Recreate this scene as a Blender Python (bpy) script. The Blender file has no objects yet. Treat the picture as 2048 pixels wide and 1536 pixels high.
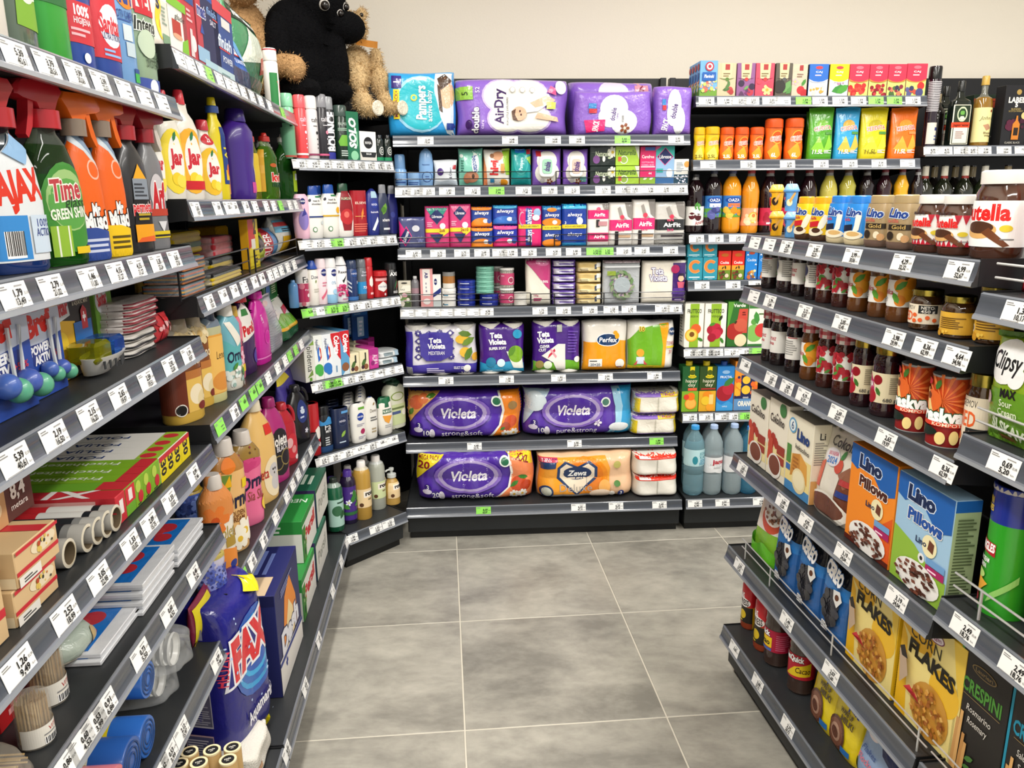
import bpy, math, random
import numpy as np
from mathutils import Vector, Matrix
from mathutils.geometry import tessellate_polygon
rnd = random.Random(7)
S = bpy.context.scene
COL = S.collection
# ---------------------------------------------------------------- camera
FPX, PITCH, ROLL, CH = 1554.86, math.radians(13.505), math.radians(-.531), 1.507
cp, sp, cr, sr = math.cos(PITCH), math.sin(PITCH), math.cos(ROLL), math.sin(ROLL)
FWD = Vector((0, cp, -sp)); DWN0 = Vector((0, -sp, -cp))
RGT = Vector((cr, 0, 0)) - sr * DWN0
DWN = Vector((sr, 0, 0)) + cr * DWN0
CAM = Vector((0, 0, CH))
cd = bpy.data.cameras.new('camera'); cam = bpy.data.objects.new('camera', cd); COL.objects.link(cam)
cd.sensor_width = 36; cd.lens = FPX / 2048 * 36; cd.clip_start = .01
cam.matrix_world = Matrix(((RGT.x, -DWN.x, -FWD.x, 0), (RGT.y, -DWN.y, -FWD.y, 0), (RGT.z, -DWN.z, -FWD.z, CH), (0, 0, 0, 1)))
S.camera = cam
# ---------------------------------------------------------------- light and exposure
S.view_settings.view_transform = 'Standard'; S.view_settings.look = 'None'
S.view_settings.gamma = 1; S.view_settings.use_curve_mapping = False
S.view_settings.exposure = 1.12
W = bpy.data.worlds.new('shop_ambient'); S.world = W; W.use_nodes = True
W.node_tree.nodes['Background'].inputs[0].default_value = (1, .98, .95, 1)
W.node_tree.nodes['Background'].inputs[1].default_value = .38
for i, (lx, ly, sx, sy, e) in enumerate([(-.55, 1.0, .16, 3.4, 34), (1.15, 1.3, .16, 3.4, 34), (.3, -1.6, 2.4, .3, 26), (2.4, 1.6, .16, 2.6, 22)]):
    L = bpy.data.lights.new('ceiling_tube', 'AREA'); L.shape = 'RECTANGLE'; L.size = sx; L.size_y = sy; L.energy = e
    L.color = (1, .97, .92)
    o = bpy.data.objects.new('ceiling_tube', L); COL.objects.link(o); o.location = (lx, ly, 2.86)
# ---------------------------------------------------------------- projection helpers
def ray(px, py): return FWD + RGT * ((px - 1024) / FPX) + DWN * ((py - 768) / FPX)
def proj(P):
    d = P - CAM; w = d.dot(FWD); return 1024 + FPX * d.dot(RGT) / w, 768 + FPX * d.dot(DWN) / w
def floor_pt(px, py, z=0):
    r = ray(px, py); return CAM + r * ((z - CH) / r.z)
# ---------------------------------------------------------------- colours and materials
def srgb(v): return v / 12.92 if v <= .04045 else ((v + .055) / 1.055) ** 2.4
_cc = {}
def hx(c):
    if not isinstance(c, str): return c
    if c not in _cc:
        q = c if len(c) == 6 else ''.join(k + k for k in c)
        _cc[c] = tuple(srgb(int(q[i:i + 2], 16) / 255) for i in (0, 2, 4)) + (1.,)
    return _cc[c]
def mat(name, rough=.4, spec=.5, metal=0., trans=0., ior=1.45, coat=0., bump=0., bscale=60., vary=0., film=0., alpha=1.):
    m = bpy.data.materials.new(name); m.use_nodes = True; nt = m.node_tree; b = nt.nodes['Principled BSDF']; I = b.inputs
    a = nt.nodes.new('ShaderNodeAttribute'); a.attribute_name = 'C'
    src = a.outputs['Color']
    tc = nt.nodes.new('ShaderNodeTexCoord')
    if vary:
        n = nt.nodes.new('ShaderNodeTexNoise'); n.inputs['Scale'].default_value = bscale * .6; n.inputs['Detail'].default_value = 4
        nt.links.new(tc.outputs['Object'], n.inputs['Vector'])
        mr = nt.nodes.new('ShaderNodeMapRange'); mr.inputs[1].default_value = .3; mr.inputs[2].default_value = .7; mr.inputs[3].default_value = 1 - vary; mr.inputs[4].default_value = 1 + vary
        nt.links.new(n.outputs['Fac'], mr.inputs[0])
        mx = nt.nodes.new('ShaderNodeVectorMath'); mx.operation = 'SCALE'
        nt.links.new(src, mx.inputs[0]); nt.links.new(mr.outputs[0], mx.inputs['Scale']); src = mx.outputs[0]
    nt.links.new(src, I['Base Color'])
    I['Roughness'].default_value = rough; I['Metallic'].default_value = metal; I['IOR'].default_value = ior
    I['Transmission Weight'].default_value = trans; I['Coat Weight'].default_value = coat; I['Coat Roughness'].default_value = .08
    I['Specular IOR Level'].default_value = spec
    if bump:
        n = nt.nodes.new('ShaderNodeTexNoise'); n.inputs['Scale'].default_value = bscale; n.inputs['Detail'].default_value = 3; n.inputs['Distortion'].default_value = .6
        nt.links.new(tc.outputs['Object'], n.inputs['Vector'])
        bp = nt.nodes.new('ShaderNodeBump'); bp.inputs['Strength'].default_value = bump; bp.inputs['Distance'].default_value = .01
        nt.links.new(n.outputs['Fac'], bp.inputs['Height']); nt.links.new(bp.outputs[0], I['Normal'])
        if coat: nt.links.new(bp.outputs[0], I['Coat Normal'])
    if film:
        out = nt.nodes['Material Output']; t = nt.nodes.new('ShaderNodeBsdfTransparent'); x = nt.nodes.new('ShaderNodeMixShader')
        x.inputs[0].default_value = film
        nt.links.new(t.outputs[0], x.inputs[1]); nt.links.new(b.outputs[0], x.inputs[2]); nt.links.new(x.outputs[0], out.inputs[0])
    return m
MT = dict(
    pl=mat('moulded_plastic', .28, .5, coat=.25), cd=mat('printed_carton', .42, .4), fo=mat('printed_foil_film', .24, .5, coat=.35, bump=.22, bscale=28),
    wr=mat('wrinkled_wrapper', .3, .5, coat=.3, bump=.35, bscale=45), pa=mat('label_paper', .4, .4), gl=mat('tinted_clear_plastic', .04, .5, trans=.7, ior=1.3),
    gs=mat('dark_glass', .05, .6, coat=.5), me=mat('polished_metal', .22, .5, metal=1.), ch=mat('chrome_wire', .3, .5, metal=.55), ma=mat('matt_plastic', .55, .35),
    st=mat('powder_coated_steel', .42, .45, vary=.06), ra=mat('ribbed_price_rail', .25, .5, coat=.4, vary=.05, bscale=20), fz=mat('plush_fur', .95, .1, bump=.8, bscale=160, vary=.18),
    fi=mat('clear_film', .08, .6, film=.22, bump=.5, bscale=50), fa=mat('woven_cloth', .9, .15, bump=.5, bscale=300), wd=mat('pale_wood', .6, .3, vary=.15), sp=mat('sponge_foam', .9, .1, bump=.5, bscale=400))
# ---------------------------------------------------------------- mesh builder
class M:
    def __init__(s): s.v = []; s.f = []; s.c = []; s.m = []
    def add(s, vs, fs, c, mi=0):
        k = len(s.v); s.v += [tuple(p) for p in vs]
        for i, f in enumerate(fs):
            s.f.append(tuple(a + k for a in f)); s.c.append(hx(c[i] if isinstance(c, list) else c)); s.m.append(mi)
    def box(s, x0, y0, z0, x1, y1, z1, c, ch=0., mi=0):
        if ch:
            X, Y, Z = (x0, x0 + ch, x1 - ch, x1), (y0, y0 + ch, y1 - ch, y1), (z0, z0 + ch, z1 - ch, z1)
            vs = []; ix = {}
            for i in range(4):
                for j in range(4):
                    for k in range(4):
                        if (i in (0, 3)) + (j in (0, 3)) + (k in (0, 3)) == 1: ix[i, j, k] = len(vs); vs.append((X[i], Y[j], Z[k]))
            fs = []
            for a in (0, 3):
                fs.append([ix[a, j, k] for j, k in ((1, 1), (2, 1), (2, 2), (1, 2))]); fs.append([ix[j, a, k] for j, k in ((1, 1), (2, 1), (2, 2), (1, 2))]); fs.append([ix[j, k, a] for j, k in ((1, 1), (2, 1), (2, 2), (1, 2))])
            for a, A in ((0, 1), (3, 2)):
                for b, B in ((0, 1), (3, 2)):
                    fs.append([ix[a, B, 1], ix[a, B, 2], ix[A, b, 2], ix[A, b, 1]]); fs.append([ix[a, 1, B], ix[a, 2, B], ix[A, 2, b], ix[A, 1, b]]); fs.append([ix[1, a, B], ix[2, a, B], ix[2, A, b], ix[1, A, b]])
                    for d, D in ((0, 1), (3, 2)): fs.append([ix[a, B, D], ix[A, b, D], ix[A, B, d]])
            s.add(vs, fs, c, mi); return
        vs = [(x, y, z) for x in (x0, x1) for y in (y0, y1) for z in (z0, z1)]
        s.add(vs, [(0, 1, 3, 2), (4, 6, 7, 5), (0, 4, 5, 1), (2, 3, 7, 6), (0, 2, 6, 4), (1, 5, 7, 3)], c, mi)
    def rings(s, R, c, cap=(True, True), mi=0, closed=True):
        n = len(R[0]); vs = [p for r in R for p in r]; fs = []; cs = []
        for i in range(len(R) - 1):
            for j in range(n if closed else n - 1):
                q = (j + 1) % n; fs.append((i * n + j, i * n + q, (i + 1) * n + q, (i + 1) * n + j)); cs.append(c[i] if isinstance(c, list) else c)
        if cap[0]: fs.append(tuple(range(n - 1, -1, -1))); cs.append(c[0] if isinstance(c, list) else c)
        if cap[1]: fs.append(tuple((len(R) - 1) * n + j for j in range(n))); cs.append(c[-1] if isinstance(c, list) else c)
        s.add(vs, fs, cs, mi)
    def lathe(s, pr, c, n=20, at=(0, 0, 0), mi=0, sy=1., cap=(True, True)):
        s.rings([[(at[0] + r * math.sin(2 * math.pi * j / n), at[1] - r * sy * math.cos(2 * math.pi * j / n), at[2] + z) for j in range(n)] for z, r in pr], c, cap, mi)
    def tube(s, pts, r, c, n=6, mi=0):
        R = []; pts = [Vector(p) for p in pts]
        for i, p in enumerate(pts):
            t = (pts[min(i + 1, len(pts) - 1)] - pts[max(i - 1, 0)]).normalized(); a = t.orthogonal().normalized()
            if i and abs(t.dot(Vector((0, 0, 1)))) < .98: a = t.cross(Vector((0, 0, 1))).normalized()
            elif abs(t.z) < .98: a = t.cross(Vector((0, 0, 1))).normalized()
            else: a = t.cross(Vector((1, 0, 0))).normalized()
            b = t.cross(a); R.append([p + r * (a * math.cos(2 * math.pi * j / n) + b * math.sin(2 * math.pi * j / n)) for j in range(n)])
        s.rings(R, c, mi=mi)
    def build(s, name, mats, parent=None, flat=False):
        me = bpy.data.meshes.new(name); me.from_pydata(s.v, [], s.f); me.update()
        for k in (mats if isinstance(mats, (list, tuple)) else [mats]): me.materials.append(MT[k] if isinstance(k, str) else k)
        n = len(me.polygons); lt = np.zeros(n, 'i'); me.polygons.foreach_get('loop_total', lt)
        at = me.color_attributes.new('C', 'FLOAT_COLOR', 'CORNER')
        at.data.foreach_set('color', np.repeat(np.array(s.c, 'f'), lt, axis=0).ravel())
        me.polygons.foreach_set('material_index', np.array(s.m, 'i'))
        if not flat:
            me.polygons.foreach_set('use_smooth', np.ones(n, bool)); me.set_sharp_from_angle(angle=math.radians(38))
        o = bpy.data.objects.new(name, me); COL.objects.link(o)
        if parent: o.parent = parent
        return o
def empty(name, loc, rz=0., label=None, cat=None, group=None):
    o = bpy.data.objects.new(name, None); o.empty_display_size = .02; COL.objects.link(o); o.location = loc; o.rotation_euler = (0, 0, rz)
    if label: o['label'] = label
    if cat: o['category'] = cat
    if group: o['group'] = group
    return o
# ---------------------------------------------------------------- lettering (mesh glyphs of the built-in font)
_tc = {}; _hc = [None]
def glyphs(s, bold=0.):
    k = (s, bold)
    if k in _tc: return _tc[k]
    cu = bpy.data.curves.new('t', 'FONT'); cu.body = s; cu.size = 1; cu.resolution_u = 2; cu.offset = bold; cu.fill_mode = 'FRONT'
    ob = bpy.data.objects.new('t', cu); me = bpy.data.meshes.new_from_object(ob)
    me.calc_loop_triangles(); V = [v.co for v in me.vertices]; h = _hc[0] or 1.
    tr = [[(V[i].x / h, V[i].y / h) for i in t.vertices] for t in me.loop_triangles]
    xs = [v.x / h for v in V] or [0, 1]; ys = [v.y / h for v in V] or [0, 1]
    _tc[k] = (tr, min(xs), max(xs), min(ys), max(ys))
    bpy.data.meshes.remove(me); bpy.data.objects.remove(ob); bpy.data.curves.remove(cu)
    return _tc[k]
_h = glyphs('H'); _hc[0] = _h[4]; _tc.clear()
# ---------------------------------------------------------------- flat print: every op gives triangles in (x -1..1, y 0..1)
def R(x0, y0, x1, y1, c): return ('p', [(x0, y0), (x1, y0), (x1, y1), (x0, y1)], c)
def E(x, y, rx, ry, c, n=20): return ('p', [(x + rx * math.cos(6.2832 * i / n), y + ry * math.sin(6.2832 * i / n)) for i in range(n)], c)
def C(x, y, r, c, n=18): return ('c', x, y, r, c, n)
def P(pts, c): return ('p', pts, c)
def T(x, y, h, s, c, w=None, r=0, o=None, b=.012, sh=0, ob=.05): return ('t', x, y, h, s, c, w, r, o, b, sh, ob)
def LN(x0, y0, x1, y1, n, c):
    q = random.Random(int(abs(x0 * 91 + y0 * 37 + n) * 100)); d = (y1 - y0) / n
    return ('m', [R(x0, y0 + d * i, x0 + (x1 - x0) * q.uniform(.55, 1), y0 + d * (i + .5), c) for i in range(n)])
def WV(y0, y1, c, a=.06, n=1.3, ph=0, x0=-1, x1=1):
    X = [x0 + (x1 - x0) * i / 16 for i in range(17)]; return P([(x0, y0)] + [(x1, y0)] + [(x, y1 + a * math.sin(n * 3.14 * x + ph)) for x in X[::-1]], c)
def FR(x, y, r, c, c2=None, lf='3a2'):
    return ('m', [C(x, y, r, c), C(x - .0, y + r * .15, r * .72, c2 or c), ('l', x, y + r * .9, r * .9, 35, lf)])
def LF(x, y, l, a, c): return ('l', x, y, l, a, c)
def FL(x, y, r, c, c2, n=6): return ('f', x, y, r, c, c2, n)
def NB(x, y, rx, ry, c, n, seed=1, cs=('742', '531', '964', '853'), s=.17):
    q = random.Random(seed); o = [E(x, y, rx, ry, c)]
    for i in range(n):
        a = q.uniform(0, 6.28); d = math.sqrt(q.random()) * .86; cx, cy = x + rx * d * math.cos(a), y + ry * d * math.sin(a); t = q.uniform(0, 3)
        o.append(P([(cx + rx * s * math.cos(t + k * 1.57 + q.uniform(-.3, .3)), cy + ry * s * math.sin(t + k * 1.57)) for k in range(4)], q.choice(cs)))
    return ('m', o)
def DOT(x0, y0, x1, y1, n, c, r=.01, seed=3):
    q = random.Random(seed); return ('m', [C(q.uniform(x0, x1), q.uniform(y0, y1), r * q.uniform(.5, 1.3), c if isinstance(c, str) else q.choice(c), 7) for i in range(n)])
def BC(x0, y0, x1, y1):
    q = random.Random(5); o = [R(x0, y0, x1, y1, 'fff')]; x = x0 + .04 * (x1 - x0)
    while x < x1 - .06 * (x1 - x0):
        w = (x1 - x0) * q.choice((.02, .03, .05)); o.append(R(x, y0 + .1 * (y1 - y0), min(x + w, x1), y1, '222')); x += w * 2
    return ('m', o)
def ops_tris(art, sx, sy):
    """-> list of (tri, colour, layer); sx, sy are metres per unit"""
    out = []; lay = [0]; rt = sy / sx
    def poly(pts, c):
        try: ts = tessellate_polygon([[Vector((p[0], p[1], 0)) for p in pts]])
        except Exception: ts = []
        for t in ts: out.append(([pts[i] for i in t], c, lay[0]))
    def go(op):
        k = op[0]
        if k == 'm':
            for q in op[1]: go(q)
            return
        lay[0] += 1
        if k == 'p': poly(op[1], op[2])
        elif k == 'c':
            _, x, y, r, c, n = op; poly([(x + r * rt * math.cos(6.2832 * i / n), y + r * math.sin(6.2832 * i / n)) for i in range(n)], c)
        elif k == 'l':
            _, x, y, l, a, c = op; a = math.radians(a); ca, sa = math.cos(a), math.sin(a)
            pts = [(0, 0), (.3, .2), (.7, .2), (1, 0), (.7, -.2), (.3, -.2)]
            poly([(x + rt * l * (u * ca - v * sa), y + l * (u * sa + v * ca)) for u, v in pts], c)
        elif k == 'f':
            _, x, y, r, c, c2, n = op
            for i in range(n):
                a = 6.2832 * i / n; ca, sa = math.cos(a), math.sin(a)
                poly([(x + rt * r * (u * ca - v * sa), y + r * (u * sa + v * ca)) for u, v in ((.1, 0), (.5, .3), (.9, .25), (1, 0), (.9, -.25), (.5, -.3))], c)
            lay[0] += 1; poly([(x + rt * r * .28 * math.cos(6.28 * i / 10), y + r * .28 * math.sin(6.28 * i / 10)) for i in range(10)], c2)
        elif k == 't':
            _, x, y, h, s, c, w, r, o, b, sh, ob = op
            base = glyphs(s, b); wid = base[2] - base[1]; kx = 1.
            if w: kx = (w / rt / h) / wid if abs(math.sin(math.radians(r))) < .5 else (w / h) / wid
            a = math.radians(r); ca, sa = math.cos(a), math.sin(a)
            for col, g in (((o, glyphs(s, b + ob)),) if o else ()) + ((c, base),):
                for t in g[0]:
                    q = []
                    for u, v in t:
                        U = (u - (base[1] + base[2]) / 2 + sh * v) * kx * h; V = (v - .5) * h
                        q.append((x + rt * (U * ca - V * sa), y + U * sa + V * ca))
                    out.append((q, col, lay[0]))
                lay[0] += 1
    for op in art: go(op)
    return out
def split(t, mx, my, out):
    best = 0; bi = -1
    for i in range(3):
        a, b = t[i], t[(i + 1) % 3]; d = max(abs(a[0] - b[0]) / mx, abs(a[1] - b[1]) / my)
        if d > best: best = d; bi = i
    if best <= 1: out.append(t); return
    a, b, c = t[bi], t[(bi + 1) % 3], t[(bi + 2) % 3]; m = ((a[0] + b[0]) / 2, (a[1] + b[1]) / 2)
    split([a, m, c], mx, my, out); split([m, b, c], mx, my, out)
def put_art(mb, art, pt, sx, sy, mx=9, my=9, e0=.0006, mi=0, ls=.00012):
    for t, c, l in ops_tris(art, sx, sy):
        o = []
        if mx < 5 or my < 5: split(t, mx, my, o)
        else: o = [t]
        for q in o: mb.add([pt(p[0], p[1], e0 + ls * l) for p in q], [(0, 1, 2)], c, mi)
# ---------------------------------------------------------------- bodies
PROF = dict(
    can=[(0, .96), (.012, 1), (.988, 1), (1, .96)],
    aero=[(0, .96), (.012, 1), (.76, 1), (.785, .9), (.8, .9)],
    sham=[(0, .86), (.02, .95), (.25, 1), (.55, 1), (.72, .9), (.8, .68), (.83, .6)],
    shup=[(0, .8), (.02, .86), (.14, .9), (.35, .97), (.7, 1), (.9, .92), (.97, .75), (1, .6)],
    oval=[(0, .78), (.03, .9), (.3, 1), (.6, 1), (.85, .86), (.93, .66), (.97, .4), (1, .2)],
    wine=[(0, .94), (.015, 1), (.6, 1), (.68, .9), (.75, .55), (.8, .38), (.84, .35), (1, .35)],
    flask=[(0, .95), (.02, 1), (.6, 1), (.68, .9), (.72, .45), (.76, .34), (.9, .34)],
    pet=[(0, .74), (.03, .95), (.08, 1), (.3, 1), (.315, .95), (.33, 1), (.42, 1), (.435, .96), (.45, 1), (.68, 1), (.76, .95), (.84, .72), (.9, .42), (.93, .34), (.955, .34)],
    juice=[(0, .9), (.03, 1), (.16, 1), (.2, .94), (.44, .94), (.5, 1), (.66, 1), (.76, .86), (.86, .55), (.92, .42), (.95, .42)],
    wave=[(0, .92), (.03, 1), (.18, 1), (.26, .9), (.34, 1), (.44, .88), (.54, 1), (.64, .88), (.74, .96), (.84, .62), (.92, .42), (.95, .42)],
    jar=[(0, .9), (.03, 1), (.13, 1), (.15, .96), (.7, .96), (.74, 1), (.8, .95), (.85, .84), (.87, .84)],
    jam=[(0, .9), (.025, 1), (.16, 1), (.19, .95), (.6, .95), (.64, 1), (.7, .95), (.74, .84), (.8, .84)],
    squat=[(0, .9), (.03, 1), (.64, 1), (.74, .97), (.82, .84), (.84, .82)],
    trig=[(0, .92), (.02, 1), (.4, 1), (.55, .9), (.66, .68), (.72, .42), (.76, .38)],
    trigs=[(0, .94), (.02, 1), (.5, .98), (.62, .86), (.7, .6), (.74, .42), (.77, .4)],
    dish=[(0, .93), (.02, 1), (.4, 1), (.52, .9), (.64, .92), (.74, .7), (.8, .45), (.85, .4), (.88, .4)],
    soft=[(0, .82), (.02, .92), (.12, .96), (.4, .9), (.62, 1), (.76, .98), (.84, .7), (.88, .5)],
    jug=[(0, .93), (.02, 1), (.4, 1), (.6, .96), (.74, .78), (.84, .5), (.89, .32), (.92, .3)],
    slim=[(0, .94), (.02, 1), (.78, 1), (.86, .82), (.9, .5), (.92, .45)],
    rollon=[(0, .85), (.03, .95), (.25, 1), (.52, .95), (.56, .8)],
    cacao=[(0, .9), (.03, 1), (.08, .95), (.13, 1), (.18, .95), (.23, 1), (.6, 1), (.65, .94), (.7, 1), (.76, .94), (.82, .98), (.87, .8), (.88, .8)],
    cede=[(0, .88), (.03, .97), (.3, 1), (.55, .88), (.72, .98), (.78, .98)],
    cup=[(0, .7), (.02, .73), (.7, .9), (.72, 1.06), (.78, 1.08), (.79, .92)],
    nut=[(0, .88), (.03, .97), (.2, 1), (.6, 1), (.74, .95), (.82, .82), (.85, .8)],
    lino=[(0, .86), (.03, .96), (.12, 1), (.68, .96), (.78, .9), (.84, .86)],
    pring=[(0, 1), (.01, 1), (.955, 1), (.96, 1.03), (.995, 1.03), (1, 1)],
    tin=[(0, 1.02), (.01, 1.02), (.014, 1), (.98, 1), (.985, 1.02), (1, 1.02), (1, .95), (.985, .94)],
    tubs=[(0, .95), (.02, 1), (1, 1)],
)
class Rev:
    def __init__(s, w, d, h, prof, e=2., n=26):
        s.w, s.d, s.h, s.e, s.n = w / 2, d / 2, h, e, n; s.pr = PROF[prof]
        q = d / w; k = 2 / e; L = [0]; A = [0]
        px, py = 0, q
        for i in range(1, 61):
            a = math.pi / 2 * i / 60; x, y = math.sin(a) ** k, q * max(math.cos(a), 0) ** k
            L.append(L[-1] + math.hypot(x - px, y - py)); A.append(a); px, py = x, y
        s.tab = (L, A); s.sx = L[-1] * s.w
    def rad(s, y):
        p = s.pr
        for i in range(len(p) - 1):
            if y <= p[i + 1][0]:
                t = (y - p[i][0]) / max(1e-6, p[i + 1][0] - p[i][0]); return p[i][1] + (p[i + 1][1] - p[i][1]) * max(0, t)
        return p[-1][1]
    def ang(s, x):
        m = abs(x) % 4; sg = 1 if x >= 0 else -1; base = 0
        if m > 2: return sg * (2 * math.pi - s.ang(4 - m))
        if m > 1: return sg * (math.pi - s.ang(2 - m))
        L, A = s.tab; t = m * L[-1]; i = int(np.searchsorted(L, t)); i = min(max(i, 1), 60)
        f = (t - L[i - 1]) / max(1e-9, L[i] - L[i - 1]); return sg * (A[i - 1] + f * (A[i] - A[i - 1]))
    def pt(s, x, y, eps=0):
        r = s.rad(y); a = s.ang(x); k = 2 / s.e; sx, cx = math.sin(a), math.cos(a)
        X = math.copysign(abs(sx) ** k, sx) * (s.w * r); Y = -math.copysign(abs(cx) ** k, cx) * (s.d * r)
        if eps:
            nx, ny = math.copysign(abs(sx) ** (2 - k), sx) / s.w, -math.copysign(abs(cx) ** (2 - k), cx) / s.d; l = math.hypot(nx, ny) or 1
            X += eps * nx / l; Y += eps * ny / l
        return (X, Y, y * s.h)
    def body(s, mb, col, top=1.):
        bands = [(1.01, col)] if isinstance(col, str) else col
        zs = sorted(set([p[0] for p in s.pr] + [b[0] for b in bands if b[0] < s.pr[-1][0]]))
        rr = [[s.pt(4 * j / s.n, z) for j in range(s.n)] for z in zs]; cs = []
        for i in range(len(zs) - 1):
            m = (zs[i] + zs[i + 1]) / 2; cs.append(next((c for b, c in bands if m < b), bands[-1][1]))
        mb.rings(rr, cs)
class Bag:
    """pillow pack, gusseted pouch or soft brick: a front and a back sheet sharing their outline"""
    def __init__(s, w, d, h, style='pillow', lump=0, seed=1, lh=0):
        s.w, s.d, s.h, s.st, s.lump, s.lh = w / 2, d / 2, h, style, lump, lh; s.sx = s.w; s.ph = (seed * 1.7) % 6
    def half(s, x, y):
        x = max(-1, min(1, x)); y = max(0, min(1, y)); X = 1 - abs(x)
        if s.st == 'pillow':
            c = min(1, max(0, (y - .04) / .92)); t = math.sin(math.pi * c) ** .55 * (1 - abs(x) ** 2.6) ** .6
        elif s.st == 'stand':
            c = max(0, (.95 - y) / .95); t = min(1, c * 1.5) ** .8 * (1 - abs(x) ** 5) ** .5 * min(1, .82 + y * 3)
        else:
            p = 12 if s.st == 'brick' else 8; t = max(0, (1 - abs(2 * y - 1) ** p)) ** (1 / 2.5) * max(0, (1 - abs(x) ** p)) ** (1 / 2.5)
        if s.lump: t *= 1 - .07 * (1 - abs(math.cos(math.pi * s.lump * (x + 1) / 2 + math.pi / 2)))
        if s.lh: t *= 1 - .08 * (1 - abs(math.sin(math.pi * s.lh * y)))
        return t
    def pt(s, x, y, eps=0, back=0):
        t = s.half(x, y); wv = .06 * math.sin(5 * y + s.ph + 2 * x) * math.sin(3.1 * x + s.ph) * t
        W = s.w * (1 - (.05 * math.sin(math.pi * y) if s.st == 'pillow' else 0.)) * (1 + .02 * math.sin(7 * y + s.ph) if s.st != 'brick' else 1)
        Z = y * s.h
        if s.st != 'brick': Z *= 1 + .012 * math.sin(2.5 * x + s.ph)
        if s.lump and y > .5: Z -= s.h * .02 * (1 - abs(math.sin(math.pi * s.lump * (x + 1) / 2))) * (2 * y - 1)
        Y = s.d * (t + wv); return (W * x, (Y if back else -Y - eps), Z)
    def body(s, mb, col, nx=22, ny=22):
        if s.lump: nx = 72
        if s.lh: ny = 44
        bands = [(1.01, col)] if isinstance(col, str) else col
        f = lambda i, n: math.sin(math.pi / 2 * (2 * i / n - 1)) if s.st in ('brick', 'soft') else 2 * i / n - 1
        X = [f(i, nx) for i in range(nx + 1)]; Y = sorted(set([(f(i, ny) + 1) / 2 for i in range(ny + 1)] + [b[0] for b in bands if b[0] < 1]))
        for bk in (0, 1):
            vs = [s.pt(x, y, 0, bk) for y in Y for x in X]; fs = []; cs = []
            for j in range(len(Y) - 1):
                m = (Y[j] + Y[j + 1]) / 2; c = next((c for b, c in bands if m < b), bands[-1][1])
                for i in range(nx):
                    a = j * (nx + 1) + i; q = (a, a + 1, a + nx + 2, a + nx + 1); fs.append(q if not bk else q[::-1]); cs.append(c)
            mb.add(vs, fs, cs)
def wield(o):                                             # join front and back sheets along their common outline
    import bmesh
    b = bmesh.new(); b.from_mesh(o.data); bmesh.ops.remove_doubles(b, verts=b.verts, dist=.00005); b.to_mesh(o.data); b.free()
# ---------------------------------------------------------------- products
PR = {}
def prod(key, name, cat, k, **a): a.update(n=name, c=cat, k=k); PR[key] = a
_made = {}
def trigger(root, w, h, z0, c, cl, dr, cc=None):
    hh = h - z0; m = M(); r = w * .26
    m.lathe([(z0 - .004, r), (z0 + hh * .34, r), (z0 + hh * .36, r * .8)], cc or c, 18); m.build('collar', 'pl', root)
    m = M(); t = min(.013, w * .17); P2 = [(-.28, .3), (.3, .3), (.42, .5), (.95, .56), (1.15, .62), (1.15, .8), (.9, .96), (.2, 1), (-.55, .98), (-.72, .8), (-.5, .6)]; hs = hh
    R0 = [[(dr * x * hs * .75, y, z0 + z * hs) for x, z in P2] for y in (-t, -t * .8, t * .8, t)]
    R0[0] = [(p[0] * .93, p[1], z0 + (p[2] - z0) * .97 + .01 * hs) for p in R0[0]]; R0[3] = [(p[0] * .93, p[1], z0 + (p[2] - z0) * .97 + .01 * hs) for p in R0[3]]
    m.rings(R0, c); m.build('trigger_head', 'pl', root)
    m = M(); P3 = [(.42, .6), (.62, .6), (.72, .2), (.9, -.22), (.8, -.3), (.6, -.05), (.5, .25)]
    m.rings([[(dr * x * hs * .75, y, z0 + z * hs) for x, z in P3] for y in (-t * .7, t * .7)], cl); m.build('trigger_lever', 'pl', root)
def pump(root, w, h, z0, c):
    m = M(); hh = h - z0; m.lathe([(z0 - .003, w * .3), (z0 + hh * .3, w * .3), (z0 + hh * .36, w * .2), (z0 + hh * .36, w * .09), (z0 + hh * .7, w * .09)], c, 16)
    m.lathe([(z0 + hh * .7, w * .16), (z0 + hh * .95, w * .17), (z0 + hh, w * .12)], c, 16); m.tube([(0, 0, z0 + hh * .82), (-w * .35, 0, z0 + hh * .84), (-w * .5, 0, z0 + hh * .74)], w * .06, c); m.build('pump_head', 'pl', root)
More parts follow.
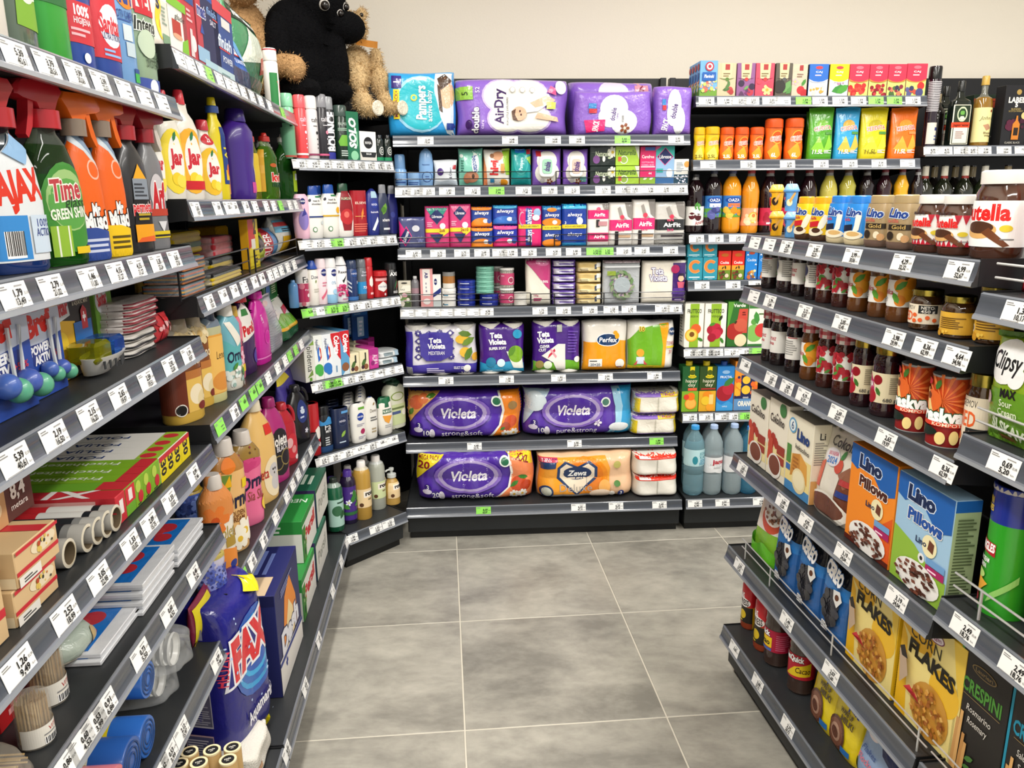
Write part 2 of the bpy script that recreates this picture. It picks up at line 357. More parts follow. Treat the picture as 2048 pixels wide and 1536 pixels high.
def make(key, w, h, d):
    """builds one product with its parts at the origin; later calls copy it"""
    p = PR[key]; K = (key, round(w * 400), round(h * 400), round(d * 400))
    if K in _made:
        r0 = _made[K]; r = r0.copy(); COL.objects.link(r)
        for ch in r0.children:
            c = ch.copy(); COL.objects.link(c); c.parent = r
            for g in ch.children:
                e = g.copy(); COL.objects.link(e); e.parent = c
        for q in ('label', 'group'):
            if q in r: del r[q]
        return r
    art = p.get('art', ()); mt = p.get('mat', 'cd' if p['k'] == 'box' else 'fo' if p['k'] == 'bag' else 'pl')
    if p['k'] == 'box':
        m = M(); ch = p.get('ch', .0012); x, y = w / 2, d / 2
        m.box(-x, -y, 0, x, y, h, p['col'], ch); e = -.0003
        F = dict(art=(lambda a, b, e: (a * x, -y - e, b * h), x, h), aR=(lambda a, b, e: (x + e, a * y, b * h), y, h), aL=(lambda a, b, e: (-x - e, -a * y, b * h), y, h), aT=(lambda a, b, e: (a * x, (b - .5) * d, h + e), x, d))
        ins = lambda f: (lambda a, b, e: f(max(-1, min(1, a)) * .985, .005 + .99 * max(0, min(1, b)), e))
        for q, (f, sx, sy) in F.items():
            if p.get(q): put_art(m, p[q], ins(f), sx, sy, e0=.0004)
        r = m.build(p['n'], mt)
    elif p['k'] == 'bag':
        m = M(); b = Bag(w, d, h, p.get('st', 'pillow'), p.get('lump', 0), len(key), p.get('lh', 0)); b.body(m, p['col']); 
        r = m.build(p['n'], mt); wield(r); m = M()
        if art: put_art(m, art, lambda x, y, e: b.pt(max(-1, min(1, x)), max(0, min(1, y)), e), b.sx, h, .045 if b.lump else .09, .05 if b.lump else .07, .006 if b.lh else .003 if b.lump else .0014, ls=.0003 if w > .15 else .0002); m.build('printed_front', p.get('amat', mt), r)
    else:
        r = empty(p['n'], (0, 0, 0)); b = Rev(w, d, h, p['prof'], p.get('e', 2.), p.get('ns', 26)); m = M(); b.body(m, p['col'])
        m.build('body', mt, r)
        if art: m = M(); put_art(m, art, b.pt, b.sx, h, .11, .06 if len(b.pr) > 4 else 9, .0008); m.build('label', p.get('amat', 'pa'), r)
        for c in p.get('caps', ()):
            z0, z1, r0, r1, cc = c[:5]; m = M(); nm = c[5] if len(c) > 5 else 'cap'; fl = c[6] if len(c) > 6 else 0
            sy = d / w if fl else 1.; k = w / 2
            m.lathe([(h * z0, k * r0), (h * z0 + .001, k * r0 * 1.01), (h * (z1 - (z1 - z0) * .12), k * r1), (h * z1, k * r1 * .86)], cc, 22, sy=sy); m.build(nm, c[7] if len(c) > 7 else 'pl', r)
        if 'trig' in p: trigger(r, w, h, h * b.pr[-1][0], *p['trig'])
        if 'pump' in p: pump(r, w, h, h * b.pr[-1][0], p['pump'])
    if 'extra' in p: p['extra'](r, w, d, h)
    _made[K] = r
    return r
# ---------------------------------------------------------------- shelving bays
class Bay:
    def __init__(s, name, label, O, u, s0, s1, cat='shelving'):
        s.O = Vector(O); s.u = Vector((u[0], u[1], 0)).normalized(); s.n = Vector((s.u.y, -s.u.x, 0)); s.s0, s.s1 = s0, s1
        s.rz = math.atan2(s.u.y, s.u.x); s.r = empty(name, s.O, s.rz, label, cat); s.sh = {}
    def W(s, x, y, z): return s.O + s.u * x - s.n * y + Vector((0, 0, z))
    def shelf(s, k, zb, lo, depth, s0=None, s1=None, thin=0):
        s0 = s.s0 if s0 is None else s0; s1 = s.s1 if s1 is None else s1; m = M(); zt = zb + .043
        m.box(s0 + .002, lo + .001, zb + .012, s1 - .002, lo + depth, zt, '2d2f31', .002)
        o = m.build('shelf', 'st', s.r); o['z'] = zt
        for i, x in enumerate((s0, s1 - .003)):
            m = M(); pr = [(lo - .002, zb + .002), (lo - .002, zt + .004), (lo + depth, zt + .002), (lo + depth, zt - .08), (lo + depth - .05, zt - .08)]
            m.rings([[(x, y, z) for y, z in pr], [(x + .003, y, z) for y, z in pr]], '1c1d1f'); m.build('bracket', 'st', o)
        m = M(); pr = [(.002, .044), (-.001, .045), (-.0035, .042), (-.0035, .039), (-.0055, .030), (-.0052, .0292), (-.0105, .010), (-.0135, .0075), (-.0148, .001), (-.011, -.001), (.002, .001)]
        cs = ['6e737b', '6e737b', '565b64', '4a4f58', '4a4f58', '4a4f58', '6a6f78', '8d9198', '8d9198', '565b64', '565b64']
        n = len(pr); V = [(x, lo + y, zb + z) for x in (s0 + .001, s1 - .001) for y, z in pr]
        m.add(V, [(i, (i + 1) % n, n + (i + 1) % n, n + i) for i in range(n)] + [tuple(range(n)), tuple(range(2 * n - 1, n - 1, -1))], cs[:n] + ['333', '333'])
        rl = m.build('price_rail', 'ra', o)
        s.sh[k] = dict(z=zt, zb=zb, lo=lo, o=o, rail=rl, depth=depth, s0=s0, s1=s1)
    def s_at(s, px, y, z):
        nn = ray(px, 0).cross(ray(px, 1500)); P0 = s.W(0, y, z); return (CAM - P0).dot(nn) / s.u.dot(nn)
    def z_at(s, x, y, py, z=0.):
        a, b = 0., 2.6
        for _ in range(40):
            c = (a + b) / 2
            if proj(s.W(x, y, c))[1] > py: a = c
            else: b = c
        return a
    def tags(s, k, lst):
        """price tickets: 'px:price:second' separated by blanks, g in front = green, * = print too small to read"""
        q = s.sh[k]; zb, lo = q['zb'], q['lo']
        for it in lst.split():
            g = it[0] == 'g'; a = it.lstrip('g').split(':'); x = s.s_at(float(a[0]), lo - .008, zb + .022)
            bg = '8fe05a' if g else 'f2f2f0'; ar = [LN(-.9, .78, -.2, .96, 2, '888'), LN(.15, .84, .92, .95, 1, '999'), LN(-.9, .04, .3, .16, 2, '999')]
            if len(a) > 1: ar += [T(.25, .62, .25, a[1], '1a1a1a', w=.62, b=.03), T(.8, .57, .11, 'EUR', '333', w=.3, b=0)]
            if len(a) > 2: ar += [T(.22, .31, .23, a[2], '1a1a1a', w=.66, b=.03), T(.78, .27, .1, 'kn', '444', w=.2, b=0)]
            if len(a) == 1: ar += [LN(.1, .5, .8, .62, 1, '555'), LN(.2, .28, .8, .4, 1, '555')]
            m = M(); hw = .033
            f = lambda u, v, e: (x + u * hw, lo - .0115 + .0085 * v - .0012 - e, zb + .006 + .034 * v)
            m.add([f(-1, 0, 0), f(1, 0, 0), f(1, 1, 0), f(-1, 1, 0), f(-1, 0, -.0006), f(1, 0, -.0006), f(1, 1, -.0006), f(-1, 1, -.0006)], [(0, 1, 2, 3), (7, 6, 5, 4), (0, 4, 5, 1), (1, 5, 6, 2), (2, 6, 7, 3), (3, 7, 4, 0)], bg)
            put_art(m, ar, f, hw, .034, e0=.0002); m.build('price_tag', 'pa', q['o'], flat=True)
    def fence(s, k, px0, px1, h=.06, wires=3, c='15161a', mt='pl', r=.002, post=True, y=.012):
        q = s.sh[k]; z = q['z']; y = q['lo'] + y; a = s.s_at(px0, y, z) if px0 else q['s0'] + .01; b = s.s_at(px1, y, z) if px1 else q['s1'] - .01
        m = M(); a, b = min(a, b), max(a, b)
        for i in range(wires): m.tube([(a, y, z + .004 + h * (i + (0 if wires > 2 else 1)) / (wires - (1 if wires > 2 else 0))), (b, y, z + .004 + h * (i + (0 if wires > 2 else 1)) / (wires - (1 if wires > 2 else 0)))], r, c)
        for x in ((a, b) if post is True else [a + (b - a) * t for t in post]): m.tube([(x, y, z), (x, y, z + h + .004)], r * 1.25, c)
        m.build('wire_fence', mt, q['o'])
    def frame(s, zt, depth, kick=(.018, .1), lo=0., back='1a1b1d'):
        m = M(); m.box(s.s0 + .002, depth - .02, 0.02, s.s1 - .002, depth, zt, back, .002); m.build('back_panel', 'st', s.r)
        for x in (s.s0, s.s1 - .03):
            m = M(); m.box(x + .001, depth - .045, 0.0, x + .029, depth - .0205, zt, '222326', .002); m.build('upright', 'st', s.r)
        m = M(); m.box(s.s0 + .004, lo + kick[0], .035, s.s1 - .004, depth - .05, kick[1] + .02, '222527', .003); m.build('plinth', 'st', s.r)
        m = M(); m.box(s.s0 + .012, lo + kick[0] + .02, 0, s.s1 - .012, depth - .06, .035, '101112'); m.build('plinth_base', 'st', s.r)
def I(bay, k, key, x0, x1, yt, label, sb=None, rz=0., z=0., w=None, h=None, d=None, grp=None, hid=0, tilt=0., name=None, cat=None):
    """stands product `key` on shelf k; x0..x1 = its width at the foot and yt = its top as read off the photograph, or sizes in metres"""
    p = PR[key]; q = bay.sh[k]; zt = q['z'] + .0006 + z; lo = q['lo']; sb = (.03 if sb is None else sb); q_ = p.get('q', .6)
    if p['k'] == 'rev':
        if x1 is None: xm = x0
        else: xm = (x0 + x1) / 2
        ww = w or .06
        for _ in range(4):
            y = lo + sb + (d or ww * q_) / 2; s = bay.s_at(xm, y, zt); Pc = bay.W(s, y, zt); v = (Pc - CAM); v.z = 0; L = v.length; v /= L; pv = Vector((-v.y, v.x, 0))
            if not w:
                zc = (Pc - CAM).dot(FWD); hw = (x1 - x0) / 2 * zc / FPX; ca = max(.3, abs(FWD.x * v.x + FWD.y * v.y) / math.hypot(FWD.x, FWD.y)); hw *= ca
                ww = 2 * hw / math.sqrt(bay.u.dot(pv) ** 2 + (q_ * bay.n.dot(pv)) ** 2)
        dd = d or ww * q_
    else:
        if w: 
            s = bay.s_at(x0 if x1 is None else (x0 + x1) / 2, lo + sb, zt); ww = w
        else:
            a, b = bay.s_at(x0, lo + sb, zt), bay.s_at(x1, lo + sb, zt); s = (a + b) / 2; ww = abs(b - a)
        dd = d or p.get('d') or ww * q_; y = lo + sb + dd / 2
    hh = h or max(.02, bay.z_at(s, y if p['k'] == 'rev' else lo + sb, yt) - zt)
    r = make(key, ww, hh, dd); r.location = bay.W(s, y, zt); r.rotation_euler = (math.radians(tilt), 0, bay.rz + math.radians(rz))
    if tilt: r.rotation_euler.order = 'XYZ'
    r['label'] = label; r['category'] = cat or p['c']
    if grp: r['group'] = grp
    if name: r.name = name
    return r
def row(bay, k, key, xs, yt, labels, grp=None, **a):
    """several alike products along a shelf, each with its own label"""
    for i, x in enumerate(xs): I(bay, k, key, x[0] if isinstance(x, tuple) else x, x[1] if isinstance(x, tuple) else None, yt[i] if isinstance(yt, (list, tuple)) else yt, labels[i], grp=grp, **a)
def behind(bay, k, key, xm, sb0, n, step, w, h, label, grp, d=None):
    """the rest of a column of products standing behind the front one"""
    for i in range(n): I(bay, k, key, xm, None, None, label, sb=sb0 + step * (i + 1), w=w, h=h, d=d, grp=grp)
# ---------------------------------------------------------------- room
def setting(o, n=None):
    o['kind'] = 'structure'
    if n: o.name = n
    return o
m = M(); m.box(-2.2, -3.0, -.06, 5.0, 4.3, -.0012, 'cdc7b8'); floor = setting(m.build('floor', 'ma'), 'floor')
tm = mat('floor_tile_concrete', .33, .45); nt = tm.node_tree; bs = nt.nodes['Principled BSDF']
geo = nt.nodes.new('ShaderNodeNewGeometry'); mp = nt.nodes.new('ShaderNodeMapping'); mp.inputs['Scale'].default_value = (.75, 1.25, 1)
nt.links.new(geo.outputs['Position'], mp.inputs[0])
oi = nt.nodes.new('ShaderNodeObjectInfo'); ad = nt.nodes.new('ShaderNodeVectorMath'); ad.operation = 'MULTIPLY_ADD'; ad.inputs[1].default_value = (37, 19, 53)
cmb = nt.nodes.new('ShaderNodeCombineXYZ'); [nt.links.new(oi.outputs['Random'], cmb.inputs[i]) for i in range(3)]
nt.links.new(cmb.outputs[0], ad.inputs[0]); nt.links.new(mp.outputs[0], ad.inputs[2])
def nz(sc, det, dis=0):
    n = nt.nodes.new('ShaderNodeTexNoise'); n.inputs['Scale'].default_value = sc; n.inputs['Detail'].default_value = det; n.inputs['Distortion'].default_value = dis; n.inputs['Roughness'].default_value = .62
    nt.links.new(ad.outputs[0], n.inputs['Vector']); return n
n1, n2 = nz(3.2, 7, .4), nz(19, 6, .2)
rp = nt.nodes.new('ShaderNodeValToRGB'); rp.color_ramp.elements[0].position = .36; rp.color_ramp.elements[0].color = hx('7f7c74'); rp.color_ramp.elements[1].position = .66; rp.color_ramp.elements[1].color = hx('b6b2a6')
mxn = nt.nodes.new('ShaderNodeMix'); mxn.inputs[0].default_value = .3
nt.links.new(n1.outputs['Fac'], mxn.inputs[2]); nt.links.new(n2.outputs['Fac'], mxn.inputs[3]); nt.links.new(mxn.outputs[0], rp.inputs[0]); nt.links.new(rp.outputs[0], bs.inputs['Base Color'])
MT['ti'] = tm
TY = math.radians(4.8996); tu = Vector((math.cos(TY), math.sin(TY), 0)); tv = Vector((-math.sin(TY), math.cos(TY), 0)); TO = Vector((-.249, 3.1607, 0))
m = M(); g = .0023; m.box(g, g, -.008, .6 - g, .6 - g, 0, '999', .0012); t0 = m.build('tile', 'ti', floor); first = True
for i in range(-2, 4):
    for j in range(-6, 2):
        o = t0 if first else t0.copy()
        if not first: COL.objects.link(o); o.parent = floor
        first = False; o.location = TO + tu * (.6 * i) + tv * (.6 * j); o.rotation_euler = (0, 0, TY)
wp = mat('painted_wall', .8, .25, bump=.06, bscale=90)
MT['wp'] = wp
def slab(n, a, b, c): m = M(); m.box(*a, *b, c); return setting(m.build(n, 'wp', flat=True), n)
# ---------------------------------------------------------------- shelving
tb = math.radians(3.3); ub = (math.cos(tb), math.sin(tb)); OB = floor_pt(1090, 1070) + Vector((math.sin(tb), -math.cos(tb), 0)) * .02
tl = math.radians(-4.64); ul = (math.sin(tl), math.cos(tl)); OL = floor_pt(650, 1238, .12) - Vector((0, 0, .12))
trr = math.radians(-6.208); ur = (-math.sin(trr), -math.cos(trr)); OR = floor_pt(1520, 1381, .12) - Vector((0, 0, .12))
OD = floor_pt(695.8, 1089.6, .12) - Vector((0, 0, .12)); d2 = floor_pt(812.5, 1042, .12) - OD; ud = (d2.x, d2.y)
wb = slab('wall_back', (-2.4, 0, 0), (5, .1, 3.0), 'e9e2d4'); wb.location = OB + Vector((-math.sin(tb), math.cos(tb), 0)) * .66 + Vector((0, 0, 0)); wb.location.z = 0; wb.rotation_euler = (0, 0, tb)
wl = slab('wall_left', (-4.6, 0, 0), (1.4, .1, 3.0), 'e9e2d4'); wl.location = (OL.x - .72, OL.y, 0); wl.rotation_euler = (0, 0, math.atan2(ul[1], ul[0]))
ce = slab('ceiling', (-2.4, -3.2, 2.9), (5, 4.4, 3.0), 'eee9df')
A = Bay('gondola_bay', 'near left dark shelving bay stocked with cleaners, foil rolls and bin bags', OL, ul, -2.0, -.692)
Fb = Bay('gondola_bay', 'far left dark shelving bay stocked with dish soap, softeners and washing powder', OL, ul, -.688, .635)
D = Bay('corner_bay', 'narrow diagonal corner shelving bay stocked with toiletries', OD, ud, 0.0, .317)
B = Bay('wall_bay', 'dark wall shelving bay stocked with nappies, pads and toilet paper', OB, ub, -.625, .625)
K = Bay('wall_bay', 'dark wall shelving bay stocked with tea, juice and water', OB, ub, .64, 1.64)
L = Bay('wall_bay', 'dark wall shelving bay stocked with spirits at the right', OB, ub, 1.652, 2.9)
Rb = Bay('gondola_bay', 'right island shelving bay stocked with spreads, jams and cereal', OR, ur, -.283, .678)
Qb = Bay('gondola_bay', 'nearest right shelving bay with chrome wire guards and crisps', OR, ur, .688, 1.69)
for k, z in (('1', 1.666), ('2', 1.369), ('3', 1.172), ('4', .926), ('5', .73), ('6', .478)): A.shelf(k, z, .10, .42)
A.shelf('7', .12, 0, .5); A.frame(2.1, .56)
for k, z in (('1', 1.768), ('2', 1.463), ('3', 1.257), ('4', .966), ('5', .545)): Fb.shelf(k, z, .10, .42)
Fb.shelf('6', .12, 0, .5, s1=.597); Fb.frame(2.1, .56)
for k, z in (('1', 1.611), ('2', 1.315), ('3', 1.056), ('4', .757), ('5', .447)): D.shelf(k, z, .10, .36, -.05, .415)
D.shelf('6', .12, 0, .46)
m = M(); m.box(-.2, .26, 1.83, .62, .475, 1.86, '161719', .002); m.build('top_board', 'st', D.r)
for k, z in (('1', 1.714), ('2', 1.51), ('3', 1.251), ('4', .996), ('5', .691), ('6', .381)): B.shelf(k, z, .12, .42)
B.shelf('7', .117, 0, .54)
for k, z in (('1', 1.867), ('2', 1.61), ('3', 1.30), ('4', 1.097), ('5', .794), ('6', .4915)): K.shelf(k, z, .12, .42)
K.shelf('7', .117, 0, .54)
L.shelf('1', 1.662, .12, .42); L.shelf('2', 1.30, .12, .42); L.shelf('3', .9, .12, .42); L.shelf('4', .117, 0, .54)
for b in (B, K, L): b.frame(2.045, .6)
m = M(); m.box(-.33, .475, .02, .77, .495, 2.05, '17181a', .002); m.build('back_panel', 'st', D.r)
m = M(); m.box(.004, .018, .035, .313, .45, .12, '222527', .003); m.build('plinth', 'st', D.r)
m = M(); m.box(.012, .038, 0, .305, .44, .035, '101112'); m.build('plinth_base', 'st', D.r)
for k, z in (('1', 1.354), ('2', 1.207), ('3', 1.004), ('4', .70), ('5', .398), ('6', .12)): Rb.shelf(k, z, 0, .42)
for k, z in (('1', 1.303), ('3', 1.06), ('4', .748), ('5', .40), ('6', .12)): Qb.shelf(k, z, 0, .42)
for b in (Rb, Qb): b.frame(1.40, .46)
# ================================================================ wall bay: nappies, wipes, pads, tissue
PU, VI, PK = '8a63c4', '4a2a94', 'd8246f'
def bagp(key, n, c, col, art, **a): prod(key, n, c, 'bag', col=col, art=art, **a)
def boxp(key, n, c, col, art, **a): prod(key, n, c, 'box', col=col, art=art, **a)
def botp(key, n, c, col, art, prof, **a): prod(key, n, c, 'rev', col=col, art=art, prof=prof, **a)
BABY = lambda x, y, r, hair='5a3a28': ('m', [C(x, y, r, 'e0ab8a'), ('p', [(x - r * .9, y + r * .4), (x + r * .9, y + r * .4), (x + r * .6, y + r * 1.0), (x - r * .6, y + r * 1.0)], hair), C(x - r * .3, y + r * .1, r * .12, '422'), C(x + r * .3, y + r * .1, r * .12, '422'), E(x, y - r * .4, r * .3, r * .14, 'b4524a')])
bagp('nappy_blue', 'nappy_pack', 'nappies', '2f9fe0', [E(.0, .5, .78, .44, '9fd6f2'), E(.02, .5, .72, .4, '1fb5c4'), P([(.45, 1), (1, 1), (1, 0), (.75, .05), (.55, .3), (.4, .7)], 'd9e6ee'), E(.74, .66, .24, .24, 'e2b08e'), P([(.5, .88), (.72, .95), (.95, .84), (.6, .7)], '4a3528'), P([(.5, .8), (.52, .4), (.62, .36), (.58, .75)], '4a3528'), R(-.86, .74, -.56, .93, '3a2f80'), T(-.7, .83, .1, '1', 'fff', r=90), R(-.8, .27, -.62, .72, 'f4dc2c'), T(-.71, .5, .05, 'MAXI PACK+', '824', r=90, w=.4), T(.0, .52, .15, 'Pampers', 'fff', r=90, w=.52, b=.03, sh=.1), T(.24, .47, .08, 'active baby', 'e6fbff', r=90, w=.48), ('m', [C(-.2, .6, .05, 'f4dc2c'), C(-.2, .6, .03, '1fb5c4')]), R(.74, .1, 1, .2, '27408f')], st='soft', q=.55, mat='fo')
bagp('nappy_airdry', 'nappy_pack', 'nappies', PU, [E(-.15, .68, .38, .3, 'c9b4e6'), E(.25, .72, .36, .28, 'c9b4e6'), E(-.1, .3, .36, .26, 'c9b4e6'), E(.3, .3, .4, .26, 'c9b4e6'), E(-.15, .68, .35, .27, 'efece4'), E(.25, .72, .33, .25, 'efece4'), E(-.1, .3, .33, .23, 'efece4'), E(.3, .3, .36, .23, 'efece4'), R(-.3, .2, .5, .8, 'efece4'), T(-.24, .5, .155, 'AirDry', '3a1a5c', r=90, w=.6, b=.03), T(-.09, .42, .03, 'FOR LITTLE EXPLORERS', '666', r=90), R(-.98, .62, -.68, .84, '8fc04a'), T(-.82, .72, .1, '5', '2a3a1a', r=90), T(-.6, .78, .07, '52', 'e6d8f6', r=90), T(-.66, .27, .12, 'double', 'fff', r=90, w=.44, o='3a1a5c', b=.03), T(-.54, .2, .06, 'care', 'd9c8f0', r=90), E(-.78, .2, .06, .08, '3a1a5c'), ('m', [C(x, .78, .05, 'b9b6ae') for x in (.0, .17, .34)] + [C(x, .78, .04, 'efece4') for x in (.0, .17, .34)]), P([(.1, .5), (.3, .6), (.62, .72), (.7, .6), (.45, .42), (.15, .38)], 'f4f2ee'), P([(.3, .56), (.6, .7), (.75, .62), (.68, .55), (.4, .48)], 'e2b394'), P([(.45, .4), (.8, .32), (.82, .24), (.4, .3)], 'e2b394'), E(.12, .38, .13, .12, 'e2b394'), P([(-.02, .42), (.0, .28), (.1, .25), (.04, .36), (.06, .46)], '5a3a28'), E(.15, .36, .015, .02, '422'), E(.13, .42, .015, .02, '422'), P([(.6, .75), (.76, .7), (.74, .82), (.66, .86)], 'd8447f'), R(.6, .46, .76, .58, 'b8cf3a'), E(.84, .84, .1, .12, 'e8e6e6')], st='soft', q=.5, mat='fo')
bagp('nappy_six', 'nappy_pack', 'nappies', PU, [E(0, .8, .35, .2, 'd8c8ea'), R(.5, .72, .82, .98, 'c98a9a'), T(.66, .84, .16, '6', '7a1f3a')], st='soft', q=.6, mat='fo')
CARE = [E(.0, .62, .36, .3, 'efeff2'), E(.25, .3, .34, .28, 'efeff2'), E(-.1, .42, .3, .24, 'efeff2'), T(-.02, .48, .11, 'double', '4a2a7a', r=80, w=.3, b=.03), T(.08, .44, .05, 'care', '7a5aaa', r=80), LN(.2, .3, .26, .6, 1, '999'), FL(.28, .16, .12, '8a4a2a', 'e8d8c0', 5), P([(-.72, .06), (-.25, .1), (-.22, .36), (-.76, .34)], 'e0246f'), T(-.47, .21, .13, '5PACK', 'fff', r=78, w=.24, b=.03), R(-.66, .6, -.46, .72, '2f7fc0'), R(-.64, .5, -.44, .6, 'c0303a')]
bagp('wipes_five', 'wipes_multipack', 'wipes', PU, CARE, st='soft', q=.5, mat='wr')
bagp('wipes_five_s', 'wipes_multipack', 'wipes', PU, CARE[:4] + CARE[8:], st='soft', q=.7, mat='wr')
I(B, '1', 'nappy_blue', 776, 912, 141, 'bright blue and turquoise nappy pack with baby photo, leftmost on top shelf')
I(B, '1', 'nappy_airdry', 912, 1138, 154, 'wide purple nappy pack with white cloud panel and lying baby')
I(B, '1', 'nappy_six', 1140, 1310, 160, 'purple nappy pack marked 6, behind the five-pack of wipes', sb=.13)
I(B, '1', 'wipes_five', 1150, 1304, 181, 'purple crumpled multipack of baby wipes in front of the nappy pack marked 6', sb=.015, d=.1)
I(B, '1', 'wipes_five_s', 1310, 1384, 171, 'small upright purple bag of baby wipes at right end of the nappy shelf', sb=.015, d=.1)
def lid(r, w, d, h, c='f2efe8', c2='9fd0b4'):
    m = M(); y = -d / 2; R0 = lambda a, b, dy: [(a * math.copysign(abs(math.sin(t)) ** .45, math.sin(t)), y - dy, h * .52 + b * math.copysign(abs(math.cos(t)) ** .45, math.cos(t))) for t in [6.2832 * i / 24 for i in range(24)]]
    m.rings([R0(w * .27, h * .29, -.01), R0(w * .27, h * .29, .004), R0(w * .25, h * .27, .007)], c); m.rings([R0(w * .17, h * .2, .0071), R0(w * .16, h * .19, .009)], c2)
    put_art(m, [T(0, .5, .5, 'double', '4a2a7a', r=80, w=.8, b=.03)], lambda u, v, e: (u * w * .14, y - .0092 - e, h * .36 + v * h * .32), w * .14, h * .32); m.build('flip_lid', 'pl', r)
# bottles, jars and wipes on the second shelf
SKY = '7fa9d8'
botp('rollon', 'deodorant', 'toiletries', SKY, [LN(-.7, .12, .7, .3, 2, '2a4a8a')], 'rollon', q=1., caps=[(.56, 1, .8, .78, '6f99c8')])
botp('creamjar', 'cream_jar', 'toiletries', SKY, [LN(-.6, .15, .6, .4, 2, '2a4a8a')], 'tubs', q=1., caps=[(.6, 1, 1.04, 1.0, '8fb6e0', 'lid')])
botp('babylotion', 'lotion_bottle', 'toiletries', SKY, [T(.0, .58, .035, 'becutan', '2a4a8a', w=.8), C(.1, .26, .14, '2a4a8a'), C(.1, .26, .12, SKY), LN(-.1, .2, .5, .3, 2, '3a5a9a')], 'oval', q=.55)
WP = dict(st='pillow', q=.5)
bagp('wipes_cream', 'wipes_pack', 'wipes', 'e6ecf2', [E(-.45, .55, .3, .14, '4a2f7a'), T(-.45, .55, .06, 'violeta', 'fff', w=.4), T(.45, .5, .1, '& Cream', '556', r=90, w=.4), R(.65, .64, .95, .8, 'b0303a'), WV(0, .22, 'c9d6e2', .03)], **WP)
bagp('wipes_teal', 'wipes_pack', 'wipes', '7fc8b4', [E(.4, .6, .3, .28, 'f0f2ec'), T(.4, .6, .13, 'becutan', '3a5a9a', r=-82, w=.42, b=.03), C(-.75, .8, .05, 'e8f4ee'), LN(-.8, .4, -.5, .72, 5, '3a7a6a'), E(.05, .25, .6, .15, 'c98a6a'), E(-.3, .2, .3, .12, 'b87a5a'), E(.2, .27, .12, .06, '4a3428'), DOT(.2, .72, .9, .95, 6, 'eafaf2', .025)], **WP)
bagp('wipes_higi', 'wipes_pack', 'wipes', 'f2efe6', [P([(.4, 1), (1, 1), (1, .3), (.7, .3), (.5, .7)], '9cc83a'), P([(-1, 0), (-.7, 0), (-.8, .5), (-1, .8)], 'e88a5a'), E(.1, .82, .42, .12, 'd8a07a'), C(-.35, .82, .06, '9a6a4a'), T(-.2, .5, .22, 'higi', 'd8242a', r=88, w=.4, b=.04), R(-.5, .1, -.2, .22, '3a8fc0'), E(.5, .1, .35, .09, 'f0a02a'), R(-.15, .02, .3, .24, 'f4f2ec'), R(.3, .35, .6, .6, 'e8a05a')], **WP)
bagp('wipes_pamp', 'wipes_pack', 'wipes', '1f9c9c', [E(.0, .6, .7, .3, '3ab4b0'), E(0, .6, .6, .25, '1f9c9c'), T(0, .6, .1, 'Pampers', 'dff', r=85, w=.34), R(.55, .85, .95, .98, 'b0303a'), P([(.5, .75), (1, .8), (1, .55)], '8fc84a'), R(-.6, .9, .4, 1, '2f7fd0'), WV(0, .22, '15888a', .03)], **WP)
for kk, c2 in (('a', '9fd0b4'), ('b', 'e0c0b0')):
    bagp('wipes_lid' + kk, 'wipes_pack', 'wipes', PU, [E(0, .68, .7, .28, 'f0ece4'), E(-.2, .35, .6, .26, 'f0ece4'), E(.3, .35, .55, .26, 'f0ece4'), R(-.75, .8, -.4, .95, 'c0303a') if kk == 'a' else R(.3, .1, .85, .24, '5a9a94'), FL(.2, .12, .09, '8a4a2a', 'e8d8c0', 5), C(-.3, .14, .07, 'c8c4c4')], extra=(lambda c: lambda r, w, d, h: lid(r, w, d, h, c2=c))(c2), **WP)
boxp('pads_black', 'pad_box', 'sanitary pads', '16241f', [T(.0, .62, .26, 'Naturella', 'd9e4c0', w=1.2, sh=.2), E(-.5, .32, .28, .22, '7a4a8a'), E(.1, .36, .12, .16, 'f2f0e6'), FL(.8, .7, .3, 'e8ead8', 'd0b030', 7), E(.55, .4, .14, .05, 'c8d8b0')], q=.5, mat='fo')
boxp('pads_green', 'pad_box', 'sanitary pads', 'a8cf3e', [T(-.05, .68, .26, 'Naturella', '2a4a2a', w=1.5, sh=.2), C(-.3, .3, .22, 'e8efe0'), C(-.3, .3, .17, '9ab84a'), R(-.8, .22, -.52, .46, 'd8604a'), P([(.6, 1), (1, 1), (1, .3)], 'd8dcc8')], q=.5, mat='fo')
boxp('pads_pink', 'pad_box', 'sanitary pads', 'd82a68', [T(0, .74, .08, 'Carefree', 'fff', w=1.6), T(0, .59, .04, 'COTTON FEEL', 'fbd', w=1.6), T(0, .52, .04, 'NORMAL BUDE', 'fbd', w=1.6), R(-.9, .46, .9, .485, 'fff'), R(-.4, .9, .9, .99, '4a6ab0'), R(-1, 0, 1, .2, '8fb83a'), T(.3, .3, .06, '44', 'fff'), LF(-.6, .14, .12, 20, 'f0f0e0'), LF(.2, .14, .12, 20, 'f0f0e0')], q=.6)
boxp('pads_libr', 'pad_box', 'sanitary pads', '8fb4d8', [R(-1, .72, 1, 1, '3ab0a8'), P([(-1, .9), (-.4, 1), (-1, 1)], 'e8609a'), P([(0, .97), (.9, .73), (0, .5), (-.9, .73)], 'd8508a'), P([(0, .95), (.82, .73), (0, .52), (-.82, .73)], '1f2a60'), T(0, .73, .09, 'Libresse', 'fff', w=1.3, sh=.15), R(-.9, .32, -.2, .42, '2fa8a0'), E(.5, .3, .35, .12, 'e8eef2'), R(-1, 0, 1, .2, '3a6aa0')], q=.6)
boxp('pads_small', 'swab_box', 'toiletries', 'e8e6de', [LN(-.7, .5, .3, .9, 7, '8a9aa8'), C(.75, .8, .12, 'e0a050'), R(-1, 0, 1, .4, '27485a'), DOT(-.8, .06, .8, .36, 24, 'eef', .03)], q=.6)
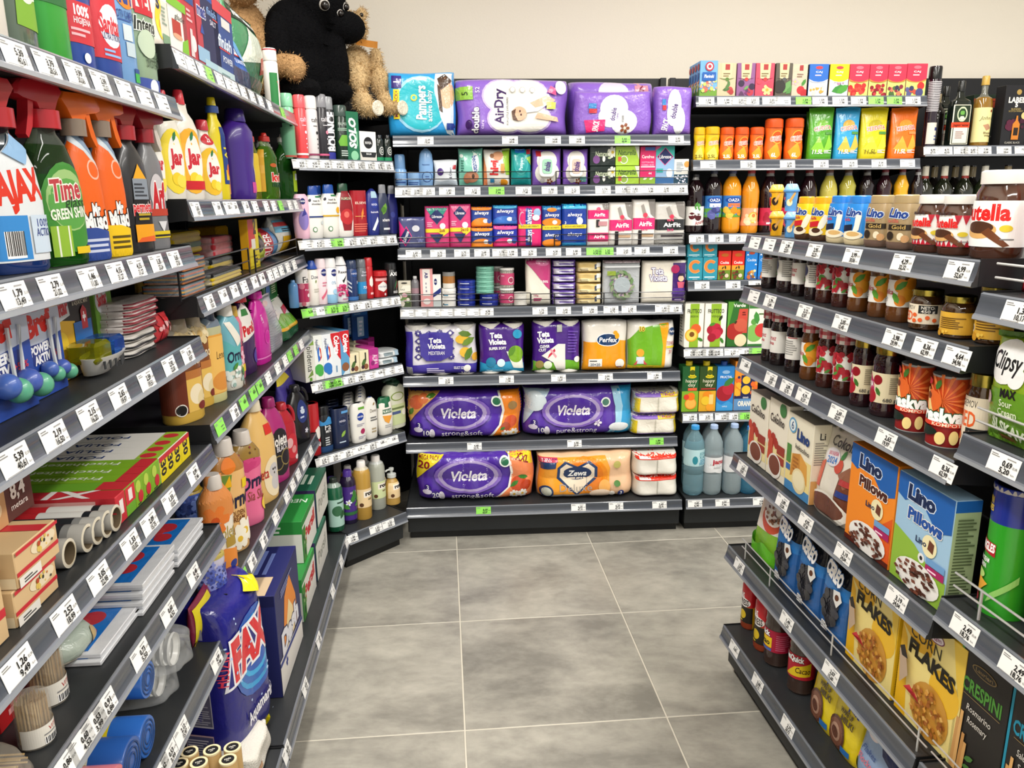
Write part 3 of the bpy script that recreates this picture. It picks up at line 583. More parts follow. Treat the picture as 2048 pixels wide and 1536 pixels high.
I(B, '2', 'rollon', 788, 815, 309, 'light blue roll-on deodorant at left end of the wipes shelf')
I(B, '2', 'creamjar', 816, 842, 346, 'small light blue cream jar behind the wire guard')
I(B, '2', 'babylotion', 839, 868, 297, 'tall light blue baby lotion bottle beside the small cream jar')
for a, b, k, t, l in ((868, 915, 'wipes_cream', 319, 'white wet wipes pack with purple oval and red corner'), (917, 967, 'wipes_teal', 296, 'mint green wipes pack with a baby on the front'), (967, 1021, 'wipes_higi', 297, 'cream and lime wipes pack with big red lettering'), (1022, 1063, 'wipes_pamp', 297, 'deep teal baby wipes pack with red corner'), (1064, 1124, 'wipes_lida', 297, 'purple and white wipes pack with green flip lid'), (1126, 1178, 'wipes_lidb', 297, 'purple and white wipes pack with pink flip lid')): I(B, '2', k, a, b, t, l, sb=.02)
for z, l in ((0, 'lower'), (.081, 'upper')):
    I(B, '2', 'pads_black', 1180, 1230, None, l + ' black pad pack of the stacked pair with white daisy', h=.079, z=z); I(B, '2', 'pads_green', 1231, 1278, None, l + ' lime green pad pack of the stacked pair', h=.079, z=z)
I(B, '2', 'pads_pink', 1279, 1310, 293, 'tall pink pantyliner carton with green foot'); I(B, '2', 'pads_libr', 1310, 1347, 292, 'tall turquoise and blue pantyliner carton with navy diamond'); I(B, '2', 'pads_small', 1347, 1376, 318, 'small white and teal cotton bud carton at right end of the wipes shelf')
# pads on the third shelf
LIB = [P([(-1, 1), (1, 1), (.0, .56)], '2f8a7a'), P([(0, .93), (.6, .76), (0, .58), (-.6, .76)], '1f2a60'), T(0, .755, .065, 'Libresse', 'fff', w=.8, sh=.15), R(-1, .38, 1, .47, 'ecd02e'), P([(.1, .38), (.9, .38), (.5, .3)], 'ecd02e'), C(.45, .53, .07, 'f4e8ee'), LN(-.8, .52, -.2, .64, 3, 'f0b0c8'), P([(-.6, .34), (.5, .34), (0, .12)], '1f2a60')]
bagp('lib_a', 'pad_pack', 'sanitary pads', 'd23c78', LIB + [T(.4, .425, .06, '2x8', '822')], st='brick', q=.5)
bagp('lib_b', 'pad_pack', 'sanitary pads', 'd23c78', [P([(-1, 1), (1, 1), (.0, .6)], 'e06a96'), P([(0, .96), (.6, .8), (0, .62), (-.6, .8)], '1f2a60'), T(0, .8, .065, 'Libresse', 'fff', w=.8, sh=.15)] + LIB[3:] + [T(.4, .425, .06, '2x10', '822')], st='brick', q=.5)
bagp('lib_dark', 'pad_pack', 'sanitary pads', '4a4f7c', [P([(-1, .2), (-.3, .45), (-1, .95)], 'd8307f'), P([(-.9, .35), (-.4, .72), (-.0, .4), (-.5, .08)], 'd8307f'), P([(-.85, .37), (-.42, .66), (-.06, .4), (-.48, .13)], '1f2a60'), T(-.45, .4, .1, 'Libresse', 'fff', r=68, w=.34), E(.3, .64, .28, .1, 'd8d8e2'), FL(.6, .3, .12, '6a6fa0', '8a8fc0')], st='brick', q=.5)
def ALW(top, mid, yel=None): return [R(-1, .86, 1, 1, top), E(0, .86, .9, .05, top), T(-.02, .7, .16, 'always', 'fff', w=1.3, sh=.25, b=.02), E(0, .12, 1, .34, mid), E(.35, .3, .22, .1, 'f0f4f8'), E(.7, .3, .2, .12, '2a4a9a')]
bagp('alw_o', 'pad_pack', 'sanitary pads', '1f3f92', ALW('e8861e', 'e8861e'), st='brick', q=.6)
bagp('alw_b', 'pad_pack', 'sanitary pads', '1f3fa0', ALW('3fa8d8', '2f6ac0'), st='brick', q=.6)
bagp('alw_p', 'pad_pack', 'sanitary pads', '1f2fa0', ALW('e04a8a', 'd8246f'), st='brick', q=.6)
bagp('alw_pt', 'pad_pack', 'sanitary pads', 'd8246f', [R(-.35, 0, .15, 1, '1f3f9a'), T(-.1, .74, .15, 'always', 'fff', r=88, w=.34), T(-.1, .28, .15, 'always', 'fff', r=88, w=.3), R(-1, .46, 1, .56, 'ecd02e'), T(0, .51, .04, '10 DUO-ABSORBENTS', '332', w=1.5), E(.6, .84, .3, .1, '8fb4d8'), E(.5, .72, .3, .07, 'f0f0f4'), E(-.65, .7, .25, .17, 'c8a0b8'), E(-.6, .7, .22, .14, 'd8246f')], st='brick', q=.6)
bagp('alw_bo', 'pad_pack', 'sanitary pads', '1f3f92', [R(-1, .9, 1, 1, '2f8ac0'), E(0, .9, .5, .05, 'e8861e'), T(0, .78, .08, 'always', 'fff', w=1.4, sh=.25), E(0, .6, 1, .1, 'e8861e'), E(.3, .6, .25, .05, 'f0f0f4'), R(-1, .42, 1, .52, 'ecd02e'), T(0, .47, .035, '20 DUO-ABSORBENTS', '332', w=1.5), T(0, .3, .08, 'always', 'fff', w=1.4, sh=.25), E(0, .1, 1, .1, 'e8861e')], st='brick', q=.6)
bagp('alw_bb', 'pad_pack', 'sanitary pads', '1a3c9a', [R(-1, .88, 1, 1, '3ab8e0'), T(0, .75, .08, 'always', 'fff', w=1.1, sh=.25), T(-.7, .56, .06, '3', 'fff'), E(.4, .6, .25, .09, 'f0f4f8'), R(-1, .43, 1, .52, 'ecd02e'), T(0, .475, .035, '18 DUO-ABSORBENTS', '332', w=1.5), T(0, .3, .08, 'always', 'fff', w=1.1, sh=.25), R(-1, 0, 1, .1, '2f8ac0')], st='brick', q=.6)
def AIR(c, n): return [P([(.3, .98), (.95, .98), (.95, .6), (.55, .68)], '8a8580'), P([(-.3, .86), (-.1, .9), (.2, .68), (.5, .6), (.45, .56), (-.1, .66)], 'a09a94'), R(-1, .36, 1, .6, c), C(.08, .66, .05, 'd8405a'), T(.0, .59, .06, 'care', 'e86080', b=.03), T(.1, .475, .09, 'AirFit', 'fff', w=1.1, b=.03), T(0, .36, .05, n, 'd82a6f', b=.02), R(-.5, .02, -.2, .34, '2a2426'), R(-.2, .2, .8, .26, 'c0a080')]
bagp('air_s', 'pad_pack', 'sanitary pads', 'e6e2dc', [R(-1, .64, 1, .84, 'd82a6f'), T(.1, .73, .07, 'AirFit', 'fff', w=1., b=.03), C(0, .86, .05, 'e86080'), R(-1, .12, 1, .32, 'd82a6f'), T(.1, .23, .07, 'AirFit', 'fff', w=1., b=.03), R(-.2, .45, .1, .62, '2a2426'), P([(.3, 1), (1, 1), (1, .84), (.5, .86)], '8a8580'), R(0, .48, .8, .58, 'c08a90')], st='brick', q=.6)
bagp('air_p', 'pad_pack', 'sanitary pads', 'e6e2dc', AIR('d82a6f', '2x10'), st='brick', q=.6); bagp('air_k', 'pad_pack', 'sanitary pads', 'cfccc6', AIR('26282a', '2x10')[:-2] + [R(-1, 0, 1, .3, 'a8a6a2'), R(-.6, .2, .8, .25, '3a3436')], st='brick', q=.6)
for k, a, b, t, l in (('lib_dark', 798, 852, 434, 'square blue-grey pad pack with pink corner at the left end of the shelf'), ('lib_a', 851, 900, 412, 'pink pad pack with green top and yellow band reading 2x8'), ('lib_b', 900, 943, 408, 'pink pad pack with yellow band reading 2x10'), ('alw_pt', 1036, 1084, 412, 'pink and blue pad pack with sideways lettering'), ('alw_bo', 1084, 1123, 411, 'tall blue and orange pad pack with yellow band'), ('alw_bb', 1123, 1174, 407, 'tall plain blue pad pack with yellow band'), ('air_s', 1174, 1218, 406, 'white pad pack with two pink bands'), ('air_p', 1217, 1265, 404, 'white and pink pad pack, left one of the two with one pink band'), ('air_p', 1264, 1310, 398, 'white and pink pad pack, right one of the two with one pink band'), ('air_k', 1308, 1370, 403, 'wide white and black pad pack at the right end of the shelf')): I(B, '3', k, a, b, t, l, sb=.02)
I(B, '3', 'alw_o', 942, 987, None, 'lower orange and blue pad pack of a stacked pair', h=.087, sb=.02); I(B, '3', 'alw_o', 942, 985, None, 'upper orange and blue pad pack of a stacked pair', h=.087, z=.088, sb=.025)
I(B, '3', 'alw_p', 986, 1036, None, 'pink and blue pad pack under a plain blue one', h=.095, sb=.02); I(B, '3', 'alw_b', 985, 1036, None, 'light and dark blue pad pack lying on a pink and blue one', h=.085, z=.096, sb=.025)
# fourth shelf
boxp('plantbox', 'hair_dye_box', 'toiletries', 'd8d2c0', [R(-1, .0, 1, .55, '4a5a3a'), DOT(-.8, .05, .8, .5, 14, ['d8a0a8', 'e8e0d0', '7a9a5a'], .07), P([(-1, .55), (1, .62), (1, .84), (-.2, .84)], 'f0ecdc'), T(-.3, .68, .06, 'VAX', '444'), E(0, .93, .5, .025, '222')], q=.6)
botp('greytube', 'nail_polish_remover', 'toiletries', [(.45, '5c5a60'), (.62, 'a0808a'), (1, '77757a')], [], 'slim', q=1., caps=[(.92, 1, .5, .48, 'd8d8d8')])
boxp('cremebox', 'cream_box', 'toiletries', 'e6a0a0', [R(-.6, .3, .6, 1, 'efeae4'), T(0, .84, .08, 'AB', '2a2a70', r=-90, w=.16, b=.03), LN(-.15, .4, .1, .7, 3, '889'), E(0, .15, .6, .08, 'f0e8e4')], q=.7)
boxp('nivbox', 'cream_box', 'toiletries', 'f0efec', [E(-.3, .78, .38, .1, '1f2a66'), P([(-1, .3), (1, .45), (1, .6), (-1, .42)], '1f2f7a'), T(-.3, .78, .05, 'NIVEA', 'fff', w=.6), R(-1, 0, 1, .2, 'c8d0d0')], q=.6)
botp('wjar', 'cream_jar', 'toiletries', 'eceae4', [LN(-.5, .2, .3, .4, 1, '3a8ab0'), C(-.5, .3, .09, '223')], 'tubs', q=1., caps=[(.62, 1, 1.03, 1., 'f2f0ea', 'lid')])
botp('ojar', 'cream_jar', 'toiletries', [(.3, 'e6e2d8'), (.75, 'a87038'), (1, '888')], [], 'tubs', q=1., caps=[(.75, 1, 1.02, 1., '8a8884', 'lid')])
botp('btin', 'cream_tin', 'toiletries', '1c2a80', [LN(-.5, .35, .2, .6, 1, 'd8e0f0')], 'tubs', q=1., caps=[(.5, 1, 1.02, 1., '22349a', 'lid')])
botp('gtin', 'cream_tin', 'toiletries', '6fb09a', [LN(-.4, .35, .4, .55, 1, '4a8a76')], 'tubs', q=1., caps=[(.5, 1, 1.02, 1., '84c4ae', 'lid')])
def buds(r, w, d, h):
    m = M(); q = random.Random(2)
    for i in range(46):
        a = i * 2.4; t = .42 * w * math.sqrt((i + .5) / 46); m.tube([(t * math.cos(a), t * math.sin(a), .004), (t * math.cos(a), t * math.sin(a), h * .84 - q.random() * .004)], .0016, 'efe8d8', 4)
        m.lathe([(0, .001), (.003, .0026), (.008, .0024), (.011, .001)], 'fbfaf6', 6, at=(t * math.cos(a), t * math.sin(a), h * .83))
    o = m.build('cotton_bud', 'fa', r); o['kind'] = 'stuff'
botp('budtub', 'cotton_bud_tub', 'cotton buds', 'f2efe8', [R(-.95, .16, .95, .74, 'c84a74'), LN(-.6, .6, 0, .66, 1, 'fde'), C(.35, .4, .16, 'f4e8e8'), C(.35, .4, .13, 'a03a5a')], 'tubs', q=1., mat='fi', caps=[(.9, 1, 1.03, 1., 'f0eeea', 'lid')], extra=buds)
botp('padroll', 'cotton_pad_roll', 'cotton pads', 'e8e5dd', [], 'tubs', q=1., mat='fa')
bagp('cwool', 'cotton_wool_pack', 'cotton wool', 'e9e4d6', [P([(-1, 1), (1, 1), (1, .32), (.6, .42), (.1, .58), (-.5, .78), (-1, .92)], 'c0407a'), E(.3, .94, .55, .09, 'd870a0'), T(.25, .95, .035, 'cotton wool', 'fff', w=.8), T(.5, .52, .05, '100%', 'fff'), T(-.2, .22, .04, '100g', 'b03a6a'), LN(-.4, .1, .5, .18, 2, 'b03a6a')], st='soft', q=.6)
bagp('tis_p', 'tissue_pack', 'tissues', '5b3f98', [LN(-.9, .1, .9, .9, 2, 'c8c4d8'), R(-.9, .2, -.45, .8, 'b8b4c4')], st='soft', q=1.2); bagp('tis_b', 'tissue_pack', 'tissues', 'd8bc78', [R(-.9, .1, .9, .45, 'e6d4a0'), LN(-.8, .15, .2, .4, 2, '6a5a3a'), R(.4, .3, .58, .75, '223048'), R(.55, .5, .95, .9, 'e8e4da')], st='soft', q=1.2)
bagp('napk_w', 'napkin_pack', 'napkins', 'b4b8bc', [('m', [C(.0 + .48 * math.cos(a), .44 + .26 * math.sin(a), .07, ('8f7f9a', 'c8b4b8', '6f8a5a', 'd8d0cc')[i % 4], 9) for i, a in enumerate([6.283 * j / 26 for j in range(26)])]), ('m', [LF(.5 * math.cos(a), .44 + .27 * math.sin(a), .16, math.degrees(a) + 80, ('6a8a5a', '8a9a7a')[j % 2]) for j, a in enumerate([6.283 * k / 14 for k in range(14)])]), C(0, .44, .19, 'a3adb2'), R(-.8, .66, -.35, .76, '8aa03a'), R(-1, .94, 1, 1, '8a7a7e'), R(-1, .84, 1, .87, 'dde0e2')], st='brick', q=.25, mat='wr')
bagp('napk_t', 'napkin_pack', 'napkins', 'ece6d8', [R(.35, 0, 1, 1, '43256e'), T(-.35, .76, .14, 'Teta', 'fff', w=.55, o='4a2a84', b=.02), T(-.3, .6, .14, 'Violeta', 'fff', w=.8, o='4a2a84', b=.02), C(.45, .8, .1, 'b03060'), C(.72, .58, .07, 'e8c0a0'), P([(.56, .6), (.62, .7), (.84, .7), (.88, .56), (.8, .64), (.64, .64)], '241838'), P([(.55, .5), (.88, .5), (.84, .36), (.6, .36)], 'd8607a'), P([(.4, .36), (.95, .36), (1, .2), (.3, .22)], '5a3a94'), LN(.45, .04, .9, .12, 2, 'c8b8e0')], st='brick', q=.3)
for k, a, b, t, l in (('plantbox', 798, 823, 562, 'small flowered hang-tab carton at left end of the cosmetics shelf'), ('greytube', 824, 840, 552, 'slim grey bottle with white cap beside the flowered carton'), ('cremebox', 842, 867, 538, 'tall pink and white cream carton'), ('nivbox', 867, 883, 549, 'narrow white cream carton with dark blue oval')): I(B, '4', k, a, b, t, l)
for i, (z, k, l) in enumerate(((0, 'wjar', 'bottom white cream jar of the pair'), (.041, 'wjar', 'upper white cream jar of the pair'), (.082, 'ojar', 'amber cream jar with grey lid on two white jars'))): I(B, '4', k, 898, None, None, l, w=.063 if i < 2 else .055, h=.04 if i < 2 else .07, z=z)
for i, n in enumerate(('bottom', 'second', 'third', 'fourth', 'top')): I(B, '4', 'btin', 933, None, None, n + ' dark blue cream tin of the stack of five', w=.08, h=.0225, z=.023 * i, grp='dark blue cream tins')
for i, n in enumerate(('bottom', 'top')): I(B, '4', 'btin', 978, None, None, n + ' dark blue tin of the pair under the green tins', w=.085, h=.026, z=.0265 * i, grp='dark blue cream tins')
for i in range(6): I(B, '4', 'gtin', 970, None, None, ('bottom', 'second', 'third', 'fourth', 'fifth', 'top')[i] + ' mint green cream tin of the tall stack', w=.08, h=.0195, z=.0535 + .02 * i, grp='mint green cream tins', sb=.03)
I(B, '4', 'budtub', 1014, None, None, 'lower tub of cotton buds with pink label', w=.063, h=.077); I(B, '4', 'budtub', 1014, None, None, 'upper tub of cotton buds with pink label', w=.063, h=.088, z=.078); I(B, '4', 'budtub', 994, None, None, 'tub of cotton buds behind the stacked pair, beside the mint tins', w=.06, h=.088, z=.0783, sb=.125); I(B, '4', 'budtub', 994, None, None, 'tub of cotton buds underneath, behind the stacked pair', w=.06, h=.077, sb=.125)
I(B, '4', 'padroll', 1041, None, None, 'white roll of cotton pads in front of the cotton wool', w=.058, h=.058, sb=.02)
I(B, '4', 'cwool', 1052, 1102, 518, 'tall bag of cotton wool with pink top')
for i in range(6): I(B, '4', 'tis_p', 1105, 1153, None, ('bottom', 'second', 'third', 'fourth', 'fifth', 'top')[i] + ' purple tissue pack in the stack beside the cotton wool', h=.033, z=.0335 * i, grp='purple tissue packs', d=.12)
for i in range(4): I(B, '4', 'tis_b', 1154, 1204, None, ('bottom', 'second', 'third', 'top')[i] + ' beige tissue pack in the stack beside the wreath napkins', h=.047, z=.0475 * i, grp='beige tissue packs', d=.12)
I(B, '4', 'napk_w', 1205, 1279, 520, 'grey napkin pack printed with a flower wreath'); I(B, '4', 'napk_t', 1284, 1372, 521, 'cream and purple napkin pack with a drawn girl')
# fifth shelf: kitchen towels
TV = lambda y, s=1.: [T(-.42 if s == 1. else 0, y + .07, .1, 'Teta', 'fff', w=.4 * s, o='fff', ob=.11), T(-.36 if s == 1. else .05, y - .05, .1, 'Violeta', 'fff', w=.55 * s, o='fff', ob=.11), T(-.42 if s == 1. else 0, y + .07, .1, 'Teta', '4a2a94', w=.38 * s), T(-.36 if s == 1. else .05, y - .05, .1, 'Violeta', '4a2a94', w=.53 * s)]
TIL = ('m', [o for i in range(4) for j in range(4) for o in ([FL(-.62 + .3 * i, .38 + .16 * j, .07, '3a2f80', 'e8e8f0', 8)] if (i + j) % 2 else [('p', [(-.62 + .3 * i, .31 + .16 * j), (-.5 + .3 * i, .38 + .16 * j), (-.62 + .3 * i, .45 + .16 * j), (-.74 + .3 * i, .38 + .16 * j)], '4a4088'), C(-.62 + .3 * i, .38 + .16 * j, .03, 'eee')])])
def rolls(n):
    def f(r, w, d, h):
        m = M(); rr = w / n / 2 * .93
        for z0, z1 in ((h * .9, h * 1.0), (.0005, h * .06)):
            for i in range(n): m = M(); m.lathe([(z0, rr), (z1 - .004, rr), (z1, rr * .96), (z1, rr * .3), (z1 - .006, rr * .28)], 'eeebe3', 20, at=((i + .5 - n / 2) * w / n, 0, 0), sy=d / 2 / rr * .93); m.build('paper_roll', 'fa', r)
    return f
bagp('tow_med', 'kitchen_towel_pack', 'kitchen towels', 'edeaf0', [TIL, WV(0, .24, '4336a0', .02, 1, 1), R(-1, 0, -.78, .9, '3a2f98'), P([(-.6, .84), (-.3, .9), (.2, .86), (.36, .7), (.32, .4), (.0, .3), (-.4, .3), (-.56, .42)], '3f3398')] + [T(-.15, .72, .1, 'Teta', 'fff', w=.36, b=.04), T(-.12, .6, .1, 'Violeta', 'fff', w=.5, b=.04), T(-.12, .46, .07, 'MEDITERAN', 'fff', w=.44, b=0), E(.62, .72, .2, .09, 'e2b430'), E(.68, .46, .16, .1, 'e2b430'), E(.95, .36, .1, .08, 'd8a028'), LF(.5, .85, .28, -10, '5a7a2a'), LF(.6, .6, .3, 30, '6a8a32'), LF(.66, .3, .3, 60, '557a2a'), BC(-.96, .04, -.8, .18), LN(-.4, .06, .1, .18, 3, 'd8d0f0'), T(.5, .16, .05, 'SELECT SIZE', 'fff', w=.3), T(.68, .05, .05, '3 PCS', 'fff', w=.24), E(.72, .15, .1, .07, 'f4f2ee')], st='soft', q=.36, lump=3, extra=rolls(3))
bagp('tow_soft', 'kitchen_towel_pack', 'kitchen towels', '4a2088', [WV(0, .22, '2f9cc8', .03, 1.2, 0)] + [T(-.25, .77, .1, 'Teta', 'fff', w=.55, b=.05), T(-.2, .64, .1, 'Violeta', 'fff', w=.8, b=.05), T(-.2, .51, .05, 'SUPER SOFT', 'fff', w=.78, b=.03), C(.68, .8, .09, '2f9cc8'), P([(.2, .45), (.9, .4), (.95, .1), (.5, .12)], 'eef2e6'), E(.62, .4, .34, .17, '7fb02a'), LF(.3, .34, .26, 60, '5a9020'), C(-.5, .24, .1, '1f7fa8'), C(-.05, .22, .08, 'd8f0f8'), LN(-.7, .04, .3, .1, 2, '9fe0f8')], st='soft', q=.5, lump=2, extra=rolls(2))
bagp('tow_clev', 'kitchen_towel_pack', 'kitchen towels', '4a2088', [WV(0, .22, '6fb42e', .03, 1.2, 0)] + [T(-.55, .76, .1, 'Teta', 'fff', w=.5, b=.05), T(-.48, .64, .1, 'Violeta', 'fff', w=.7, b=.05), T(-.52, .52, .05, 'CLEVER', 'fff', w=.42, b=.03), T(-.62, .45, .05, 'CUT', 'fff', b=.03), P([(-.65, .34), (.05, .56), (.35, .56), (.35, .04), (.0, .04), (-.15, .2)], 'ece8e2'), P([(-.4, .28), (-.34, .36), (-.1, .47), (-.06, .42)], 'c8304a'), P([(-.3, .44), (-.05, .28), (0, .32), (-.25, .48)], 'e0a0a8'), R(.0, .8, .2, .94, 'b8bcb0'), C(.85, .26, .06, 'f4f4ec'), LN(.45, .4, .9, .85, 8, '6a48a8'), C(-.72, .17, .08, '9a8a4a'), C(-.38, .16, .08, 'e8f4d8')], st='soft', q=.5, lump=2, extra=rolls(2))
bagp('tow_perf', 'kitchen_towel_pack', 'kitchen towels', 'e9e4da', [WV(.02, .6, 'ef9c1c', .02, 1, 0), E(.1, .62, .52, .13, 'fff'), E(.1, .62, .49, .115, '173a66'), T(.1, .62, .09, 'Perfex', 'fff', w=.8, sh=.15, b=.02), C(.42, .76, .04, 'e8a820'), E(.5, .7, .1, .06, 'e8a820'), R(-.75, .1, -.15, .25, 'f4f2ec'), LN(-.7, .2, -.2, .24, 1, '333'), T(-.45, .14, .05, '20+20', '357'), C(.65, .16, .09, 'f4f2ec'), LN(.5, .08, .85, .12, 1, '843')], st='soft', q=.55, lump=2)
bagp('tow_green', 'kitchen_towel_pack', 'kitchen towels', 'edeae2', [P([(-1, .6), (-.6, .82), (0, .92), (.6, .95), (.5, .5), (.48, .06), (-1, .1)], '72b32c'), P([(.3, .95), (.72, .97), (.6, .6), (.56, .04), (.42, .04), (.46, .5)], 'f2a81e'), R(-1, .03, .5, .1, 'e8d028'), T(-.35, .065, .035, 'HIGH ABSORBENT', '853', w=.9), C(-.5, .36, .08, 'e8a83a'), R(-.68, .14, -.32, .28, 'd0dce8'), P([(-.8, .12), (-.66, .12), (-.62, .22)], 'd0504a'), P([(-.18, .12), (-.34, .12), (-.36, .22)], 'd0504a'), T(-.45, .84, .08, '10', '7a5a10', o='f0d858', ob=.1), E(.84, .8, .16, .08, '173a66'), T(.84, .8, .05, 'Perfex', 'fff', w=.25), T(.78, .56, .07, 'TOWEL', 'b0484a', w=.36), R(.6, .46, .96, .5, 'e8d028'), T(.78, .38, .07, '3!', 'b0484a')], st='soft', q=.6, lump=2)
for k, a, b, t, l in (('tow_med', 812, 954, 651, 'wide kitchen towel pack patterned with blue tiles and lemons'), ('tow_soft', 960, 1049, 648, 'purple kitchen towel pack with green apple and blue foot'), ('tow_clev', 1066, 1161, 643, 'purple kitchen towel pack with white cut sheet and green foot'), ('tow_perf', 1166, 1254, 641, 'white and orange kitchen towel pack with navy oval'), ('tow_green', 1256, 1349, 642, 'green and white kitchen towel pack with yellow stripe')): I(B, '5', k, a, b, t, l, sb=.025)
# sixth and bottom shelves: toilet paper
def VIO(sub, l0, n, fr=True): return [E(-.12, .56, .56, .36, '7a5cb4'), E(-.12, .56, .5, .32, 'a898c4'), E(-.12, .56, .43, .27, VI), T(-.12, .56, .2, 'Violeta', 'e8e4ec', w=.62, sh=.2, b=.03), T(-.05, .15, .11, sub, 'e8e4f0', w=.72, b=0), C(-.8, .32, .07, '2f1a70'), T(-.8, .33, .08, '3', 'ddd'), E(-.82, .24, .08, .05, 'cfc8da'), C(-.68, .17, .09, '2f1a70'), T(-.68, .17, .1, n, 'ddd'), E(-.58, .15, .05, .1, 'd8d4e0')]
bagp('tp_strong', 'toilet_paper_pack', 'toilet paper', '4f2ca0', [P([(-1, .3), (-.86, .5), (-.6, .8), (-.4, 1), (-1, 1)], 'e0a458'), C(-.82, .78, .14, 'd0603a'), C(-.7, .86, .1, 'd8703a'), LF(-.95, .5, .2, 60, '4a7a2a'), LF(-.66, .9, .2, 10, '4a7a2a'), P([(.42, 0), (.62, .3), (.66, .6), (.6, 1), (1, 1), (1, 0)], 'f0861e'), P([(.38, 0), (.6, .3), (.64, .6), (.58, 1), (.62, 1), (.68, .6), (.64, .3), (.44, 0)], 'f0ece4'), C(.8, .36, .13, 'c8502a'), C(.72, .26, .1, 'a8482a'), FL(.72, .1, .1, 'f4f0e6', 'e0b040', 7), FL(.86, .12, .1, 'f4f0e6', 'e0b040', 7), LF(.62, .2, .12, 30, '3a7a2a'), C(.82, .7, .09, '9a7a4a'), C(.55, .8, .11, 'e8ece8'), C(.55, .8, .08, '2a6a4a')] + VIO('strong&soft', 0, '10'), st='soft', q=.45, lump=5, lh=2)
bagp('tp_pure', 'toilet_paper_pack', 'toilet paper', '5a3aa4', [P([(-1, .2), (-.8, .6), (-.5, 1), (-1, 1)], 'b8d0e0'), E(-.8, .75, .2, .2, 'd8e4ea'), P([(.5, 0), (.68, .3), (.7, .6), (.62, 1), (1, 1), (1, 0)], '2f9ad0'), P([(.46, 0), (.64, .3), (.66, .6), (.58, 1), (.72, 1), (.8, .6), (.74, .3), (.6, 0)], '9fcfe8'), E(.7, .2, .18, .09, 'e6ecee'), C(.48, .7, .1, 'e8ece8'), C(.48, .7, .07, '4a7a6a'), FL(.32, .3, .08, 'ece8f0', 'b0a0c8', 5)] + VIO('pure&strong', 0, '10'), st='soft', q=.45, lump=5, lh=2)
bagp('tp_xxl', 'toilet_paper_pack', 'toilet paper', '4f2ca0', [P([(-1, .4), (-.8, .68), (-.5, 1), (-1, 1)], 'ecd626'), T(-.78, .92, .07, 'MEGA PACK', '8a1a20', w=.36), T(-.86, .78, .14, '20', '8a1a20', w=.2, b=.03), P([(.3, 0), (.56, .3), (.6, .6), (.58, 1), (1, 1), (1, 0)], 'ee8a58'), P([(.26, 0), (.54, .3), (.58, .6), (.56, 1), (.6, 1), (.62, .6), (.58, .3), (.32, 0)], 'f0ece4'), P([(.5, 1), (1, .7), (1, 1)], 'ecd626'), T(.8, .88, .12, 'XXL', '8a1a20', r=-22, w=.24, b=.04), C(.72, .36, .16, 'c84a24'), C(.84, .32, .11, 'b8401f'), LF(.58, .3, .2, 40, '3a7a2a'), LF(.7, .52, .2, -10, '3a7a2a'), FL(.66, .14, .1, 'f4f0e6', 'e0b040', 7), FL(.8, .16, .1, 'f4f0e6', 'e0b040', 7), C(.5, .84, .11, 'e8ece8'), C(.5, .84, .08, '2a6a4a')] + VIO('strong&soft', 0, '20'), st='soft', q=.45, lump=5, lh=2)
bagp('tp_zewa', 'toilet_paper_pack', 'toilet paper', 'efc49c', [P([(-1, .1), (-.3, .0), (.15, .05), (.45, .3), (.5, .7), (.4, .96), (-1, .96)], 'f0a030'), E(-.05, .55, .5, .42, 'ea8c1e'), E(-.05, .55, .4, .36, 'e27c18'), P([(-.2, .1), (-.62, .5), (-.62, .75), (-.45, .9), (-.2, .78), (.05, .9), (.22, .75), (.22, .5)], '1f3a66'), P([(-.2, .15), (-.56, .52), (-.56, .73), (-.43, .84), (-.2, .72), (.03, .84), (.16, .73), (.16, .52)], 'ecdcc4'), E(-.2, .62, .3, .16, '16305c'), T(-.2, .62, .13, 'Zewa', 'fff', w=.4, b=.03, sh=.15), T(-.22, .28, .17, 'Deluxe', 'b0a89c', w=.66, b=0), R(-.9, .06, .2, .13, 'a8a8a8'), P([(-1, .7), (-.66, .74), (-.62, .94), (-1, .94)], '1f3a66'), P([(-1, .86), (-.6, .88), (-.6, .96), (-1, .96)], 'c83a5a'), T(-.82, .91, .06, 'NEW', 'fff', w=.2), C(-.82, .2, .15, '1f3a66'), C(-.82, .2, .11, 'ccd0c0'), E(.36, .3, .12, .16, 'f0b060'), E(.28, .14, .22, .11, 'f4dcc4'), C(.64, .78, .08, 'b8b060'), C(.62, .36, .07, '5a8a4a'), C(.7, .15, .07, '1f2f70'), T(.7, .15, .08, '3', 'fff'), C(.52, .14, .06, 'f0ece4')], st='soft', q=.5, lump=4, lh=2)
bagp('tis_box', 'tissue_multipack', 'tissues', 'ece8da', [R(-1, .82, 1, 1, '8a6ac0'), R(.1, .8, 1, 1, 'e8cc2a'), R(-1, 0, 1, .12, '8a6ac0'), R(-1, .1, -.78, .75, 'e8cc2a'), R(.82, .1, 1, .75, 'e8cc2a'), T(.5, .9, .1, 'maxi', 'b03030', w=.4), R(-.02, .14, .02, .8, 'c8c4b4')], st='soft', q=1.1, mat='wr')
bagp('nap_red', 'napkin_multipack', 'napkins', 'e9e5da', [R(-1, .82, 1, 1, 'e0341f'), R(-1, 0, 1, .05, 'e0341f'), R(-.02, .04, .02, .82, 'b8b4a8'), R(-.8, .86, -.3, .95, 'f0e8e4')], st='soft', q=1.1)
I(B, '6', 'tp_strong', 815, 1045, 783, 'purple ten-roll toilet paper pack with orange end and peaches', sb=.03); I(B, '6', 'tp_pure', 1048, 1268, 776, 'purple ten-roll toilet paper pack with blue end and cotton', sb=.03)
I(B, '6', 'tis_box', 1264, 1356, None, 'lower yellow and lilac tissue multipack beside the toilet paper', h=.098, sb=.02, d=.18); I(B, '6', 'tis_box', 1270, 1362, None, 'upper yellow and lilac tissue multipack beside the toilet paper', h=.105, z=.099, sb=.02, d=.18)
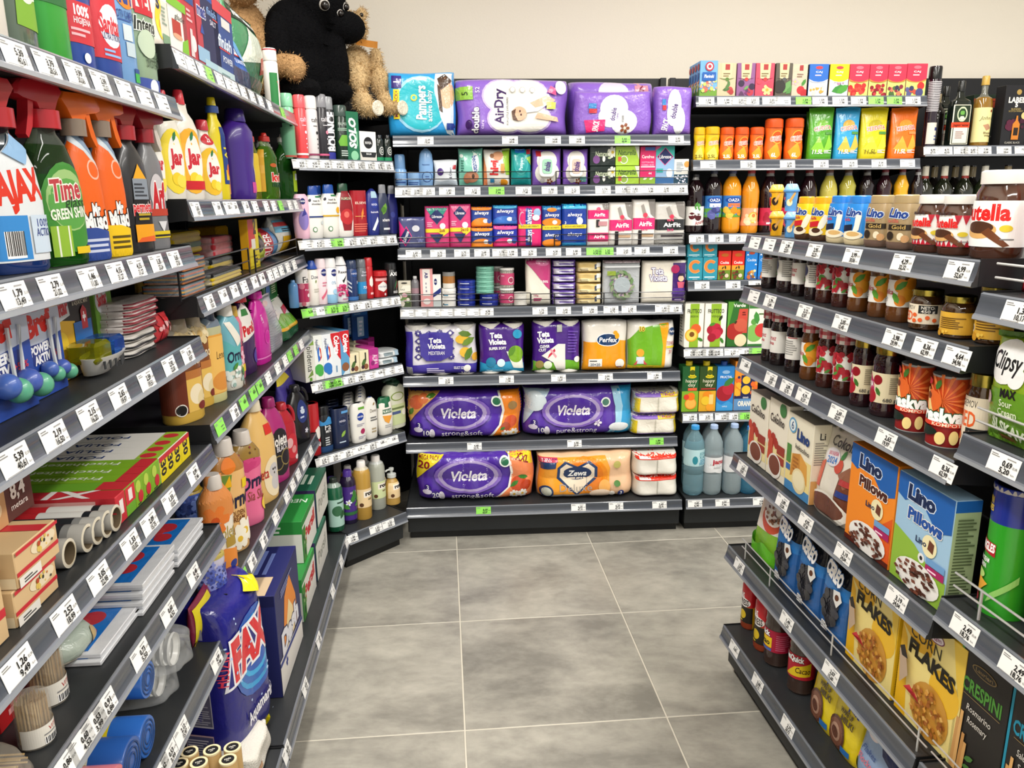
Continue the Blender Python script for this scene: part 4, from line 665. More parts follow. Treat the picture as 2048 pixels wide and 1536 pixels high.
I(B, '7', 'tp_xxl', 833, 1070, None, 'large purple twenty-roll toilet paper pack with yellow corners', sb=.05, h=.229); I(B, '7', 'tp_zewa', 1077, 1268, 912, 'orange and peach toilet paper pack with white heart', sb=.04)
I(B, '7', 'nap_red', 1270, 1358, None, 'lower red and white napkin multipack at right end of the bottom shelf', h=.1, sb=.035, d=.2); I(B, '7', 'nap_red', 1270, 1358, None, 'upper red and white napkin multipack at right end of the bottom shelf', h=.1, z=.101, sb=.035, d=.2)
B.fence('2', 790, 1063, .055); B.fence('2', 1112, 1376, .055); B.fence('3', 797, 1061, .045); B.fence('3', 1109, 1368, .05); B.fence('4', 800, 1061, .055); B.fence('4', 1062, 1370, .05, post=(0, .15, .47, 1))
B.tags('1', '851:22,49:170,00 1020:14,48:109,90 1106:14,48:109,90 1154:14,48:109,90 g1245:5,44:40,99 1352:5,95:44,99')
B.tags('2', '806:3,18:23,96 830:3,98:29,99 854:3,32:25,01 894:1,83:13,80 945:2,32:17,48 g993:0,99:7,46 1047:2,32:17,48 1099:1,98:15,21 1144:2,12:16,97 1206:1,74:13,11 1246:1,82:13,71 1267:1,82:13,71 1298:1,96:14,80 1329:2,48:18,70 1360:4,38:33,00')
B.tags('3', '827:2,49:18,75 876:3,75:28,25 924:3,75:28,25 964:2,68:20,19 1000:1,74:13,11 1020:1,99:14,99 1058:3,79:28,59 1107:4,38:33,01 1147:3,48:26,20 g1188:1,32:9,95 g1212:1,32:9,95 1248:2,65:19,97 1284:2,65:19,97 1341:3,99:30,00')
B.tags('4', '816 842 868 894 920 946 972:4,98:37,50 1080:1,75:13,20 1127:2,05:15,45 1180:1,86:14,00 1222:1,28:9,72 1258:1,28:9,72 1325:1,40:10,55 1349:1,99:15,00')
B.tags('5', '892:3,32:25,00 1013:1,58:11,90 1117:1,95:14,69 1211:0,99:7,46 1309:1,99:14,99'); B.tags('6', '949:4,48:33,75 1149:3,98:29,99 g1313:1,99:14,99'); B.tags('7', 'g967:8,49:63,97 1157:6,25:47,10 1232:6,25:47,10 1319:2,49:18,75')
# ================================================================ wall bay: tea, instant drinks, juice, water
def tea(key, col, art, **a): boxp(key, 'tea_box', 'tea', col, art, q=.5, **a)
tea('tea_blue', '6fa8dc', [R(-1, 0, 1, .2, '6f9a3a'), DOT(-.9, .16, .9, .44, 26, ['e0a080', 'e8d8c0', 'b8c86a', 'c86a5a'], .05), C(.05, .84, .13, 'b03040'), C(.05, .84, .09, 'f0e8e0'), C(.05, .84, .05, 'b03040'), R(-.75, .44, .8, .68, '1f5aa8'), T(.0, .57, .09, 'Planinski', 'fff', w=1.1, sh=.2)], aL=[R(-1, 0, 1, .2, '6f9a3a'), DOT(-.9, .16, .9, .44, 16, ['e0a080', 'e8d8c0', 'b8c86a'], .05), R(-.6, .44, .6, .68, '1f5aa8'), C(0, .84, .1, 'b03040')])
def tart(bg, a, b, ex): return [P([(-.5, .5), (.5, .5), (.6, 1), (-.6, 1)], 'd8c49c'), R(-.2, .8, .3, .97, 'a83a3a'), ('m', [LN(-.4, .6, .5, .74, 2, '7a6a4a')]), P([(-.9, .56), (-.3, .5), (.3, .5), (.9, .56), (.3, .54), (-.3, .54)], a), C(.05, .52, .06, b)] + ex
tea('tea_sage', 'c8b896', tart('', '6a7a4a', '5a7a3a', [C(.4, .2, .1, 'b84a4a'), C(.55, .14, .08, 'a83a3a'), LF(-.4, .2, .24, 10, '4a6a3a'), LF(-.1, .2, .24, 60, '557a45'), LF(.3, .3, .2, 100, '557a45')]))
tea('tea_plum', '8a5a8a', tart('', '6a3a5a', 'c04040', [C(.5, .14, .12, 'b83a4a'), C(-.5, .4, .1, '3a2a44'), C(.7, .3, .1, '3a2a44'), LF(-.2, .2, .2, 40, '6a9a5a'), DOT(-.9, .02, .9, .2, 8, ['7a3a6a', '5a3a5a'], .06)]))
tea('tea_rose', 'c84a60', tart('', '8a2a3a', 'c04040', [FL(.3, .2, .17, 'ead08a', 'c8a040', 6), C(.6, .36, .1, 'd8485a'), C(-.6, .46, .09, 'd8485a')]))
tea('tea_dark', '5a544a', tart('', '3a3a34', '555', [LF(.0, .1, .45, 60, '6a9a5a'), LF(.3, .08, .4, 40, '578a4a'), C(-.5, .3, .2, '34322e')]))
tea('tea_hip', 'c8bca4', [R(-.1, .8, .4, .97, 'a83a3a'), C(.2, .2, .13, 'c8323a'), C(.7, .1, .13, 'b82a32'), LF(.3, .32, .26, 60, '4a8a3a'), FL(-.6, .46, .12, 'e0b0b0', 'e8d070', 5), LN(-.4, .6, .6, .74, 2, '8a6a5a')], mat='fo')
def pod(key, c, ex): tea(key, c, [R(-1, 0, 1, .55, 'c8d878' if c == 'd8344f' else 'd0dae2')] + ex + [E(0, .52, 1, .09, 'e8803a' if c == 'd8344f' else 'dde'), P([(-1, .54), (-.5, .47), (0, .45), (.5, .47), (1, .54), (1, 1), (-1, 1)], c), E(0, .89, .38, .05, 'd8404a' if c != 'd8344f' else 'e87080'), T(0, .76, .05, 'CAJ', 'fff', w=.7), LN(-.4, .64, .4, .7, 1, 'fdd')], aL=[R(-1, .0, 1, 1, '2a2438'), LN(-.6, .1, .6, .9, 10, 'ccc')])
pod('pod_cam', '2f6ac0', [DOT(-.8, .04, .8, .36, 16, ['f2ecd8', 'e8e0c0', 'c8a048'], .06)]); pod('pod_mix', 'f0cf1e', [DOT(-.8, .3, .9, .46, 8, ['3a4a6a', 'e8e8f0', 'b08aa0'], .06), LF(-.7, .15, .5, 20, '3f8a3a'), LF(-.2, .1, .5, 30, '4f9a3a')])
pod('pod_hip', 'd8344f', [DOT(-.9, .03, .8, .34, 18, ['d8302f', 'c0242a', 'e04a3a'], .08)]); pod('pod_cran', 'd8344f', [DOT(-.7, .03, .8, .34, 22, ['a8242f', '8a1a2a', 'c03a3f'], .06)]); pod('pod_for', 'd8344f', [DOT(-.9, .03, .8, .3, 18, ['3a2f4a', '8a2a3f', 'd87a5a', '4a6a3a'], .07)]); pod('pod_ber', 'd8344f', [DOT(-.9, .03, .2, .26, 10, ['3a3a5f', '5a5a8a', 'c8503a'], .07), C(.5, .32, .12, 'd0302f'), C(.4, .12, .13, '4a4a7a')])
I(K, '1', 'tea_blue', 1398, 1433, 121, 'sky blue tea box with flower meadow, front of its column', sb=.02)

for i in range(3):
    s = K.s_at(1415.5, .14, K.sh['1']['z']); y = .14 + .02 + .041 * (i + 1); r = make('tea_blue', K.s_at(1433, .14, K.sh['1']['z']) - K.s_at(1398, .14, K.sh['1']['z']), K.z_at(s, .14, 121) - K.sh['1']['z'] - .0006, (K.s_at(1433, .14, K.sh['1']['z']) - K.s_at(1398, .14, K.sh['1']['z'])) * .5)
    r.location = K.W(s, y, K.sh['1']['z'] + .0006); r.rotation_euler = (0, 0, K.rz); r['label'] = ('second', 'third', 'hindmost')[i] + ' sky blue tea box counted back from the front of its column'; r['category'] = 'tea'; r['group'] = 'column of sky blue tea boxes'
for k, a, b, t, l in (('tea_sage', 1433, 1470, 126, 'beige tea box with leaves and red berries'), ('tea_plum', 1472, 1508, 126, 'purple tea box with blackberries and beige panel'), ('tea_rose', 1509, 1546, 126, 'pinkish red tea box with a yellow flower'), ('tea_dark', 1549, 1582, 126, 'dark grey tea box with green sage leaves'), ('tea_hip', 1582, 1612, 128, 'shiny pale tea box with rosehips'), ('pod_cam', 1615, 1653, 128, 'blue topped tea box with camomile'), ('pod_mix', 1656, 1694, 128, 'yellow topped tea box'), ('pod_hip', 1695, 1734, 128, 'red topped tea box with rosehips on pale ground'), ('pod_cran', 1735, 1771, 128, 'red topped tea box with a heap of cranberries'), ('pod_for', 1772, 1808, 128, 'red topped tea box with mixed forest fruit'), ('pod_ber', 1809, 1849, 127, 'red topped tea box with plums and raspberry at the right end')): I(K, '1', k, a, b, t, l, sb=.02)
def cede(key, c, c2, c3, sz, lb): botp(key, 'drink_powder_jar', 'drink powder', c, [C(.15, .55, .16, 'f0b040'), C(.15, .55, .14, c2), P([(-.6, .2), (.1, .42), (.5, .12), (.1, .02), (-.3, .02)], 'f6a02a' if c3 != 'e' else 'f8e060'), T(.1, .52, .1, 'CEDEVITA', 'e8502a', w=1.1, r=6, o='fff', b=.02), T(-.1, .12, .09, sz, lb, b=.03)], 'cede', q=.8, caps=[(.78, 1, .98, .95, c2)])
cede('cede_y', 'f0c81e', 'e0b018', 'e', '2.5L', '6a5a10'); cede('cede_o', 'ee6a1e', 'd8541c', 'o', '2.5L', 'fff'); cede('cede_O', 'ee6a1e', 'd8541c', 'o', '6L', 'fff')
def cbag(key, c, c2, c3, lb): bagp(key, 'drink_powder_bag', 'drink powder', c, [E(.05, .66, .5, .1, c2), P([(-.8, .2), (-.2, .45), (.2, .2), (.6, .48), (.9, .25), (.4, .14), (-.4, .14)], c3), T(.05, .6, .075, 'CEDEVITA', 'e0402a', w=1.4, r=5, o='fff', b=.02), R(.3, .48, .85, .53, '4a8a3a' if lb != 'o' else 'f08a4a'), T(-.3, .15, .075, '11.5L', 'fff' if lb != 'y' else '7a7010', w=.8, b=.03, sh=.15), LN(.2, .12, .8, .19, 3, 'eee')], st='stand', q=.42)
cbag('cb_g', '4f9e22', '6fae2a', '8ac83a', 'g'); cbag('cb_b', '2f9cd0', 'c8a040', 'e0b848', 'b'); cbag('cb_y', 'd8c81a', 'b8a818', 'f4e23a', 'y'); cbag('cb_o', 'ee6f1a', 'f2902a', 'f8a838', 'o')
for k, a, b, t, l in (('cede_y', 1385, 1408, 255, 'yellow lidded drink powder jar at the left end'), ('cede_y', 1406, 1437, 254, 'second yellow lidded drink powder jar'), ('cede_o', 1437, 1466, 255, 'left of the three small orange drink powder jars'), ('cede_o', 1466, 1495, 255, 'middle of the three small orange drink powder jars'), ('cede_o', 1496, 1525, 255, 'right of the three small orange drink powder jars'), ('cede_O', 1525, 1562, 238, 'left one of the two tall orange drink powder jars'), ('cede_O', 1565, 1603, 237, 'right one of the two tall orange drink powder jars'), ('cb_g', 1616, 1665, 214, 'green drink powder bag'), ('cb_b', 1669, 1717, 214, 'blue drink powder bag'), ('cb_y', 1720, 1773, 214, 'yellow drink powder bag'), ('cb_o', 1780, 1832, 214, 'orange drink powder bag at the right end')): I(K, '2', k, a, b, t, l, sb=.02)
for k, a, l in (('cb_g', 1634, 'green'), ('cb_b', 1686, 'blue'), ('cb_y', 1739, 'yellow'), ('cb_o', 1799, 'orange')): I(K, '2', k, a, None, None, l + ' drink powder bag standing behind the front bag of its colour', w=.105, h=.21, sb=.1)
# juice bottles
def jb(key, liq, cap, lab, prof='juice', z=(.28, .62)): botp(key, 'juice_bottle', 'juice', [(.9, liq), (1, '999')], lab, prof, q=1., mat='gs', caps=[(.945, 1, .44, .42, cap)])
SCEN = lambda c, c2, nm: [R(-1, .26, 1, .6, '3a7ac0'), R(-1, .26, 1, .4, '5a9a3a'), E(0, .53, .6, .05, '1f4a9a'), T(0, .53, .045, 'OAZA', 'fff', w=.8), R(-.4, .42, .5, .48, c2), DOT(-.6, .28, .7, .4, 9, c, .05)]
jb('j_cher', '1a0c10', '1f1f24', [R(-1, .14, 1, .46, 'e6e4e0'), C(-.35, .3, .06, '5a1420'), C(.1, .28, .06, '4a1018'), LF(-.1, .4, .14, 80, '4a8a3a'), LF(.2, .38, .14, 100, '5a9a4a'), T(.3, .2, .06, 'Amarena', 'a02030', w=.9, r=15, sh=.3)], 'pet')
jb('j_blue', '1c1216', '2a2f4a', SCEN(['3a3f7a', '5a5fa0'], 'e8e8f0', ''), 'pet'); jb('j_or', 'e8941a', '3a3f6a', SCEN(['f0a020', 'f4c048', 'e88a18'], 'e07a4a', ''), 'pet')
jb('j_ow', 'e08e1c', 'a8222a', [R(-1, .12, 1, .4, 'eea078'), C(.1, .25, .09, 'f0a838'), C(.1, .25, .07, 'f6d080'), DOT(-.8, .16, .9, .38, 8, ['e87a3a', 'f4d0a8'], .04)]); jb('j_red', '221014', '8a1c24', [R(-1, .12, 1, .4, 'c02a4a'), DOT(-.6, .2, .6, .38, 8, ['e86080', 'a01a34'], .05), LN(-.3, .14, .5, .2, 1, 'fdd')])
jb('j_lem', 'b8ac4a', '6a3a2a', []); jb('j_lemw', 'aaa23e', '5a3a2a', [], 'wave'); jb('j_dkw', '1c1216', '2a1a20', [], 'wave'); jb('j_pur', '2c1018', '7a1c28', [], 'wave'); jb('j_oww', 'e8a81a', '7a1c28', [], 'wave')
for k, a, b, l in (('j_cher', 1369, 1405, 'dark cherry juice bottle with white label at the left end'), ('j_blue', 1405, 1440, 'dark blueberry juice bottle with blue scenic label'), ('j_or', 1440, 1478, 'orange juice bottle with blue scenic label'), ('j_ow', 1478, 1514, 'orange juice bottle with red cap and salmon label'), ('j_red', 1514, 1552, 'dark red juice bottle with pink label beside the orange one'), ('j_red', 1554, 1590, 'dark red juice bottle behind the stacked yellow cups'), ('j_red', 1592, 1628, 'dark red juice bottle behind the first yellow jar'), ('j_lem', 1632, 1668, 'smooth pale lemonade bottle'), ('j_lemw', 1669, 1705, 'ribbed pale lemonade bottle'), ('j_dkw', 1707, 1741, 'ribbed black juice bottle'), ('j_pur', 1742, 1776, 'ribbed dark purple juice bottle'), ('j_oww', 1777, 1809, 'ribbed orange juice bottle at the right'), ('j_dkw', 1810, 1838, 'ribbed black juice bottle at the right end of the juice row')): I(K, '3', k, a, b, None, l, h=.27 if k != 'j_cher' else .255)
CB = dict(q=.7)
boxp('c_box', 'drink_carton', 'juice', '2f93a8', [C(.02, .6, .3, 'f2b060'), C(.02, .6, .28, 'e8823a'), C(.05, .6, .16, '2f93a8'), P([(.1, .6), (.75, .82), (.95, .6), (.75, .38)], '2f93a8'), LN(-.8, .1, .8, .2, 1, 'd8eef0'), LN(-.3, .03, .4, .07, 1, 'bde')], **CB)
for z, ys in ((0, 'bottom'), (.101, 'top')):
    for a, b, xs in ((1374, 1404, 'left'), (1405, 1434, 'right')): I(K, '4', 'c_box', a, b, None, '%s %s turquoise drink carton with orange ring of the block of four' % (ys, xs), h=.1 if not z else .078, z=z)
boxp('coc_r', 'drink_carton', 'juice', 'd82a20', [R(-1, 0, 1, .34, '6a8a2a'), R(-1, .34, 1, .5, 'ee9a2a'), E(.0, .86, .6, .06, 'b8601a'), T(0, .6, .09, 'Cockta', 'fff', w=1.4, sh=.1), LF(-.4, .36, .12, 60, '2a3a1a'), LF(.2, .36, .14, 100, '2a3a1a'), DOT(-.7, .04, .5, .28, 12, ['5a2a1a', '7a3a22', '3f5a1f'], .05), C(.4, .14, .07, 'e8c8b0')], q=.7); boxp('coc_b', 'drink_carton', 'juice', '1f7fd0', [R(-1, 0, 1, .1, '3a6ab0'), E(0, .92, .5, .05, 'b84a2a'), T(0, .68, .09, 'Cockta', 'e8f4ff', w=1.5, sh=.1), DOT(-.8, .04, .8, .3, 16, ['e8a040', 'f0d8a0', '8a5a2a', 'c86a3a'], .05), P([(-.9, .84), (-.5, .84), (-.7, .9)], 'fff'), P([(.5, .5), (.9, .5), (.7, .56)], 'fff')], q=.7)
for k, a, b, l in (('coc_r', 1435, 1460, 'left one of the two red drink cartons with jungle picture'), ('coc_r', 1462, 1487, 'right one of the two red drink cartons with jungle picture'), ('coc_b', 1489, 1513, 'left one of the two blue drink cartons with white clouds'), ('coc_b', 1515, 1540, 'right one of the two blue drink cartons, half hidden by the island shelf')): I(K, '4', k, a, b, None, l, h=.127)
FRU = lambda fr: [R(-.45, .0, .5, 1, '8fb52e'), T(.0, .83, .09, 'FRUTTECO', '26301a', w=1.5, b=.02), T(0, .71, .045, fr, '4a5a20', w=.8)]
boxp('fru_p', 'juice_carton', 'juice', 'efece0', FRU('BRESKVA') + [C(.2, .42, .12, 'd8602a'), C(-.25, .28, .15, 'e8a82e'), C(-.25, .28, .12, 'f4d060'), C(-.2, .3, .06, '7a4a1a'), LF(.4, .22, .16, -30, '3a7a2a')], q=.9, aL=[LN(-.7, .1, .7, .9, 12, '9a9a90')])
boxp('fru_c', 'juice_carton', 'juice', 'efece0', FRU('VISNJA') + [C(-.35, .4, .11, 'a81c34'), C(.1, .44, .11, 'b8243c'), C(.35, .36, .1, 'a81c34'), C(.1, .3, .12, 'c02a44'), C(-.3, .22, .1, 'a01830'), LF(.3, .6, .16, 60, '26301a'), LF(-.6, .5, .16, 20, '4a8a2a'), LF(.5, .22, .16, -60, '3a7a2a')], q=.9)
boxp('verde', 'juice_carton', 'juice', '2f6a2a', [P([(-1, .3), (-.4, 1), (-1, 1)], '5a9a34'), P([(-.2, .3), (.95, .3), (.95, .84), (.1, .84)], 'c8483a'), T(.1, .92, .07, 'Verde', 'e8efe0', w=1.2, b=.03), C(-.3, .34, .19, 'a82a24'), C(.3, .48, .15, 'c85a44'), E(.35, .14, .6, .14, 'ecd8b0'), LF(-.3, .5, .1, 60, '3a2a1a'), LN(.4, .7, .9, .8, 2, '6a1a14')], q=.7); boxp('verde_g', 'juice_carton', 'juice', 'e8ecd8', [R(-1, .86, 1, 1, '3a7a3a'), R(-1, 0, 1, .05, '3a7a3a'), C(-.3, .3, .2, '7fb85a'), C(.5, .36, .16, 'c83a34'), C(-.4, .56, .07, '5a9a44'), LF(0, .5, .3, 100, '3f8a3a'), LN(.1, .72, .7, .78, 1, '4a6a3a')], q=.7)
for k, a, b, t, l in (('fru_p', 1367, 1405, 607, 'white juice carton with a halved peach'), ('fru_c', 1407, 1450, 607, 'white juice carton with red cherries'), ('verde', 1452, 1493, 603, 'green juice carton with red apples'), ('verde_g', 1494, 1530, 604, 'pale juice carton with a green apple beside the red apple one')): I(K, '5', k, a, b, t, l, sb=.02)
def hd(key, c, ex, **a): boxp(key, 'juice_carton', 'juice', c, ex, q=.9, extra=lambda r, w, d, h: (lambda m: (m.lathe([(h, w * .2), (h + .018, w * .2), (h + .02, w * .17)], 'e8d022' if 'hd' in key else '1f4fa0', 14), m.build('screw_cap', 'pl', r)))(M()), **a)
HD = [R(-.1, .76, .45, 1, 'e8d41e'), C(.18, .87, .06, '4a5a14'), E(.18, .78, .5, .035, 'e8d41e'), T(.18, .78, .035, 'RAUCH', '222', w=.7), T(.1, .69, .07, 'happy', 'f0ecd0', w=1.4, b=.0), T(.15, .6, .07, 'day', 'f0ecd0', w=.9, b=.0)]
hd('hd_a', '1f5a2e', [R(-1, 0, 1, .46, '7fae2e')] + HD + [R(-.3, .47, .8, .53, 'e0603a'), C(.1, .18, .13, 'e8902a'), C(.1, .18, .11, 'f4b450'), C(.1, .34, .09, 'ea7a1e'), C(-.45, .33, .06, 'd8402a')]); hd('hd_b', '2f4a1e', [R(-1, 0, 1, .46, 'e0a82a')] + HD + [R(-.8, .49, .9, .525, 'a8302a'), C(.0, .36, .1, 'e88a1e'), C(-.2, .24, .1, 'e8c030'), C(.35, .09, .09, 'f0a02a'), R(.2, .16, .7, .38, 'f0cf80')])
hd('fructal', '2a7fc8', [C(-.1, .4, .18, 'a01c2a'), C(.4, .5, .14, 'b8283a'), LF(-.2, .56, .3, 40, '3a7a3a'), WV(0, .18, '3f9ad8', .04), T(.05, .77, .05, 'FRUCTAL', 'fff', w=1.4), E(0, .88, .45, .04, '8fb8e0'), T(0, .1, .03, 'APPLE', 'def')]); boxp('orange', 'juice_carton', 'juice', 'f0922a', [R(-1, 0, 1, .24, '5f8fc0'), R(-1, .24, 1, .3, '1f2454'), T(.1, .14, .1, 'ORANGE', 'f4efe0', w=1.5, b=.04), R(-.45, .3, .5, .72, '1f2454'), C(0, .62, .08, 'f4c038'), C(0, .42, .09, 'f4c038'), DOT(-.95, .3, -.5, .72, 8, ['f4b030', '2a2a5a', 'e86a2a'], .05, 5), DOT(.55, .3, .95, .72, 8, ['f4b030', '2a2a5a', 'e86a2a'], .05, 6), T(0, .265, .03, 'GRAND', 'fff', w=.5)], q=.8)
for k, a, b, t, l in (('hd_a', 1362, 1395, 733, 'green juice carton with halved orange, leftmost in its row'), ('hd_b', 1396, 1430, 733, 'yellow-green juice carton with citrus and a glass'), ('fructal', 1431, 1465, 733, 'blue juice carton with a red apple'), ('orange', 1466, 1512, 722, 'orange juice carton with navy panel')): I(K, '6', k, a, b, t, l, sb=.02)
def wat(key, c, cap, art): botp(key, 'water_bottle', 'water', c, art, 'pet', q=1., mat='gl', caps=[(.945, 1, .42, .4, cap)])
wat('wat_b', '9fc8d4', '2f9ae0', [R(-1.2, .44, 1.2, .68, 'b8dce2'), E(-.1, .53, .17, .06, '2f8a9a'), T(.45, .62, .04, 'JEDNA', '2f8a9a', w=.6), T(.45, .57, .04, 'KAP', '2f8a9a', w=.5), T(.5, .52, .04, 'JEDNO', '1f8ab0', w=.6), T(.5, .475, .04, 'HVALA', '1f8ab0', w=.65)])
wat('wat_j', 'cfdfe4', 'a8c0e8', [R(-1.2, .36, 1.2, .56, 'e4e6e8'), P([(-1.2, .36), (-.6, .33), (0, .35), (.5, .32), (1.2, .36)], 'e4e6e8'), T(.25, .5, .06, 'jana', 'b01c30', w=.9, b=.04), LN(-.1, .4, .6, .44, 2, 'aaa')]); wat('wat_d', '5fa8c8', '2f80d0', [])
for i, (k, a, b, t, l) in enumerate((('wat_b', 1364, 1405, 850, 'blue tinted water bottle with pale blue label, leftmost in front'), ('wat_j', 1402, 1441, 849, 'left one of the two clear water bottles with white label'), ('wat_j', 1442, 1481, 847, 'right one of the two clear water bottles with white label'), ('wat_d', 1475, 1512, 852, 'deep blue water bottle beside the island shelf'))):
    I(K, '7', k, a, b, t, l, sb=.03); I(K, '7', k, (a + b) / 2 - 5, None, None, ('blue tinted bottle standing behind the front one with pale blue label', 'clear water bottle standing behind the left clear one', 'clear water bottle standing behind the right clear one', 'deep blue water bottle behind the front deep blue one')[i], w=.085, h=.33, sb=.14)
K.tags('1', '1413:1,59:11,98 1450:1,99:14,99 1478:2,55:19,21 1503:2,55:19,21 1540:2,55:19,21 1566 g1607:1,59:11,98 1640:1,59:11,98 1680:1,59:11,98 1717:1,59:11,98 g1752:1,59:11,98 g1789:1,59:11,98 1826:1,59:11,98'); K.tags('2', '1416 1496:2,29:17,25 1575:5,09:38,35 1642:7,19:54,17 1700:7,19:54,17 1758:7,19:54,17 1815')
K.tags('3', '1393:2,99:22,53 1432:2,85:21,47 1473:2,85:21,47 1500'); K.tags('4', '1404:0,69:5,20 1466:0,86:6,48 1512:0,86:6,48'); K.tags('5', '1382:0,85:6,40 1398:0,85:6,40 1418:0,85:6,40 1432:0,85:6,40 1463:1,19:8,97 1490:0,95:7,16 g1512'); K.tags('6', '1380:1,99:14,99 1412:2,35:17,71 1444:1,99:14,99 1466:1,99:14,99 g1490:1,59:11,98'); K.tags('7', '1390:0,85:6,40 1445:0,99:7,46 1520:0,86:6,48')
# ================================================================ wall bay: spirits
def neck(c): return lambda r, w, d, h: None
botp('liq_sp', 'liqueur_bottle', 'spirits', '221420', [R(-.6, .03, 1.6, .3, 'd8d4c8'), R(.2, .2, .8, .24, '2a3a7a'), LN(.2, .08, .8, .16, 2, '5a6aa0')] + [R(-.9, .44 + i * .021, .9, .452 + i * .021, 'c8c4c8') for i in range(18)], 'can', q=1., mat='gs', caps=[(.84, 1.0, 1.02, 1.02, '111', 'sleeve')])
botp('liq_jag', 'liqueur_bottle', 'spirits', '121a16', [R(-.62, .03, .62, .62, 'e4e0cc'), R(-.55, .04, .55, .61, '23301f'), R(-.5, .05, .5, .29, 'e6e0d0'), R(-.66, .28, .66, .36, 'd8431f'), E(0, .48, .36, .11, 'c8d4b0'), E(0, .48, .28, .085, '23401f'), C(0, .5, .03, '6aa84a'), P([(-.2, .42), (0, .39), (.2, .42), (.05, .45), (-.05, .45)], 'd8dcc8'), T(0, .32, .035, 'Jagermeister', '3a1008', w=1.1), LN(-.35, .12, .35, .24, 4, 'aa8a8a')], 'flask', q=.6, e=5, mat='gs', caps=[(.82, .98, .36, .33, '151715')])
botp('liq_john', 'whisky_bottle', 'spirits', [(.7, '8a6420'), (1, '6a6a60')], [R(-.95, .06, 1., .55, 'ecdf9c'), C(.4, .5, .02, '8a2a1a'), T(.1, .4, .05, 'John B', '3a3420', w=1.1, sh=.4, b=0), P([(-.2, .3), (.2, .32), (.5, .26), (.1, .22)], 'b88a6a'), T(.35, .19, .03, 'Blended', '5a4a30', w=.9), T(.35, .15, .03, 'Whisky', '5a4a30', w=.8)], 'flask', q=.9, mat='gs', caps=[(.87, 1, .42, .4, 'c8a24a')])
boxp('liq_lab', 'whisky_box', 'spirits', '1f1f22', [C(.1, .89, .045, 'a88a4a'), T(0, .76, .085, 'LABEL', 'e8e4da', w=1.4, b=.04), T(0, .68, .07, '5', 'e8e4da', b=.05), T(0, .61, .03, 'BLENDED', 'a8945a', w=.8), T(0, .575, .025, 'SCOTCH WHISKY', 'a8945a', w=1.2), DOT(-.9, .3, .9, .42, 14, ['3f1a2c', '571f36'], .05), P([(-.15, .1), (.45, .1), (.45, .36), (.25, .42), (.22, .5), (.1, .5), (.07, .42), (-.15, .36)], 'c87a2a'), R(-.02, .17, .36, .3, '2a2018'), C(.75, .5, .06, 'd8c080'), T(0, .05, .03, 'CLASSIC BLACK', 'b8b4a8', w=1.3)], q=.6)
boxp('liq_gb', 'spirits_box', 'spirits', '1f2f22', [R(-1, .76, 1, .93, 'a83f22'), T(.0, .845, .08, 'MEISTER', '2a1a10', w=1.6), C(.6, .66, .08, '8a7a3a'), LN(-.8, .2, .6, .3, 2, '8a8a80')], q=.5)
botp('wine_d', 'wine_bottle', 'wine', '14100f', [], 'wine', q=1., mat='gs', caps=[(.82, 1, .36, .36, '9a8a68', 'capsule')]); botp('wine_w', 'wine_bottle', 'wine', '1c1f14', [R(-1, .8, 1, .84, '8a2a24')], 'wine', q=1., mat='gs', caps=[(.84, 1, .37, .36, 'dcd6c4', 'capsule')]); botp('wine_g', 'wine_bottle', 'wine', '1c2414', [], 'wine', q=1., mat='gs', caps=[(.84, 1, .37, .36, 'e0ddd0', 'capsule'), (.78, .84, .38, .37, '7fa83a', 'neck_band')])
I(L, '1', 'liq_sp', 1842, 1868, 133, 'tall slim dark bottle wrapped in a ribbed spiral with black sleeve', sb=.02); I(L, '1', 'liq_jag', 1889, 1930, 159, 'flat dark green square bottle with framed cream label', sb=.03); I(L, '1', 'liq_john', 1936, 1975, 152, 'amber whisky bottle with gold cap and cream label', sb=.03)
I(L, '1', 'liq_lab', 1998, 2046, 170, 'tall black whisky carton with a printed bottle', sb=.02); I(L, '1', 'liq_gb', 1936, 2000, 189, 'dark green spirits carton with red band behind the amber bottle', sb=.16)
I(L, '1', 'liq_jag', 1880, None, None, 'dark flat bottle behind the framed-label bottle', w=.085, h=.27, sb=.14); I(L, '1', 'wine_d', 1866, None, None, 'dark bottle between the ribbed bottle and the square one', w=.07, h=.235, sb=.12)
for i, (k, x, l, sb) in enumerate((('wine_w', 1838, 'cream capped wine bottle, leftmost under the spirits', .05), ('wine_d', 1856, 'gold capped wine bottle beside the leftmost cream capped one', .12), ('wine_w', 1876, 'cream capped wine bottle, second from left', .05), ('wine_d', 1897, 'gold capped wine bottle in the middle', .13), ('wine_w', 1917, 'cream capped wine bottle, third from left', .05), ('wine_d', 1931, 'gold capped wine bottle, rightmost of its kind', .13), ('wine_g', 1955, 'cream capped wine bottle with green neck band', .05), ('wine_d', 2000, 'dark wine bottle behind the big spread jar lid', .08))): I(L, '2', k, x, None, None, l, w=.08, h=.285, sb=sb)
L.tags('1', '1862:8,99:67,73 1890:8,75:65,93 1922:21,49:161,92 1942:6,60:49,73 1968:7,99:60,20 2008:19,99:150,61 2044:19,99')
